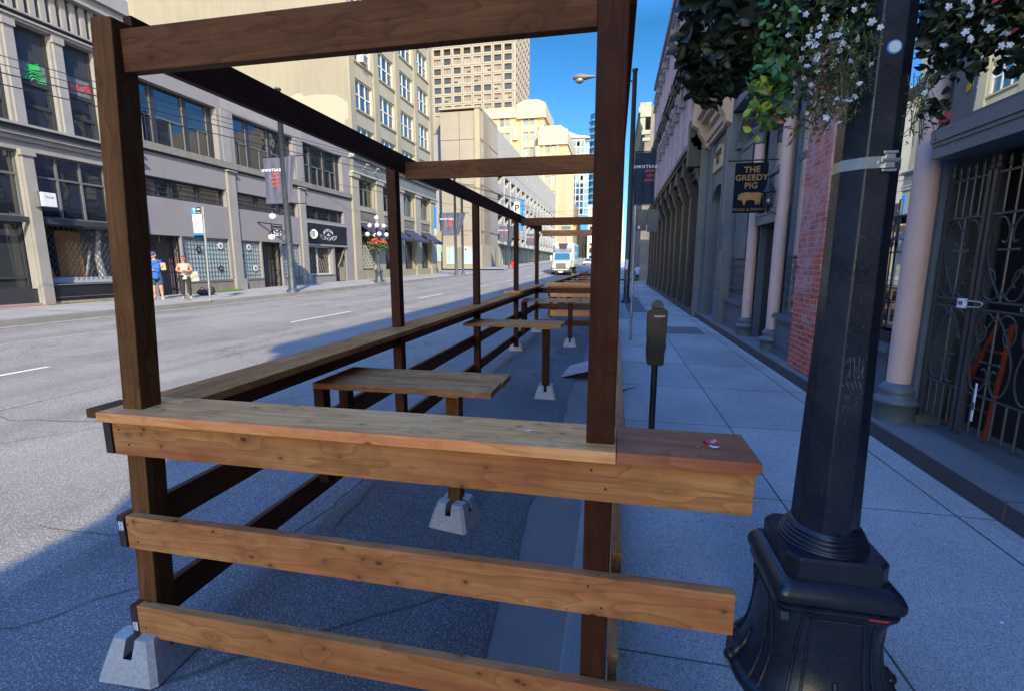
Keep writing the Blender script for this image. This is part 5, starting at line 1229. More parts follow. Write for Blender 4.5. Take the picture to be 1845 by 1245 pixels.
# sand coloured pediment with scrolled brackets
mb = MB()
for z0, z1, p_ in ((4.95, 5.06, .08), (5.061, 5.15, .14), (5.151, 5.3, .10), (5.55, 5.66, .3), (5.661, 5.8, .42), (5.801, 5.88, .36)): mb.fb(RF, 12.5, 15.3, z0, z1, -.02, p_)
mb.prism(RF, [(12.5, 5.881), (15.3, 5.881), (15.3, 5.98), (13.9, 6.62), (12.5, 5.98)], -.02, .3)
mb.prism(RF, [(12.4, 5.96), (13.9, 6.64), (15.4, 5.96), (15.4, 6.1), (13.9, 6.82), (12.4, 6.1)], .0, .5)
for y in (12.45, 15.02):
    prof = [(0, 4.9), (.12, 4.95), (.16, 5.1), (.30, 5.3), (.34, 5.45), (.5, 5.55), (.5, 6.3), (0, 6.3)]
    mb.prism(lambda a, b, d: (2.5-a, d, b), prof, y, y+.35)
mb.build('pediment', 'sand_moulding', A1)
mb = MB()
for k in range(4): mb.fb(RF, 13.2-.0+k*.06, 14.6-k*.06, 5.32+k*.012, 5.53-k*.012, .1+.02*k, .1+.02*k+.018)
mb.build('pediment_panel', 'sand_moulding', A1)

# ---------------------------------------------------------- dark cast iron storefront with mauve upper storeys
A2 = root('mauve_building', (2.5, 26, .15), 'long mauve painted building over a black cast iron ground floor', 'building')
body(A2, 3.6, 20, 15.34, 38.4, 0, 5, 'dark_interior', 'core'); body(A2, 2.9, 20, 15.34, 38.4, 5.0, 14.0, 'mauve_paint', 'core')
body(A2, 2.45, 3.6, 38.0, 38.4, 0, 14.0, 'mauve_paint', 'end_wall')
MB().box(2.34, 3.6, 15.31, 38.2, .149, .30).build('step', 'dark_stone', A2, .01)
ps = [15.45, 17.5, 19.3, 21.4, 23.2, 25.5, 27.8, 30.2, 32.6, 35.0, 37.3]
mb = MB()
for y in ps:
    mb.box(2.42, 2.95, y, y+.42, .301, 4.35); mb.box(2.36, 2.95, y-.05, y+.47, .301, .55); mb.box(2.38, 2.95, y-.03, y+.45, .551, .9); mb.box(2.38, 2.95, y-.03, y+.45, 4.0, 4.1); mb.box(2.40, 2.42, y+.08, y+.34, 1.0, 3.9)
    prof = [(0, 3.9), (.1, 4.0), (.2, 4.25), (.3, 4.5), (.42, 4.62), (.42, 5.3), (0, 5.3)]
    mb.prism(lambda a, b, d: (2.45-a*.8, d, b), prof, y+.06, y+.36)
parts('iron_pier', mb, 'cast_dark', A2)
mb = MB()
for a, b in zip(ps[:-1], ps[1:]):
    mb.box(2.75, 3.6, a+.42, b, .301, .85); mb.box(2.7, 3.6, a+.42, b, .851, .92); m_ = (a+.42+b)/2
    mb.tube([(2.8, m_, .92), (2.8, m_, 4.3)], .045, 8); mb.box(2.74, 2.9, a+.42, b, 3.3, 3.4)
    # scrolled bracket under the beam
    mb.tube(smooth_path([(2.62, a+.42, 3.6), (2.62, a+.5, 3.95), (2.62, a+.75, 4.1), (2.62, a+.85, 4.28)], 4), .03, 6); mb.tube(smooth_path([(2.62, b, 3.6), (2.62, b-.08, 3.95), (2.62, b-.33, 4.1), (2.62, b-.43, 4.28)], 4), .03, 6)
mb.build('shopfront_frames', 'cast_dark', A2)
for a, b in zip(ps[:-1], ps[1:]): MB().box(2.95, 2.98, a+.42, b, .92, 4.35).build('window', 'window_glass', A2)
mb = MB()
for z0, z1, x in ((4.35, 4.55, 2.4), (4.551, 4.7, 2.36), (4.701, 4.95, 2.42), (4.951, 5.05, 2.2), (5.051, 5.15, 2.08), (5.151, 5.3, 2.02), (5.301, 5.36, 2.12)): mb.box(x, 2.95, 15.36, 38.2, z0, z1)
y = 15.5
while y < 38: mb.box(2.2, 2.42, y, y+.09, 4.75, 4.94); y += .28
mb.box(1.96, 2.6, 15.36, 15.7, 4.5, 5.75)
mb.build('iron_cornice', 'cast_dark', A2)
wy = [16.15+2.02*i for i in range(11)]
wh = [(y, y+1.0, z, z+2.3) for y in wy for z in (5.85, 10.2)]
holes_wall('wall', RF, 15.34, 38.4, 5.3, 14.05, wh, .28, 'mauve_paint', A2)
for y in wy:
    for z in (5.85, 10.2):
        w_ = window(A2, RF, y, y+1.0, z, z+2.3, 'frame_white' if False else 'mauve_trim', 'dark_glass', hb=(z+1.2,), va=(), d=-.24, t=.05)
        mb = MB(); mb.fb(RF, y-.12, y+1.12, z-.14, z-.01, 0, .14)
        # arched hood
        P1_ = [(y+.5+.72*math.cos(t), z+2.1+.5*math.sin(t)) for t in lin(0, math.pi, 10)]; P2_ = [(y+.5+.56*math.cos(t), z+2.1+.36*math.sin(t)) for t in lin(0, math.pi, 10)]
        for k in range(10): mb.prism(RF, [P1_[k], P1_[k+1], P2_[k+1], P2_[k]], .0, .20)
        mb.fb(RF, y-.24, y-.06, z+1.95, z+2.15, 0, .24); mb.fb(RF, y+1.06, y+1.24, z+1.95, z+2.15, 0, .24); mb.fb(RF, y+.4, y+.6, z+2.44, z+2.72, .0, .26)
        mb.build('hood_moulding', 'mauve_trim', w_)
mb = MB()
for y in wy: mb.fb(RF, y-.6, y-.36, 5.4, 9.0, 0, .1); mb.fb(RF, y-.6, y-.36, 9.7, 13.2, 0, .1)
parts('pilaster_strip', mb, 'mauve_paint', A2)
mb = MB(); mb.fb(RF, 15.34, 38.4, 9.1, 9.25, 0, .14); mb.fb(RF, 15.34, 38.4, 9.251, 9.45, 0, .22); mb.fb(RF, 15.34, 38.4, 9.451, 9.5, 0, .3)
for y in wy[::2]: mb.fb(RF, y-.6, y-.36, 9.0, 9.45, 0, .36)
mb.build('belt_course', 'cast_dark', A2)
mb = MB(); mb.fb(RF, 15.34, 38.4, 13.4, 13.55, 0, .12); mb.fb(RF, 15.34, 38.45, 13.9, 14.2, -.5, .2); mb.build('roof_cornice', 'mauve_trim', A2)
# far stone building beyond the cross street
A3 = root('stone_building', (2.5, 60, .3), 'dark stone building with deep greenish cornice, beyond the mauve building', 'building')
SF = lambda a, b, d: (2.4-d, a, b)
fh = [(y, y+1.3, z, z+2.2) for y in [52.5+3.2*k for k in range(9)] for z in (1.2, 5.5, 9.4)]
holes_wall('wall', SF, 51, 82, 0, 14, fh, .3, 'far_stone', A3); body(A3, 2.9, 20, 51.01, 82, 0, 16.5, 'far_stone', 'core')
body(A3, 2.4, 2.9, 51.0, 51.3, 0, 14, 'far_stone', 'quoin')
for h in fh: window(A3, SF, *h, 'frame_dark', 'window_sky', d=-.26, hb=((h[2]+h[3])/2,))
mb = MB()
for z0, z1, p_ in ((13.4, 13.7, .2), (14.0, 14.4, .3), (15.6, 16.0, .5), (16.001, 16.5, .65), (16.501, 16.9, .55)): mb.fb(SF, 50.9, 82, z0, z1, -.5, p_)
for k in range(24): mb.prism(lambda a, b, d: (2.4-a, d, b), [(0, 14.0), (.15, 14.1), (.2, 14.6), (.48, 15.2), (.48, 15.6), (0, 15.6)], 51+k*1.3, 51.35+k*1.3)
mb.build('cornice', 'far_cornice', A3)
# low brick row behind the viewer whose roof throws the nearer edge of the shade
A4 = root('low_shop_row', (2.5, -20, .15), 'low dark row of shops behind the camera, only its shadow falls in view', 'building')
A4h = [(-58+3*k, -56+3*k, 1, 3) for k in range(16)]
holes_wall('wall', RF, -60, -8.73, 0, 8.95, A4h, .3, 'far_stone', A4); body(A4, 3.0, 20, -60, -8.73, 0, 8.94, 'far_stone', 'core')
for h in A4h: window(A4, RF, *h, 'frame_dark', 'dark_glass', d=-.2)

# ================================================================== pub sign and lantern
SG = root('pub_sign', (2.2, 9.2, 3.0), 'navy hanging pub sign with gold lettering and a golden pig', 'sign')
x0, x1, z0, z1 = 1.95, 2.47, 2.60, 3.42
def px_at(x, y, Y):
    import math as m
    f = Vector((-m.sin(yaw)*m.cos(pitch), m.cos(yaw)*m.cos(pitch), -m.sin(pitch))); r_ = Vector((m.cos(yaw), m.sin(yaw), 0)); u_ = r_.cross(f)
    d = (x-CX)/F*r_-(y-CY)/F*u_+f; t = Y/d.y; return (d.x*t, 1.75+d.z*t)
MB().box(x0, x1, 9.19, 9.215, z0, z1).build('panel', 'sign_navy', SG, .004)
mb = MB(); mb.tube([(1.86, 9.2, z1+.04), (2.62, 9.2, z1+.04)], .012, 8); mb.ball((1.85, 9.2, z1+.04), .022, 8)
for x in (2.02, 2.4): mb.tube([(x, 9.2, z1-.01), (x, 9.2, z1+.04)], .006, 6)
mb.build('bracket', 'iron_black', SG)
for s, z in (('THE', 3.265), ('GREEDY', 3.135), ('PIG', 3.005)): text('lettering', s, .135, .002, 'gold', SG, tm((2.215, 9.187, z), (1, 0, 0), (0, 0, 1)), spacing=1.05, bold=.003)
text('lettering', 'FOOD & DRINKS', .062, .002, 'gold', SG, tm((2.21, 9.187, 2.635), (1, 0, 0), (0, 0, 1)), spacing=1.08)
pig = [(-.165, .045), (-.195, .06), (-.2, .04), (-.185, .02), (-.2, -.005), (-.195, -.035), (-.16, -.05), (-.14, -.04), (-.12, -.055), (-.11, -.1), (-.095, -.135), (-.075, -.13), (-.075, -.1), (-.06, -.06), (-.03, -.045), (.03, -.045), (.07, -.055), (.09, -.1), (.08, -.13), (.105, -.132), (.12, -.1), (.13, -.07), (.14, -.105), (.13, -.135), (.155, -.13), (.165, -.09), (.17, -.03), (.185, .01), (.185, .045), (.205, .065), (.2, .08), (.18, .06), (.16, .075), (.1, .085), (.02, .078), (-.05, .09), (-.1, .085), (-.13, .07), (-.15, .085), (-.155, .06)]
MB().prism(lambda a, b, d: (2.215+a, 9.19-d, 2.855+b*.95), pig, .0, .012).build('pig_emblem', 'gold', SG)
LN = root('wall_lantern', (2.5, 8.9, 2.7), 'small black wall lantern beside the pub sign', 'lantern')
mb = MB(); c_ = (2.40, 8.78, 2.55); mb.lathe([(.0, 0), (.02, .02), (.03, .1), (.06, .12), (.075, .13)], (c_[0]-.0, c_[1]-.0, c_[2]), 8); mb.lathe([(.115, .33), (.10, .345), (.05, .44), (.02, .46), (.012, .52), (0, .54)], c_, 8)
for k in range(8):
    t = k*math.pi/4; mb.bar((c_[0]+.07*math.cos(t), c_[1]+.07*math.sin(t), c_[2]+.13), (c_[0]+.1*math.cos(t), c_[1]+.1*math.sin(t), c_[2]+.33), .008)
mb.bar((2.40, 8.78, 2.6), (2.56, 8.78, 2.52), .02); mb.build('frame', 'iron_black', LN); MB().lathe([(.062, .132), (.092, .328)], c_, 8).build('glass', 'display_glass', LN); MB().ball((c_[0], c_[1], c_[2]+.2), .03, 8).build('bulb', 'globe_white', LN)

# ================================================================== near lamp post with flower baskets
LP = root('lamp_post', (.80, 1.88, .15), 'thick black octagonal lamp post on a flared square base, beside the patio on the right', 'lamp post')
C0 = (.80, 1.88, 0); PH = math.pi/8
def sqring(half, z, cr, n=5):
    pts = []
    for q in range(4):
        cx_, cy_ = ((1, 1), (-1, 1), (-1, -1), (1, -1))[q]
        for k in range(n+1):
            t = math.pi/2*q+math.pi/2*k/n; pts.append((C0[0]+cx_*(half-cr)+cr*math.cos(t), C0[1]+cy_*(half-cr)+cr*math.sin(t), z))
    return pts
def sqloft(mb, prof, n=5, smooth=False):
    vs = []
    for h, z, cr in prof: vs += sqring(h, z, cr, n)
    m_ = 4*(n+1); k = len(prof)
    mb.add(vs, [(i*m_+j, i*m_+(j+1) % m_, (i+1)*m_+(j+1) % m_, (i+1)*m_+j) for i in range(k-1) for j in range(m_)], smooth)
    mb.add(vs[:m_], [tuple(range(m_))[::-1]]); mb.add(vs[-m_:], [tuple(range(m_))])
    return mb
mb = MB(); mb.lathe([(.110, .79), (.095, 1.5), (.0915, 2.06), (.089, 2.6), (.085, 3.6), (.075, 5.4)], C0, 8, False, ph=PH)
mb.build('shaft', 'lamp_black', LP, .004)
rp = [(.146, .735)]
for z_, r_ in ((.746, .143), (.761, .137), (.775, .130), (.788, .122)):
    rp += [(r_-.006, z_-.006), (r_, z_-.003), (r_+.002, z_+.001), (r_, z_+.005), (r_-.006, z_+.007)]
rp += [(.116, .80), (.10, .802)]
mb = MB(); mb.lathe(rp, C0, 40); mb.build('collar_rings', 'lamp_black', LP)
mb = MB(); sqloft(mb, [(.164, .655, .035), (.164, .725, .035), (.158, .735, .035)], 1); mb.build('upper_slab', 'lamp_black', LP, .0025)
mb = MB(); sqloft(mb, [(.180, .572, .03), (.196, .576, .034), (.206, .588, .036), (.2085, .602, .036), (.206, .618, .036), (.196, .636, .034), (.182, .650, .03), (.164, .656, .03)], 6, True); mb.build('torus_band', 'lamp_black', LP)
mb = MB(); sqloft(mb, [(.196, .552, .05), (.200, .556, .05), (.200, .566, .05), (.192, .571, .05)], 6); mb.build('lower_plate', 'lamp_black', LP)
PF_ = [(.551, .196, .22), (.54, .192, .28), (.525, .189, .36), (.505, .188, .46), (.48, .190, .58), (.45, .194, .70), (.41, .199, .8), (.37, .205, .85), (.33, .212, .88), (.30, .219, .9), (.27, .228, .9), (.24, .240, .9), (.215, .252, .9), (.195, .264, .9), (.186, .272, .9), (.185, .284, .9), (.151, .289, .9)]
mb = MB(); sqloft(mb, [(h, z, h*c_) for z, h, c_ in PF_], 7, True); mb.build('pedestal', 'lamp_black', LP)
def surf(off, c_):
    o_ = abs(off); return 1.0 if o_ <= 1-c_ else (1-c_)+math.sqrt(max(0, c_*c_-(o_-(1-c_))**2))
for sx, sy in ((0, -1), (0, 1), (-1, 0), (1, 0)):
    rb = MB()
    def pt(off, z, h, c_): k = surf(off, c_)*h+.0012; return (C0[0]+(sx*k if sx else off*h), C0[1]+(sy*k if sy else off*h), z)
    for off in (-.60, -.45, .45, .60): rb.tube([pt(off, *p) for p in PF_[2:14]], .0055, 6)
    for p in (PF_[2], PF_[12]): rb.tube([pt(o_, *p) for o_ in (-.45, -.22, 0, .22, .45)], .0055, 6)
    rb.build('panel_moulding', 'lamp_black', LP)
    ft = MB(); fx_, fy_ = C0[0]+sx*.285, C0[1]+sy*.285; ft.ball((fx_, fy_, .182), .026, 12, (1, 1, .95)); ft.tube(smooth_path([(fx_, fy_, .18), (C0[0]+sx*.262, C0[1]+sy*.262, .212), (C0[0]+sx*.236, C0[1]+sy*.236, .25), (C0[0]+sx*.215, C0[1]+sy*.215, .31)], 4), [.022]*5+[.016]*4+[.010]*4, 8); ft.build('scroll_foot', 'lamp_black', LP)
MB().box(.612, .638, 1.672, 1.684, .520, .55).build('bracket_lug', 'pole_blue', LP, .002)
MB().box(.885, .945, 1.678, 1.6795, .556, .562).build('red_smear', 'sign_red', LP)
mb = MB(); mb.ball((.905, 1.716, .47), .011, 10); mb.build('set_screw', 'galvanised', LP)
st_ = MB(); st_.lathe([(.0918, 2.045), (.0935, 2.045), (.0933, 2.08), (.0914, 2.08)], C0, 8, False, ph=PH); st_.build('steel_strap', 'steel_strap', LP)
cx_, cy_ = .80, 1.88-.0935*math.cos(PH)
sb_ = MB(); sb_.box(cx_+.012, cx_+.040, cy_-.012, cy_+.004, 2.043, 2.085); sb_.box(cx_+.006, cx_+.046, cy_-.014, cy_-.006, 2.086, 2.094); sb_.box(cx_+.006, cx_+.046, cy_-.014, cy_-.006, 2.032, 2.04); sb_.tube([(cx_+.003, cy_-.012, 2.0655), (cx_+.05, cy_-.012, 2.0655)], .006, 8)
sb_.build('strap_buckle', 'steel_strap', LP, .001)
ty_ = 1.88-.090*math.cos(PH)
tg = MB(); tg.tube([(.805, ty_+.002, 2.395), (.805, ty_-.003, 2.395)], .0205, 20); tgo = tg.build('number_tag', 'sign_blue', LP); MB().tube([(.805, ty_-.0031, 2.395), (.805, ty_-.005, 2.395)], .0165, 20).build('tag_face', 'globe_white', tgo)
sc = MB(); q = random.Random(11)
def scr(x, z, dx, dz, wd=.0010):
    def fy(z): return 1.88-(.110-.015*(z-.79)/.71 if z < 1.5 else .095-.0035*(z-1.5)/.56)*math.cos(PH)-.0008
    sc.bar((x, fy(z), z), (x+dx, fy(z+dz), z+dz), wd, .0006, up=(0, 1, 0))
for _ in range(30):
    scr(.80+q.uniform(-.02, .03), q.uniform(1.22, 1.44), q.uniform(-.01, .01), q.uniform(-.022, .022), .0008)
for _ in range(40):
    scr(.80+q.uniform(-.032, .032), q.uniform(.85, 1.9), q.uniform(-.008, .008), q.uniform(-.01, .01), .0008)
for x in (.784, .797, .811, .822): scr(x, 1.44, .004, -.07); scr(x-.006, 1.36, .014, -.03)
sc.build('scratches', 'scratch', LP)
ar = MB()
for s in (-1, 1):
    ar.tube(smooth_path([(.80+s*.08, 1.88, 3.05), (.80+s*.25, 1.9, 3.2), (.80+s*.4, 1.93, 3.15)], 5), .014, 8)
ar.build('basket_arms', 'lamp_black', LP)

plain('moss', (.012, .014, .009), .95, .4, 20)
def leaf_shape(mb, c, r, q, asp=.8, fold=.35, point=.25, nrm=None):
    nrm = nrm or Vector((q.gauss(0, 1), q.gauss(0, 1)-.6, q.gauss(0, 1)+.2)); nrm.normalize()
    t = nrm.cross(Vector((q.gauss(0, 1), q.gauss(0, 1), q.gauss(0, 1)-1.0))).normalized(); b = nrm.cross(t)
    pr = [(-1, 0), (-.55, .62), (.05, .78), (.6, .5), (1+point, 0), (.6, -.5), (.05, -.78), (-.55, -.62)]
    C_ = Vector(c); vs = [C_-nrm*fold*r*.3]
    for u, v_ in pr: vs.append(C_+t*u*r+b*v_*r*asp+nrm*(abs(v_)*fold*r-.3*fold*r-.25*r*max(0, u)**2))
    mb.add(vs, [(0, 1+i, 1+(i+1) % 8) for i in range(8)], True)
def flower(mb, c, r, q, n=5, nrm=None):
    nrm = (nrm or Vector((q.gauss(0, .5)-.1, -1, q.gauss(0, .5)+.1))).normalized(); t = nrm.cross(Vector((0, 0, 1))).normalized(); b = nrm.cross(t); C_ = Vector(c); a0 = q.uniform(0, 6)
    for k in range(n):
        a = a0+2*math.pi*k/n; d = t*math.cos(a)+b*math.sin(a); e = -t*math.sin(a)+b*math.cos(a); rr_ = r*q.uniform(.8, 1.1)
        mb.add([C_, C_+d*rr_*.45+e*rr_*.34+nrm*r*.1, C_+d*rr_*.95+e*rr_*.3+nrm*r*.05, C_+d*rr_*1.05+nrm*r*.0, C_+d*rr_*.95-e*rr_*.3+nrm*r*.05, C_+d*rr_*.45-e*rr_*.34+nrm*r*.1], [(0, 1, 2, 3, 4, 5)], True)
    mb.add([C_+nrm*r*.12+t*r*.16, C_+nrm*r*.12+b*r*.16, C_+nrm*r*.12-t*r*.16, C_+nrm*r*.12-b*r*.16], [(0, 1, 2, 3)])
def shell(q, c, r, lo=-.9):
    while True:
        v_ = Vector((q.gauss(0, 1), q.gauss(0, 1), q.gauss(0, 1))).normalized()
        if v_.z > lo: break
    k = q.uniform(.55, 1.05); return Vector((c[0]+v_.x*r[0]*k, c[1]+v_.y*r[1]*k, c[2]+v_.z*r[2]*k))
def sprig(mb, fl, p, L_, q, lean, leaves=26, r=.010, flr=.0, stem=None):
    P_ = [Vector(p)]; d = Vector((lean[0], lean[1], -1)).normalized()
    for k in range(7): d = (d+Vector((q.gauss(0, .16), q.gauss(0, .16), q.gauss(0, .08)))).normalized(); P_.append(P_[-1]+d*L_/7)
    if stem is not None: stem.tube(P_, .0012, 4)
    for k in range(leaves):
        t = q.random()*6.99; i = int(t); pt = P_[i].lerp(P_[i+1], t-i)+Vector((q.gauss(0, .008), q.gauss(0, .008), q.gauss(0, .008)))
        leaf_shape(mb, pt, r*q.uniform(.6, 1.2), q, .45)
    if flr and q.random() < .5: flower(fl, P_[q.randrange(2, 8)]+Vector((0, -.01, 0)), flr*q.uniform(.7, 1.1), q)
# left basket
q = random.Random(5)
BK = root('flower_basket', (.50, 1.93, 2.5), 'hanging basket with big dark leaves and lime trailers, left of the black lamp post', 'flower basket', 'hanging flower baskets')
bx = MB(); bx.ball((.50, 1.95, 2.54), .19, 20, (1.05, 1, .75)); bx.build('basket', 'moss', BK)
hg = MB()
for a in (0, 2.1, 4.2): hg.tube([(.5+.2*math.cos(a), 1.95+.2*math.sin(a), 2.62), (.44, 1.93, 3.15)], .003, 5)
hg.build('hanger', 'iron_black', BK)
dk, md, lm, sm, dr, wh_, vi, stm, rd = [MB() for _ in range(9)]
for _ in range(520):   # big dark leaves on the left
    p = shell(q, (.33, 1.92, 2.56), (.15, .17, .25), -.95); leaf_shape(dk, p, q.uniform(.018, .036), q, .75, .5)
for _ in range(120): p = shell(q, (.30, 1.88, 2.38), (.07, .08, .10)); leaf_shape(dk, p, q.uniform(.018, .034), q, .75, .6)
for _ in range(430):
    p = shell(q, (.49, 1.86, 2.50), (.11, .13, .22)); leaf_shape(dk, p, q.uniform(.010, .02), q)
for _ in range(620):   # mid green trailers hanging in the middle
    t = q.random(); x = .455+q.gauss(0, .035)*(1-.2*t)+.02*t; z = 2.55-.36*t; p = (x, 1.80+q.gauss(0, .05), z+q.gauss(0, .012)); leaf_shape(md if q.random() < .8 else sm, p, q.uniform(.007, .016), q, .9, .3)
for _ in range(34):
    p = (.435+q.gauss(0, .03), 1.76+q.gauss(0, .02), 2.24+q.gauss(0, .05)); leaf_shape(lm, p, q.uniform(.010, .019), q, .95, .2)
for _ in range(40):
    p = (.49+q.gauss(0, .03), 1.77+q.gauss(0, .03), 2.21+q.gauss(0, .035)); leaf_shape(dr, p, q.uniform(.006, .012), q)
for _ in range(900):
    p = shell(q, (.63, 1.91, 2.50), (.14, .17, .21)); leaf_shape(sm if q.random() < .45 else dk, p, q.uniform(.006, .014), q, .6)
for _ in range(30):
    x = q.uniform(.48, .72); z = q.uniform(2.33, 2.62); flower(wh_, (x, 1.76+q.gauss(0, .02), z), q.uniform(.007, .0115), q)
flower(wh_, (.552, 1.74, 2.53), .019, q)
for _ in range(700): leaf_shape(sm if q.random() < .5 else dk, (q.uniform(.46, .75), 1.78+abs(q.gauss(0, .05)), q.uniform(2.36, 2.66)), q.uniform(.005, .012), q, .7)
for _ in range(26): flower(wh_, (q.uniform(.44, .73), 1.75+q.gauss(0, .012), q.uniform(2.42, 2.66)), q.uniform(.006, .012), q, 4 if q.random() < .4 else 5)
for _ in range(420): leaf_shape(dk if q.random() < .6 else md, (q.uniform(.40, .74), 1.76+abs(q.gauss(0, .05)), q.uniform(2.44, 2.70)), q.uniform(.009, .019), q)
for _ in range(60):
    x = q.uniform(.50, .74); p = (x, 1.78+q.gauss(0, .03), 2.40+q.uniform(-.05, .1)); sprig(sm, wh_, p, q.uniform(.06, .16), q, (0, 0), 14, .007, .011, stm)
for _ in range(34):   # long trailing sprig right above the brick pillar
    p = (.655+q.gauss(0, .022), 1.80+q.gauss(0, .03), 2.36); sprig(sm, wh_, p, q.uniform(.12, .27), q, (-.12, 0), 30, .007, .010, stm)
for _ in range(8): flower(vi, (q.uniform(.45, .6), 1.76, q.uniform(2.57, 2.66)), .015, q)
for _ in range(5): leaf_shape(rd, (q.uniform(.5, .72), 1.78, q.uniform(2.28, 2.4)), .009, q)
for mb_, nm, mt in ((dk, 'dark_leaves', 'leaf_dark'), (md, 'trailing_leaves', 'leaf_mid'), (lm, 'lime_leaves', 'leaf_lime'), (sm, 'small_leaves', 'leaf_small'), (dr, 'dry_leaves', 'leaf_dry'), (wh_, 'white_flowers', 'flower_white'), (vi, 'violet_flowers', 'flower_violet'), (stm, 'stems', 'leaf_small'), (rd, 'red_flowers', 'flower_red')): struct(mb_.build(nm, mt, BK), 'stuff')
# right basket
BK2 = root('flower_basket', (1.18, 1.93, 2.5), 'hanging basket with white and red flowers, right of the lamp post top', 'flower basket', 'hanging flower baskets')
MB().ball((1.14, 1.95, 2.56), .18, 20, (1.05, 1, .75)).build('basket', 'moss', BK2)
hg = MB()
for a in (0, 2.1, 4.2): hg.tube([(1.14+.2*math.cos(a), 1.95+.2*math.sin(a), 2.62), (1.2, 1.93, 3.15)], .003, 5)
hg.build('hanger', 'iron_black', BK2)
dk, md, sm, wh_, rd, stm, dr = [MB() for _ in range(7)]
for _ in range(700):
    p = shell(q, (1.12, 1.91, 2.50), (.21, .17, .19)); leaf_shape(dk, p, q.uniform(.010, .026), q)
for _ in range(700): leaf_shape(sm if q.random() < .4 else dk, (q.uniform(.93, 1.27), 1.79+abs(q.gauss(0, .04)), q.uniform(2.40, 2.66)), q.uniform(.006, .016), q, .7)
for _ in range(320): p = shell(q, (1.10, 1.88, 2.50), (.2, .15, .19)); leaf_shape(sm, p, q.uniform(.006, .014), q, .6)
for _ in range(40): flower(wh_, (q.uniform(.93, 1.22), 1.77+q.gauss(0, .02), q.uniform(2.36, 2.62)), q.uniform(.006, .0115), q)
for _ in range(13): leaf_shape(rd, (q.uniform(1.02, 1.2), 1.76+q.gauss(0, .02), q.uniform(2.36, 2.55)), q.uniform(.008, .016), q)
for _ in range(16): p = (.91+q.gauss(0, .022), 1.82+q.gauss(0, .02), 2.32); sprig(sm, wh_, p, q.uniform(.1, .26), q, (-.05, 0), 16, .006, .008, stm)
for _ in range(26): leaf_shape(dk, (.94+q.gauss(0, .02), 1.80, 2.21+q.gauss(0, .02)), q.uniform(.010, .024), q)
for _ in range(12): leaf_shape(dr, (.97+q.gauss(0, .012), 1.80, 2.22+q.gauss(0, .02)), .008, q)
for mb_, nm, mt in ((dk, 'dark_leaves', 'leaf_dark'), (sm, 'small_leaves', 'leaf_small'), (wh_, 'white_flowers', 'flower_white'), (rd, 'red_flowers', 'flower_red'), (stm, 'stems', 'leaf_small'), (dr, 'dry_leaves', 'leaf_dry')): struct(mb_.build(nm, mt, BK2), 'stuff')

# ================================================================== parking meter, sign post, street poles
PM = root('parking_meter', (.37, 4.3, .15), 'dark double headed parking meter on a pole on the sidewalk', 'parking meter')
MB().tube([(.37, 4.3, .151), (.37, 4.3, .93)], .0275, 16).build('pole', 'meter_grey', PM)
mb = MB(); mb.prism(lambda a, b, d: (.37+a, 4.3+d, b), [(-.055, .885), (.06, .885), (.07, .90), (.072, 1.0), (.083, 1.055), (.076, 1.09), (.078, 1.14), (.083, 1.35), (.055, 1.372), (-.05, 1.372), (-.08, 1.35), (-.078, 1.14), (-.072, 1.09), (-.078, 1.0), (-.07, .90)], -.06, .075); mb.build('housing', 'meter_grey', PM, .006)
for i, y in enumerate((4.27, 4.335)):
    mb = MB(); mb.prism(lambda a, b, d: (.37+a, y+d, b), [(-.045, 1.372)]+[(.046*math.cos(t), 1.395+.046*math.sin(t)) for t in lin(math.pi, 0, 10)]+[(.045, 1.372)], -.024, .024); mb.build('dome', 'pole_blue', PM, .005)
text('number', '5243919', .022, .001, 'label_white', PM, tm((.385, 4.238, 1.30), (1, 0, 0), (0, 0, 1)), spacing=1.1, bold=.0006)
MB().box(.288, .2885, 4.27, 4.31, 1.09, 1.16).build('sticker', 'sign_green', PM); MB().box(.30, .44, 4.2375, 4.2395, 1.135, 1.14).build('seam', 'frame_dark', PM)
SP = root('sign_post', (.37, 10.4, .15), 'thin galvanised sign post with the blank backs of two parking signs', 'sign post')
MB().tube([(.37, 10.4, .151), (.37, 10.4, 2.9)], .03, 10).build('pole', 'galvanised', SP)
MB().box(.40, .60, 10.42, 10.426, 2.40, 2.82).build('sign_plate', 'pole_blue', SP, .001); MB().box(.612, .83, 10.43, 10.436, 2.38, 2.82).build('sign_plate', 'pole_blue', SP, .001)
MB().box(.43, .475, 10.414, 10.419, 2.44, 2.50).build('sticker', 'label_white', SP)
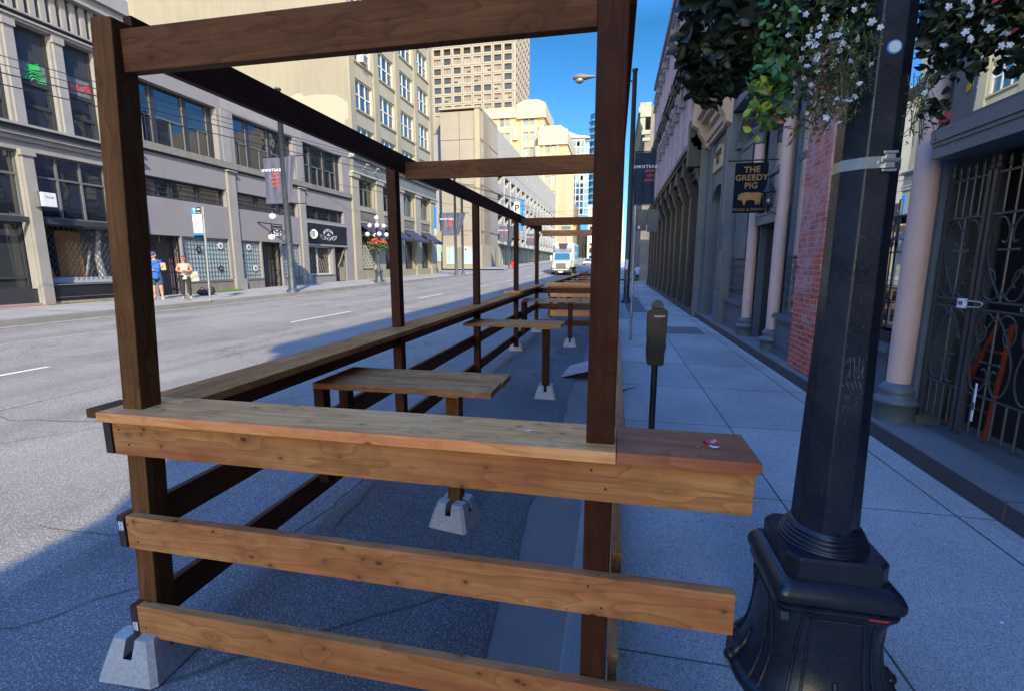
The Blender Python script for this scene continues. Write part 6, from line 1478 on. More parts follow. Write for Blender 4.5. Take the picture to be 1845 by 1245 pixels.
def banner_pole(x, y, zb, ztop, label, r0, r1, group, mat='pole_blue', arm=0, sides=((-1, 'front'), (1, 'tri')), zb1=6.3, zb0=4.35, wd=.86, bl=('GASTOWN', ('OUR', 'SHOPS', 'YOUR', 'STYLE')), bm='banner_grey', wy=0):
    t = root('street_pole', (x, y, zb), label, 'street pole', group)
    MB().lathe([(r0*1.7, 0), (r0*1.7, .06), (r0*1.25, .12), (r0, .2), (r1, ztop-zb), (r1*1.3, ztop-zb), (r1*1.3, ztop-zb+.08)], (x, y, zb), 16).build('shaft', mat, t)
    for sg, kd in sides:
        w_ = wd
        if kd == 'front':
            xa, xb = (x+sg*(r0+.02), x+sg*(r0+.02+w_)); N_ = 24; g = MB(); vs = []
            for i in range(N_+1):
                for j in range(9):
                    u_ = i/N_; v_ = j/8; vs.append((xa+(xb-xa)*u_-(.03*sg*math.sin(v_*3.1)), y+.025*math.sin(u_*14)*math.sin(v_*3.1)+.02, zb0+(zb1-zb0)*v_))
            F_ = [(i*9+j, (i+1)*9+j, (i+1)*9+j+1, i*9+j+1) for i in range(N_) for j in range(8)]
            g.add(vs, F_, True); g.add([(a, b+.006, c) for a, b, c in vs], [f[::-1] for f in F_], True); o = g.build('banner', bm, t)
            # lettering shows reversed, the cloth is seen from behind
            m_ = tm(((xa+xb)/2, y-.012, zb0+(zb1-zb0)*.665), (-1, 0, 0), (0, 0, 1)); m_ = Matrix(((-1, 0, 0, (xa+xb)/2), (0, 0, 1, y-.014), (0, 1, 0, zb0+(zb1-zb0)*.70), (0, 0, 0, 1)))
            text('lettering', bl[0], .16*w_/.86, .002, 'banner_white', o, m_, spacing=1.35, bold=.004)
            for k, s in enumerate(bl[1]):
                m2 = Matrix(((-1, 0, 0, max(xa, xb)-.06), (0, 0, 1, y-.014), (0, 1, 0, zb0+(zb1-zb0)*(.62-.088*k)), (0, 0, 0, 1))); text('lettering', s, .135*w_/.86, .002, 'banner_red', o, m2, align='LEFT', spacing=1.1, bold=.003)
        else:
            g = MB(); L_ = w_
            a0, a1 = (x+.1, y-.05), (x+.1+.86*L_, y-.05-.25*L_)
            N_ = 16; vs = []
            for i in range(N_+1):
                for j in range(7):
                    u_ = i/N_; v_ = j/6; k_ = u_*(.25+.75*v_); vs.append((a0[0]+(a1[0]-a0[0])*k_, a0[1]+(a1[1]-a0[1])*k_+.03*math.sin(u_*13), zb0+(zb1-zb0)*v_))
            F_ = [(i*7+j, (i+1)*7+j, (i+1)*7+j+1, i*7+j+1) for i in range(N_) for j in range(6)]
            g.add(vs, F_, True); g.add([(a, b+.006, c) for a, b, c in vs], [f[::-1] for f in F_], True); g.build('banner', 'banner_navy' if False else bm, t)
    rd_ = MB()
    for z_ in (zb0-.03, zb1+.03):
        for sg, kd in sides: rd_.tube([(x, y, z_), (x+sg*(r0+wd), y, z_)], .02, 6)
    rd_.build('banner_rods', 'iron_black', t)
    return t
t = banner_pole(.50, 20.4, .15, 8.95, 'tall dark street pole with cobra head lamp and one banner, on the right sidewalk', .12, .085, 'street poles', sides=((1, 'front'),), zb1=6.0, zb0=4.05, wd=.80, bl=('GASTOWN', ('PEASE', 'YOU', 'LOOK')), bm='banner_navy')
mb = MB(); mb.tube(smooth_path([(.50, 20.4, 8.55), (.0, 20.4, 8.75), (-.9, 20.4, 8.9)], 5), .032, 8); mb.build('arm', 'pole_blue', t)
mb = MB(); mb.lathe([(0, -.45), (.09, -.42), (.16, -.25), (.15, -.05), (.09, .2), (.04, .45), (0, .47)], (0, 0, 0), 12)
hv = [((-1.42+v_[2]*1.0), 20.4+v_[1], 8.86+v_[0]*.8+.02) for v_ in mb.v]; h_ = MB(); h_.add(hv, mb.f, True); ho = h_.build('lamp_head', 'lamp_grey', t); MB().ball((-1.6, 20.4, 8.78), .14, 12, (1.3, 1, .9)).build('lens', 'galvanised', ho)
MB().box(.42, .52, 20.26, 20.275, 1.5, 1.9).build('push_button_sign', 'sign_white', t)
pL = banner_pole(-14.29, 19.54, .46, 9.0, 'tall blue street pole with two banners, nearest on the left sidewalk', .165, .10, 'street poles', zb1=6.3, zb0=4.36, wd=.84)
def globe_arm(t, x, y, z, dx, r=.155):
    mb = MB(); mb.tube(smooth_path([(x, y, z), (x+dx*.3, y, z+.22), (x+dx*.6, y, z+.12), (x+dx*.9, y, z+.25), (x+dx, y, z+.12)], 5), .035, 8)
    mb.tube(smooth_path([(x+dx*.2, y, z+.0), (x+dx*.4, y, z+.12), (x+dx*.5, y, z-.02), (x+dx*.38, y, z-.04)], 5), .02, 6); mb.lathe([(.03, .14), (.1, .1), (.1, .02)], (x+dx, y, z), 10)
    o = mb.build('globe_arm', 'iron_black', t); MB().ball((x+dx, y, z-.1), r, 16).build('globe', 'globe_white', o)
globe_arm(pL, -14.4, 19.54, 3.9, -.62); globe_arm(pL, -14.4, 19.54, 3.0, -.75); 
banner_pole(-14.3, 43.0, .72, 9.2, 'slim dark street pole with two banners at the corner of the side street', .13, .1, 'street poles', mat='pole_blue', zb1=6.2, zb0=4.3, wd=1.2)
t = banner_pole(-14.3, 45.1, .74, 8.0, 'plain dark pole with small red and white sign, behind the corner banner pole', .11, .09, 'street poles', sides=()); MB().box(-14.1, -13.85, 45, 45.02, 2.8, 3.3).build('sign_plate', 'sign_white', t); MB().box(-14.07, -13.88, 44.98, 44.995, 2.95, 3.15).build('sign_mark', 'sign_red', t)
t = banner_pole(-14.3, 66.0, .95, 9.4, 'street pole with two banners in front of the white parking garage', .13, .1, 'street poles', zb1=6.7, zb0=4.7, wd=1.25)
banner_pole(-14.3, 88, 1.3, 9.7, 'farthest street pole with banners, seen left of the white truck', .13, .1, 'street poles', zb1=6.9, zb0=4.9, wd=1.3)
tag(MB().box(-14.2, -13.6, 67, 67.4, 1.05, 1.95).build('newspaper_box', 'sign_red', None, .03), 'red newspaper box at the foot of the pole before the garage', 'newspaper box')
BS = root('bus_stop_sign', (-14.0, 14.58, .43), 'bus stop post with blue and white timetable sign on the left sidewalk', 'bus stop sign')
MB().tube([(-14.0, 14.58, .43), (-13.9, 14.58, 3.66)], .035, 10).build('pole', 'galvanised', BS)
bx0, bx1 = -14.36, -13.98
MB().box(bx0, bx1, 14.56, 14.575, 2.62, 3.64).build('panel', 'sign_white', BS)
MB().box(bx0, bx0+.2, 14.553, 14.5595, 3.42, 3.64).build('route_panel', 'sign_blue', BS); MB().box(bx0+.201, bx1, 14.553, 14.5595, 3.42, 3.64).build('stop_panel', 'sign_navy', BS); MB().box(bx0, bx1, 14.553, 14.5595, 2.71, 2.79).build('lower_panel', 'sign_blue', BS); MB().box(bx0, bx1, 14.553, 14.5595, 2.62, 2.709).build('lower_panel', 'sign_navy', BS)
text('letter', 'T', .2, .001, 'sign_white', BS, tm((bx0+.1, 14.55, 3.46), (1, 0, 0), (0, 0, 1)), bold=.006); MB().box(bx0+.23, bx1-.03, 14.548, 14.552, 3.45, 3.485).build('stop_mark', 'sign_orange', BS); MB().box(bx0+.23, bx1-.04, 14.548, 14.552, 3.55, 3.60).build('stop_mark', 'sign_white', BS)
mb = MB()
for k in range(13): z_ = 3.37-k*.046; mb.box(bx0+.04, bx0+.07, 14.556, 14.5595, z_, z_+.014); mb.box(bx0+.11, bx0+.11+q.uniform(.07, .17), 14.556, 14.5595, z_, z_+.014)
mb.build('timetable_print', 'frame_grey', BS)
# five globe lamp with flower basket
GL = root('globe_lamp', (-14.5, 28.3, .55), 'ornate lamp with white globes and red flower basket, before the beige building', 'street lamp')
gc = (-14.5, 28.3, .55)
mb = MB(); mb.lathe([(.30, 0), (.30, .1), (.24, .16), (.20, .5), (.25, .72), (.27, .76), (.16, .82), (.11, .9), (.09, 1.2), (.07, 3.2), (.1, 3.25), (.05, 3.3), (.04, 3.6)], gc, 14); mb.build('shaft', 'pole_blue', GL)
glb = [(0, 0, 4.50, .14)]
for k in range(4):
    a = k*math.pi/2+.5; glb.append((.42*math.cos(a), .42*math.sin(a), 4.02, .14)); glb.append((.58*math.cos(a+.2), .58*math.sin(a+.2), 3.50, .145))
arm_ = MB()
for dx, dy, z, r_ in glb:
    MB().ball((gc[0]+dx, gc[1]+dy, z), r_, 14).build('globe', 'globe_white', GL)
    if dx: arm_.tube(smooth_path([(gc[0], gc[1], z-.35), (gc[0]+dx*.5, gc[1]+dy*.5, z-.42), (gc[0]+dx*.8, gc[1]+dy*.8, z-.28), (gc[0]+dx, gc[1]+dy, z-.12)], 4), .035, 6); arm_.tube(smooth_path([(gc[0], gc[1], z-.1), (gc[0]+dx*.4, gc[1]+dy*.4, z+.05), (gc[0]+dx*.55, gc[1]+dy*.55, z-.12)], 4), .025, 6)
arm_.build('arms', 'iron_black', GL)
FB = root('flower_basket', (-14.5, 28.1, 2.9), 'round basket of red and coral flowers hanging on the globe lamp across the street', 'flower basket', 'hanging flower baskets')
gr_, rd, co = MB(), MB(), MB(); MB().ball((gc[0], gc[1]-.05, 2.9), .3, 14, (1.1, 1, .8)).build('basket', 'moss', FB)
for _ in range(700): leaf_shape(gr_, shell(q, (gc[0], gc[1]-.05, 2.85), (.62, .5, .38)), q.uniform(.035, .065), q)
for _ in range(330): leaf_shape(rd if q.random() < .5 else co, shell(q, (gc[0]+.05, gc[1]-.1, 2.98), (.58, .5, .34), -.3), q.uniform(.03, .06), q)
struct(gr_.build('leaves', 'leaf_mid', FB), 'stuff'); struct(rd.build('red_flowers', 'flower_red', FB), 'stuff'); struct(co.build('coral_flowers', 'flower_coral', FB), 'stuff')
# overhead wires
for i, (p, q_) in enumerate([((-12.0, 8.2), (-9.69, 17.47)), ((-12.5, 8.55), (-10.1, 17.2)), ((-13.05, 8.9), (-10.3, 18)), ((-13.87, 9.43), (-10.95, 19.6))]):
    d = Vector(q_)-Vector(p); a = Vector(p)-d*1.2; b = Vector(p)+d*2.6
    z2 = 5.8
    pts = [(a.x+(b.x-a.x)*k/12, a.y+(b.y-a.y)*k/12, z2-.0) for k in range(13)]
    tag(MB().tube(pts, .014 if i > 1 else .009, 5).build('overhead_wire', 'iron_black'), ('thin topmost', 'thin second', 'thick third', 'thick lowest')[i]+' black overhead wire crossing before the left buildings', 'wire', 'overhead wires')
for i, (p, q_) in enumerate([((-14.2, 43, 7.9), (-2, 90, 9.0)), ((-14.2, 43, 6.9), (-17.9, 26, 6.6)), ((-14.2, 45, 7.0), (-8, 66, 7.0)), ((-14.2, 43, 6.6), (-18, 75, 7.0)), ((-14.2, 66, 8.2), (2.2, 80, 10.4))]):
    tag(MB().tube([p, q_], .014, 5).build('overhead_wire', 'iron_black'), ('thin wire from the corner pole towards the far right', 'thin wire from the corner pole back to the beige building', 'thin wire from the plain corner pole over the road', 'thin wire from the corner pole to the garage wall', 'thin wire spanning the street high before the garage')[i], 'wire', 'overhead wires')
# bright signs hung far down the street
for i, (x, y, z0, z1, wd, m_, lb) in enumerate([(-8.4, 120, 8.2, 13, 1.6, 'sign_blue', 'tall blue sign far down the street above the truck'), (-5.4, 116, 4.2, 6.2, 1.6, 'sign_orange', 'orange hoarding far down the street right of the truck'), (-6.3, 118, 6.4, 8.6, 1.2, 'sign_white', 'white sign far down the street beside the truck'), (-10.4, 96, 8.2, 8.8, 1.8, 'teal_steel', 'green street name sign above the truck'), (-8.2, 96, 8.0, 8.7, .5, 'sign_orange', 'yellow traffic signal above the truck')]):
    o = MB().box(x, x+wd, y, y+.15, z0, z1).build('far_sign', m_, None, .02); tag(o, lb, 'sign')
    MB().box(x+wd/2-.05, x+wd/2+.05, y+.151, y+.25, 1, z1+.3).build('mount', 'iron_black', o)
# ================================================================== vehicles
plain('truck_white', (.42, .42, .43), .3, .03, 2, bmp=.02); plain('rubber', (.012, .012, .013), .8, .2, 20); plain('chrome', (.6, .6, .62), .2, .05, 5, metal=.9); plain('truck_blue', (.03, .30, .55), .4, .1, 1); plain('underbody', (.03, .03, .035), .6, .2, 5)
plain('reefer_grey', (.25, .26, .27), .5, .1, 4); plain('car_silver', (.45, .44, .42), .3, .05, 3); plain('amber', (.7, .3, .03), .4); glass('windscreen', (.02, .09, .10), 2.0, .02, .02)
ty = 56.0; tz = gz(-6, ty)
TR = root('box_truck', (-6.0, ty, tz), 'white refrigerated box truck with blue side panel driving towards the viewer', 'truck')
K = lambda x, y, z: (-6.05+x, ty+y, tz+z)
def tb(mb, x0, x1, y0, y1, z0, z1): return mb.box(-6.05+x0, -6.05+x1, ty+y0, ty+y1, tz+z0, tz+z1)
mb = MB(); mb.prism(lambda a, b, d: K(d, a, b), [(0, .75), (0, 1.42), (.25, 1.62), (1.15, 1.72), (1.2, .75)], -.98, .98); mb.build('bonnet', 'truck_white', TR, .05)
mb = MB(); mb.prism(lambda a, b, d: K(d, a, b), [(1.16, .8), (1.16, 1.72), (1.5, 2.62), (2.4, 2.68), (2.4, .8)], -1.08, 1.08); cab = mb.build('cab', 'truck_white', TR, .05)
mb = MB(); mb.add([K(-.92, 1.17, 1.80), K(.92, 1.17, 1.80), K(.84, 1.47, 2.55), K(-.84, 1.47, 2.55), K(-.92, 1.13, 1.80), K(.92, 1.13, 1.80), K(.84, 1.43, 2.55), K(-.84, 1.43, 2.55)], [(0, 1, 2, 3), (7, 6, 5, 4), (0, 4, 5, 1), (2, 6, 7, 3), (1, 5, 6, 2), (0, 3, 7, 4)]); mb.build('windscreen', 'windscreen', cab)
mb = MB(); tb(mb, 1.081, 1.10, 1.55, 2.2, 1.75, 2.5); tb(mb, -1.10, -1.081, 1.55, 2.2, 1.75, 2.5); mb.build('side_window', 'windscreen', cab)
mb = MB(); tb(mb, -.55, .55, -.05, -.001, .82, 1.38); g_ = mb.build('grille', 'underbody', TR, .01); mb = MB()
for k in range(7): tb(mb, -.52, .52, -.07, -.051, .86+k*.072, .89+k*.072)
mb.build('grille_bars', 'reefer_grey', g_); mb = MB()
for s in (-1, 1):
    m2 = MB(); m2.prism(lambda a, b, d: K(a, d, b), [(s*.6, .88), (s*.95, .86), (s*.97, 1.18), (s*.62, 1.25)], -.06, .0); m2.build('headlight', 'label_white', TR, .01)
    m2 = MB(); tb(m2, s*.97-.05, s*.97+.05, -.03, .1, .95, 1.1); m2.build('indicator', 'amber', TR)
    m2 = MB(); tb(m2, s*1.3-.12, s*1.3+.12, 1.3, 1.4, 1.7, 2.3); m2.bar(K(s*1.08, 1.4, 2.2), K(s*1.3, 1.38, 2.2), .04); m2.build('mirror', 'truck_white', TR, .01)
mb = MB(); mb.prism(lambda a, b, d: K(a, d, b), [(-1.12, .36), (1.12, .36), (1.15, .62), (1.1, .76), (-1.1, .76), (-1.15, .62)], -.2, .35); mb.build('bumper', 'underbody', TR, .04)
mb = MB(); tb(mb, -.25, .25, -.24, -.201, .34, .5); mb.build('licence_plate', 'label_white', TR); mb = MB(); tb(mb, -.9, .9, -.215, -.2, .62, .70); mb.build('bumper_trim', 'chrome', TR)
mb = MB(); tb(mb, -1.25, 1.25, 2.75, 9.6, .95, 3.75); bxo = mb.build('cargo_box', 'truck_white', TR, .03)
mb = MB(); tb(mb, 1.251, 1.262, 3.3, 9.2, 1.9, 3.5); mb.build('side_panel', 'truck_blue', bxo); mb = MB()
tb(mb, 1.263, 1.27, 4.2, 6.2, 2.4, 2.8); mb.build('side_graphic', 'label_white', bxo)
mb = MB(); tb(mb, 1.2, 1.256, 2.76, 9.6, .95, 1.3); mb.build('side_skirt', 'reefer_grey', bxo)
mb = MB(); mb.prism(lambda a, b, d: K(d, a, b), [(2.74, 2.75), (2.3, 2.85), (2.15, 3.2), (2.15, 3.78), (2.74, 3.78)], -.95, .95); rf = mb.build('reefer_unit', 'truck_white', TR, .03)
mb = MB(); mb.prism(lambda a, b, d: K(a, d, b), [(-.55, 3.7), (.55, 3.7), (.4, 3.1), (-.4, 3.1)], 2.10, 2.148); mb.build('reefer_grille', 'underbody', rf)
mb = MB(); mb.prism(lambda a, b, d: K(d, a, b), [(1.5, 2.66), (2.2, 3.05), (2.2, 2.66)], -.85, .85); mb.build('roof_fairing', 'galvanised', TR, .03)
def wheel(parent, x, y, z, r, wd, c=None):
    m2 = MB(); m2.tube([(x-wd/2, y, z), (x+wd/2, y, z)], r, 20); w_ = m2.build('wheel', 'rubber', parent, .02); s = 1 if x > parent.location.x else -1
    m2 = MB(); m2.tube([(x+s*(wd/2+.001), y, z), (x+s*(wd/2+.02), y, z)], r*.55, 14); m2.build('rim', 'chrome', w_)
for s in (-1, 1):
    wheel(TR, -6.05+s*.98, ty+.75, tz+.5, .5, .3); wheel(TR, -6.05+s*1.0, ty+7.4, tz+.5, .5, .45)
mb = MB(); tb(mb, -.9, .9, .9, 9.4, .5, .94); mb.build('chassis', 'underbody', TR)
cy_ = 105.0; cz_ = gz(-5.8, cy_)
CR = root('parked_car', (-5.75, cy_, cz_), 'small pale car with blue windscreen far down the street behind the truck', 'car')
k_ = lambda x, y, z: (-5.75+x, cy_+y, cz_+z)
mb = MB(); mb.prism(lambda a, b, d: k_(d, a, b), [(0, .35), (-.05, .7), (.15, .88), (1.1, 1.0), (4.4, 1.05), (4.5, .4)], -.9, .9); mb.build('body', 'car_silver', CR, .06)
mb = MB(); mb.prism(lambda a, b, d: k_(d, a, b), [(1.0, 1.0), (1.7, 1.52), (3.6, 1.55), (4.3, 1.05)], -.78, .78); mb.build('roof', 'car_silver', CR, .05)
mb = MB(); mb.add([k_(-.7, 1.02, 1.04), k_(.7, 1.02, 1.04), k_(.62, 1.62, 1.48), k_(-.62, 1.62, 1.48)], [(0, 1, 2, 3)]); mb.add([k_(-.7, .98, 1.04), k_(.7, .98, 1.04), k_(.62, 1.58, 1.48), k_(-.62, 1.58, 1.48)], [(0, 1, 2, 3)]); mb.build('windscreen', 'window_sky', CR)
for s in (-1, 1):
    mb = MB(); mb.box(-5.75+s*.65-.15, -5.75+s*.65+.15, cy_-.08, cy_-.0, cz_+.6, cz_+.75); mb.build('headlight', 'label_white', CR)
    for y in (.8, 3.6): wheel(CR, -5.75+s*.8, cy_+y, cz_+.33, .33, .2)
MB().box(-6.4, -5.1, cy_-.1, cy_-.0, cz_+.3, cz_+.5).build('bumper', 'underbody', CR)

# ================================================================== people
plain('skin', (.52, .27, .18), .55, .08, 20); plain('skin_tan', (.48, .22, .13), .55, .08, 20); plain('hair_brown', (.07, .04, .025), .7, .3, 60); plain('cap_blue', (.02, .05, .26), .7, .1, 20); plain('shirt_blue', (.015, .10, .42), .8, .12, 14); plain('shorts_navy', (.03, .065, .13), .85, .12, 14)
plain('tank_white', (.55, .53, .53), .8, .05, 14); plain('leggings_black', (.018, .017, .02), .7, .2, 14); plain('shoe_grey', (.35, .38, .42), .7, .2, 30); plain('paper_bag', (.42, .27, .13), .8, .15, 10); plain('canvas_bag', (.36, .34, .3), .85, .1, 10); plain('shirt_pale', (.35, .42, .65), .8, .08, 10)
def skin_mesh(V_, E_, rad, root_i=0, sub=2):
    me = bpy.data.meshes.new('sk'); me.from_pydata([Vector(v) for v in V_], E_, []); o = bpy.data.objects.new('sk', me); COL.objects.link(o)
    m = o.modifiers.new('s', 'SKIN'); m.use_smooth_shade = True
    for i, r in enumerate(rad):
        me.skin_vertices[0].data[i].radius = (r, r) if not isinstance(r, tuple) else r
    me.skin_vertices[0].data[root_i].use_root = True
    s = o.modifiers.new('u', 'SUBSURF'); s.levels = sub; s.render_levels = sub
    bpy.context.view_layer.update(); r_ = bpy.data.meshes.new_from_object(o.evaluated_get(bpy.context.evaluated_depsgraph_get())); bpy.data.objects.remove(o)
    mb = MB(); mb.add([v.co[:] for v in r_.vertices], [tuple(p.vertices) for p in r_.polygons], True); return mb
def person(loc, rz, H_, label, J, clothes, skinm, head_turn, hair, extras=None, broad=1.0):
    """local frame: x = the figure's left, y = forward, z up, unit = body height"""
    P_ = root('person', loc, label, 'person')
    cz, sz = math.cos(rz), math.sin(rz)
    def T(p): x, y, z = p; x = -x; return Vector((loc[0]+(x*cz-y*sz)*H_, loc[1]+(x*sz+y*cz)*H_, loc[2]+z*H_))
    b = broad
    names = dict(pelvis=(0, 0, .53), waist=(0, .005, .62), chest=(0, .0, .73), neck0=(0, -.005, .82), neck1=(0, .01, .865), head=(0, .015, .90))
    extra_j = dict(hem=(0, 0, .485), band=(0, 0, .585))
    names.update(J); jn = list(names); names.update(extra_j)
    rad = dict(pelvis=.072*b, waist=.066*b, chest=.074*b, neck0=.040, neck1=.032, head=.03, hipL=.055*b, hipR=.055*b, kneeL=.034*b, kneeR=.034*b, calfL=.036*b, calfR=.036*b, ankL=.020, ankR=.020, toeL=.018, toeR=.018, shL=.040*b, shR=.040*b, elL=.026*b, elR=.026*b, hem=.092*b, band=.062*b, wrL=.017, wrR=.017, haL=.014, haR=.014)
    E_ = [('pelvis', 'hem'), ('pelvis', 'band'), ('pelvis', 'waist'), ('waist', 'chest'), ('chest', 'neck0'), ('neck0', 'neck1'), ('neck1', 'head')]
    for s in 'LR': E_ += [('pelvis', 'hip'+s), ('hip'+s, 'knee'+s), ('knee'+s, 'calf'+s), ('calf'+s, 'ank'+s), ('ank'+s, 'toe'+s), ('chest', 'sh'+s), ('sh'+s, 'el'+s), ('el'+s, 'wr'+s), ('wr'+s, 'ha'+s)]
    def sk(ns, k=1.0, add=.0, over={}):
        ns = [n for n in names if n in ns]; ix = {n: i for i, n in enumerate(ns)}
        return skin_mesh([T(names[n]) for n in ns], [(ix[a], ix[c]) for a, c in E_ if a in ix and c in ix], [(over.get(n, rad[n])*k+add)*H_ for n in ns], 0)
    bm_ = sk(jn)
    # head: skull, jaw, nose, ears; turned on the neck
    hc = T((0, .018, .935)); ft = rz+head_turn
    fx, fy = -math.sin(ft), math.cos(ft)     # facing
    lx, ly = math.cos(ft), math.sin(ft)
    def Hd(x, y, z): return (hc.x+(lx*x+fx*y)*H_, hc.y+(ly*x+fy*y)*H_, hc.z+z*H_)
    sp = MB().ball((0, 0, 0), 1, 20)
    vs = []
    for x, y, z in sp.v:
        jw = 1-.28*max(0, -z); X_ = x*.045*jw; Y_ = y*.056*(1-.12*max(0, -z))+(.006 if z < -.3 and y > 0 else 0); Z_ = z*.066
        if y > .6 and -.5 < z < .25 and abs(x) < .35: Y_ += .009*(1-abs(x)/.35)*(1 if z < 0 else .4)
        vs.append(Hd(X_, Y_, Z_))
    bm_.add(vs, sp.f, True)
    for s in (-1, 1): bm_.ball(Hd(s*.046, -.004, -.006), .012*H_, 8, (.6, .6, 1.3))
    # fingers
    for s in 'LR':
        h_ = Vector(names['ha'+s]); wv = Vector(names['wr'+s]); d = (h_-wv).normalized(); side = d.cross(Vector((0, 0, 1))).normalized()
        for k in range(4):
            o_ = side*(k-1.5)*.0085; bm_.tube([T(h_+o_), T(h_+o_+d*.025), T(h_+o_+d*.04-Vector((0, 0, .012)))], [.0055*H_, .005*H_, .004*H_], 6)
        bm_.tube([T(wv.lerp(h_, .5)+side*.012), T(wv.lerp(h_, .9)+side*.028+Vector((0, 0, .01)))], [.006*H_, .005*H_], 6)
    B_ = bm_.build('body', skinm, P_)
    mo = MB(); mo.ball(Hd(0, .052, -.034), .012*H_, 8, (1, .4, .35)); mo.build('mouth', 'sign_red' if 'tank' in str(clothes) else 'skin_tan', B_)
    for nm, ns, k, add, mt, ov in clothes:
        sk(ns, k, add, ov).build(nm, mt, P_)
    sh = MB()
    for s in 'LR':
        a, t_ = Vector(names['ank'+s]), Vector(names['toe'+s]); d = (t_-a); d.z = 0; d.normalize(); c_ = a-d*.012
        sd = Vector((-d.y, d.x, 0)); pts = []
        ring = [(-.028, .020), (-.02, .026), (.04, .024), (.09, .027), (.125, .018), (.133, 0)]
        out = [(u_, v_) for u_, v_ in ring]+[(u_, -v_) for u_, v_ in ring[::-1][1:]]
        lo = [T(Vector((c_.x, c_.y, .001))+d*u_+sd*v_) for u_, v_ in out]; hi = [T(Vector((c_.x, c_.y, .05 if u_ < .03 else .033 if u_ < .1 else .018))+d*u_*.95+sd*v_*.8) for u_, v_ in out]; n_ = len(out)
        sh.add(lo+hi, [tuple(range(n_))[::-1], tuple(range(n_, 2*n_))]+[(i, (i+1) % n_, n_+(i+1) % n_, n_+i) for i in range(n_)])
    sh.build('shoes', 'shoe_grey', P_)
    hr = MB(); sp = MB().ball((0, 0, 0), 1, 16)
    vs = [Hd(x*.051, y*.062-.006, z*.068+.006) for x, y, z in sp.v]; keep = [f for f in sp.f if all((sp.v[i][2] > .30 or (sp.v[i][1] < .05 and sp.v[i][2] > -.55)) for i in f)]
    hr.add(vs, keep, True); ho = hr.build('hair', 'hair_brown', P_)
    if hair == 'bun': MB().ball(Hd(0, -.06, .045), .028*H_, 10).build('bun', 'hair_brown', ho)
    if hair == 'cap':
        cp = MB(); vs = [Hd(x*.054, y*.065, z*.07+.012) for x, y, z in sp.v]; cp.add(vs, [f for f in sp.f if all(sp.v[i][2] > .12 for i in f)], True)
        cp.prism(lambda a, b_, d: Hd(a, b_, .022+d-.25*max(0, b_-.05)), [(-.045, .03), (-.042, .075), (-.02, .1), (.02, .1), (.042, .075), (.045, .03)], 0, .006); cp.build('cap', 'cap_blue', P_)
    if head_turn is not None and hair != 'back':
        gl_ = MB()
        for s in (-1, 1): gl_.ball(Hd(s*.021, .054, .008), .017*H_, 10, (1, .5, .75))
        gl_.bar(Hd(-.047, .03, .012), Hd(-.038, .055, .012), .006*H_); gl_.bar(Hd(.047, .03, .012), Hd(.038, .055, .012), .006*H_); gl_.bar(Hd(-.01, .06, .012), Hd(.01, .06, .012), .005*H_); gl_.build('sunglasses', 'iron_black', P_)
    if extras: extras(P_, T, H_)
    return P_
legs = dict(hipL=(.052, 0, .49), hipR=(-.052, 0, .49), kneeL=(.068, .01, .28), kneeR=(-.062, .012, .28), calfL=(.07, -.005, .21), calfR=(-.064, -.003, .21), ankL=(.072, -.01, .045), ankR=(-.066, -.008, .045), toeL=(.088, .07, .02), toeR=(-.082, .07, .02))
TORSO = ['hem', 'pelvis', 'waist', 'chest', 'neck0']
# man: right arm bent across the front, left arm holding a paper bag against his side
J = dict(legs); J.update(shR=(-.105, 0, .80), elR=(-.145, .01, .66), wrR=(-.06, .115, .625), haR=(-.02, .13, .625), shL=(.105, 0, .80), elL=(.165, .01, .665), wrL=(.15, .12, .68), haL=(.14, .15, .69))
def man_x(P_, T, H_):
    mb = MB()
    for s in (-1, 1): mb.tube([T((s*.06, .078, .80)), T((s*.065, .03, .85)), T((s*.06, -.07, .80))], .011*H_, 6); mb.tube([T((s*.06, .078, .80)), T((s*.08, .06, .66))], .010*H_, 6)
    mb.build('backpack_straps', 'frame_grey', P_)
MAN = person((-16.55, 14.9, .43), R(-138), 1.72, 'man in blue shirt, blue cap and navy shorts with folded arm, at the bus stop', J,
    [('shirt', TORSO+['shL', 'shR', 'elL', 'elR'], 1.08, .006, 'shirt_blue', {'elL': .03, 'elR': .03, 'neck0': .036, 'hem': .078, 'pelvis': .088, 'waist': .084, 'chest': .080, 'shL': .042, 'shR': .042}), ('shorts', ['band', 'pelvis', 'hipL', 'hipR', 'kneeL', 'kneeR'], 1.08, .010, 'shorts_navy', {'kneeL': .040, 'kneeR': .040, 'pelvis': .066})], 'skin', R(-35), 'cap', man_x, 1.12)
def W(loc, rz, H_, p): x, y, z = p; x = -x; cz, sz = math.cos(rz), math.sin(rz); return Vector((loc[0]+(x*cz-y*sz)*H_, loc[1]+(x*sz+y*cz)*H_, loc[2]+z*H_))
c_ = W((-16.55, 14.9, .43), R(-138), 1.72, (.16, .13, .70))
o = MB().box(-.08, .08, -.05, .05, -.14, .13).build('paper_bag', 'paper_bag', None, .02); o.location = c_; o.rotation_euler = (.1, .08, R(-138)); tag(o, 'brown paper bag held at the side of the man in blue', 'paper bag')
J = dict(legs); J.update(shR=(-.10, 0, .795), elR=(-.155, .0, .66), wrR=(-.055, .11, .635), haR=(-.02, .135, .64), shL=(.10, 0, .795), elL=(.155, .0, .66), wrL=(.055, .11, .635), haL=(.02, .135, .64))
WM = person((-15.95, 15.55, .43), R(-138), 1.59, 'woman in white tank top and black leggings looking aside, at the bus stop', J,
    [('tank_top', TORSO, 1.10, .004, 'tank_white', {'neck0': .04, 'chest': .088, 'waist': .074, 'pelvis': .070, 'hem': .055}), ('leggings', ['band', 'pelvis', 'hipL', 'hipR', 'kneeL', 'kneeR', 'calfL', 'calfR', 'ankL', 'ankR'], 1.06, .003, 'leggings_black', {'pelvis': .07})], 'skin_tan', R(-35), 'bun', None, 1.08)
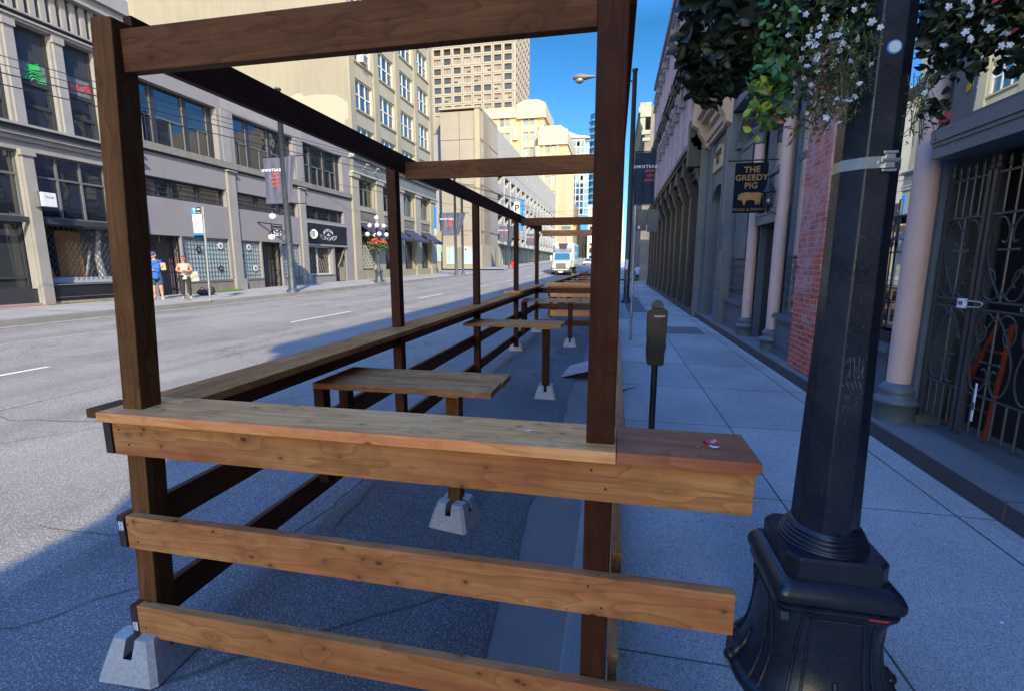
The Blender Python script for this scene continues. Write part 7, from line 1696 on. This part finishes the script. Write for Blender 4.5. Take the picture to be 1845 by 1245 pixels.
c_ = W((-15.95, 15.55, .43), R(-138), 1.59, (0, .15, .645)); o = MB().box(-.05, .05, -.04, .04, -.05, .05).build('red_pouch', 'flower_coral', None, .02); o.location = c_; tag(o, 'small red pouch held in both hands of the woman', 'pouch')
c_ = W((-15.95, 15.55, .43), R(-138), 1.59, (.19, -.04, .52)); o = MB().box(-.14, .14, -.05, .05, -.2, .18).build('shoulder_bag', 'canvas_bag', None, .03); o.location = c_; o.rotation_euler = (0, .1, R(-138)); tag(o, 'pale canvas bag hanging at the left hip of the woman', 'bag')
J = dict(legs); J.update(kneeL=(.06, .08, .29), calfL=(.06, .05, .21), ankL=(.06, -.01, .045), toeL=(.06, .06, .02), kneeR=(-.055, -.01, .28), calfR=(-.055, -.06, .2), ankR=(-.055, -.12, .07), toeR=(-.055, -.06, .02), shR=(-.10, 0, .80), elR=(-.15, .01, .65), wrR=(-.14, .08, .57), haR=(-.13, .11, .56), shL=(.10, 0, .80), elL=(.15, -.02, .65), wrL=(.15, .04, .55), haL=(.15, .06, .52))
person((2.0, 45.5, gz(0, 45)+.02), R(8), 1.62, 'distant pedestrian in pale top and dark trousers at the far end of the sidewalk', J,
    [('shirt', TORSO+['shL', 'shR', 'elL', 'elR'], 1.1, .006, 'shirt_pale', {'elL': .03, 'elR': .03, 'neck0': .036}), ('trousers', ['band', 'pelvis', 'hipL', 'hipR', 'kneeL', 'kneeR', 'calfL', 'calfR', 'ankL', 'ankR'], 1.15, .006, 'leggings_black', {'pelvis': .072})], 'skin_tan', 0, 'back', None, 1.1)
# soft bags left on the pavement behind the woman
c_ = MB(); c_.ball((0, 0, .12), .17, 14, (1.5, .9, .75)); c_.ball((.28, .05, .18), .16, 14, (.9, .8, 1.15)); c_.tube(smooth_path([(-.15, 0, .2), (-.05, 0, .34), (.08, 0, .2)], 4), .015, 6)
o = c_.build('duffel_bag', 'leggings_black'); o.location = (-16.6, 17.0, .44); o.rotation_euler.z = R(50); tag(o, 'black soft bags lying by the wall behind the bus stop post', 'bag')
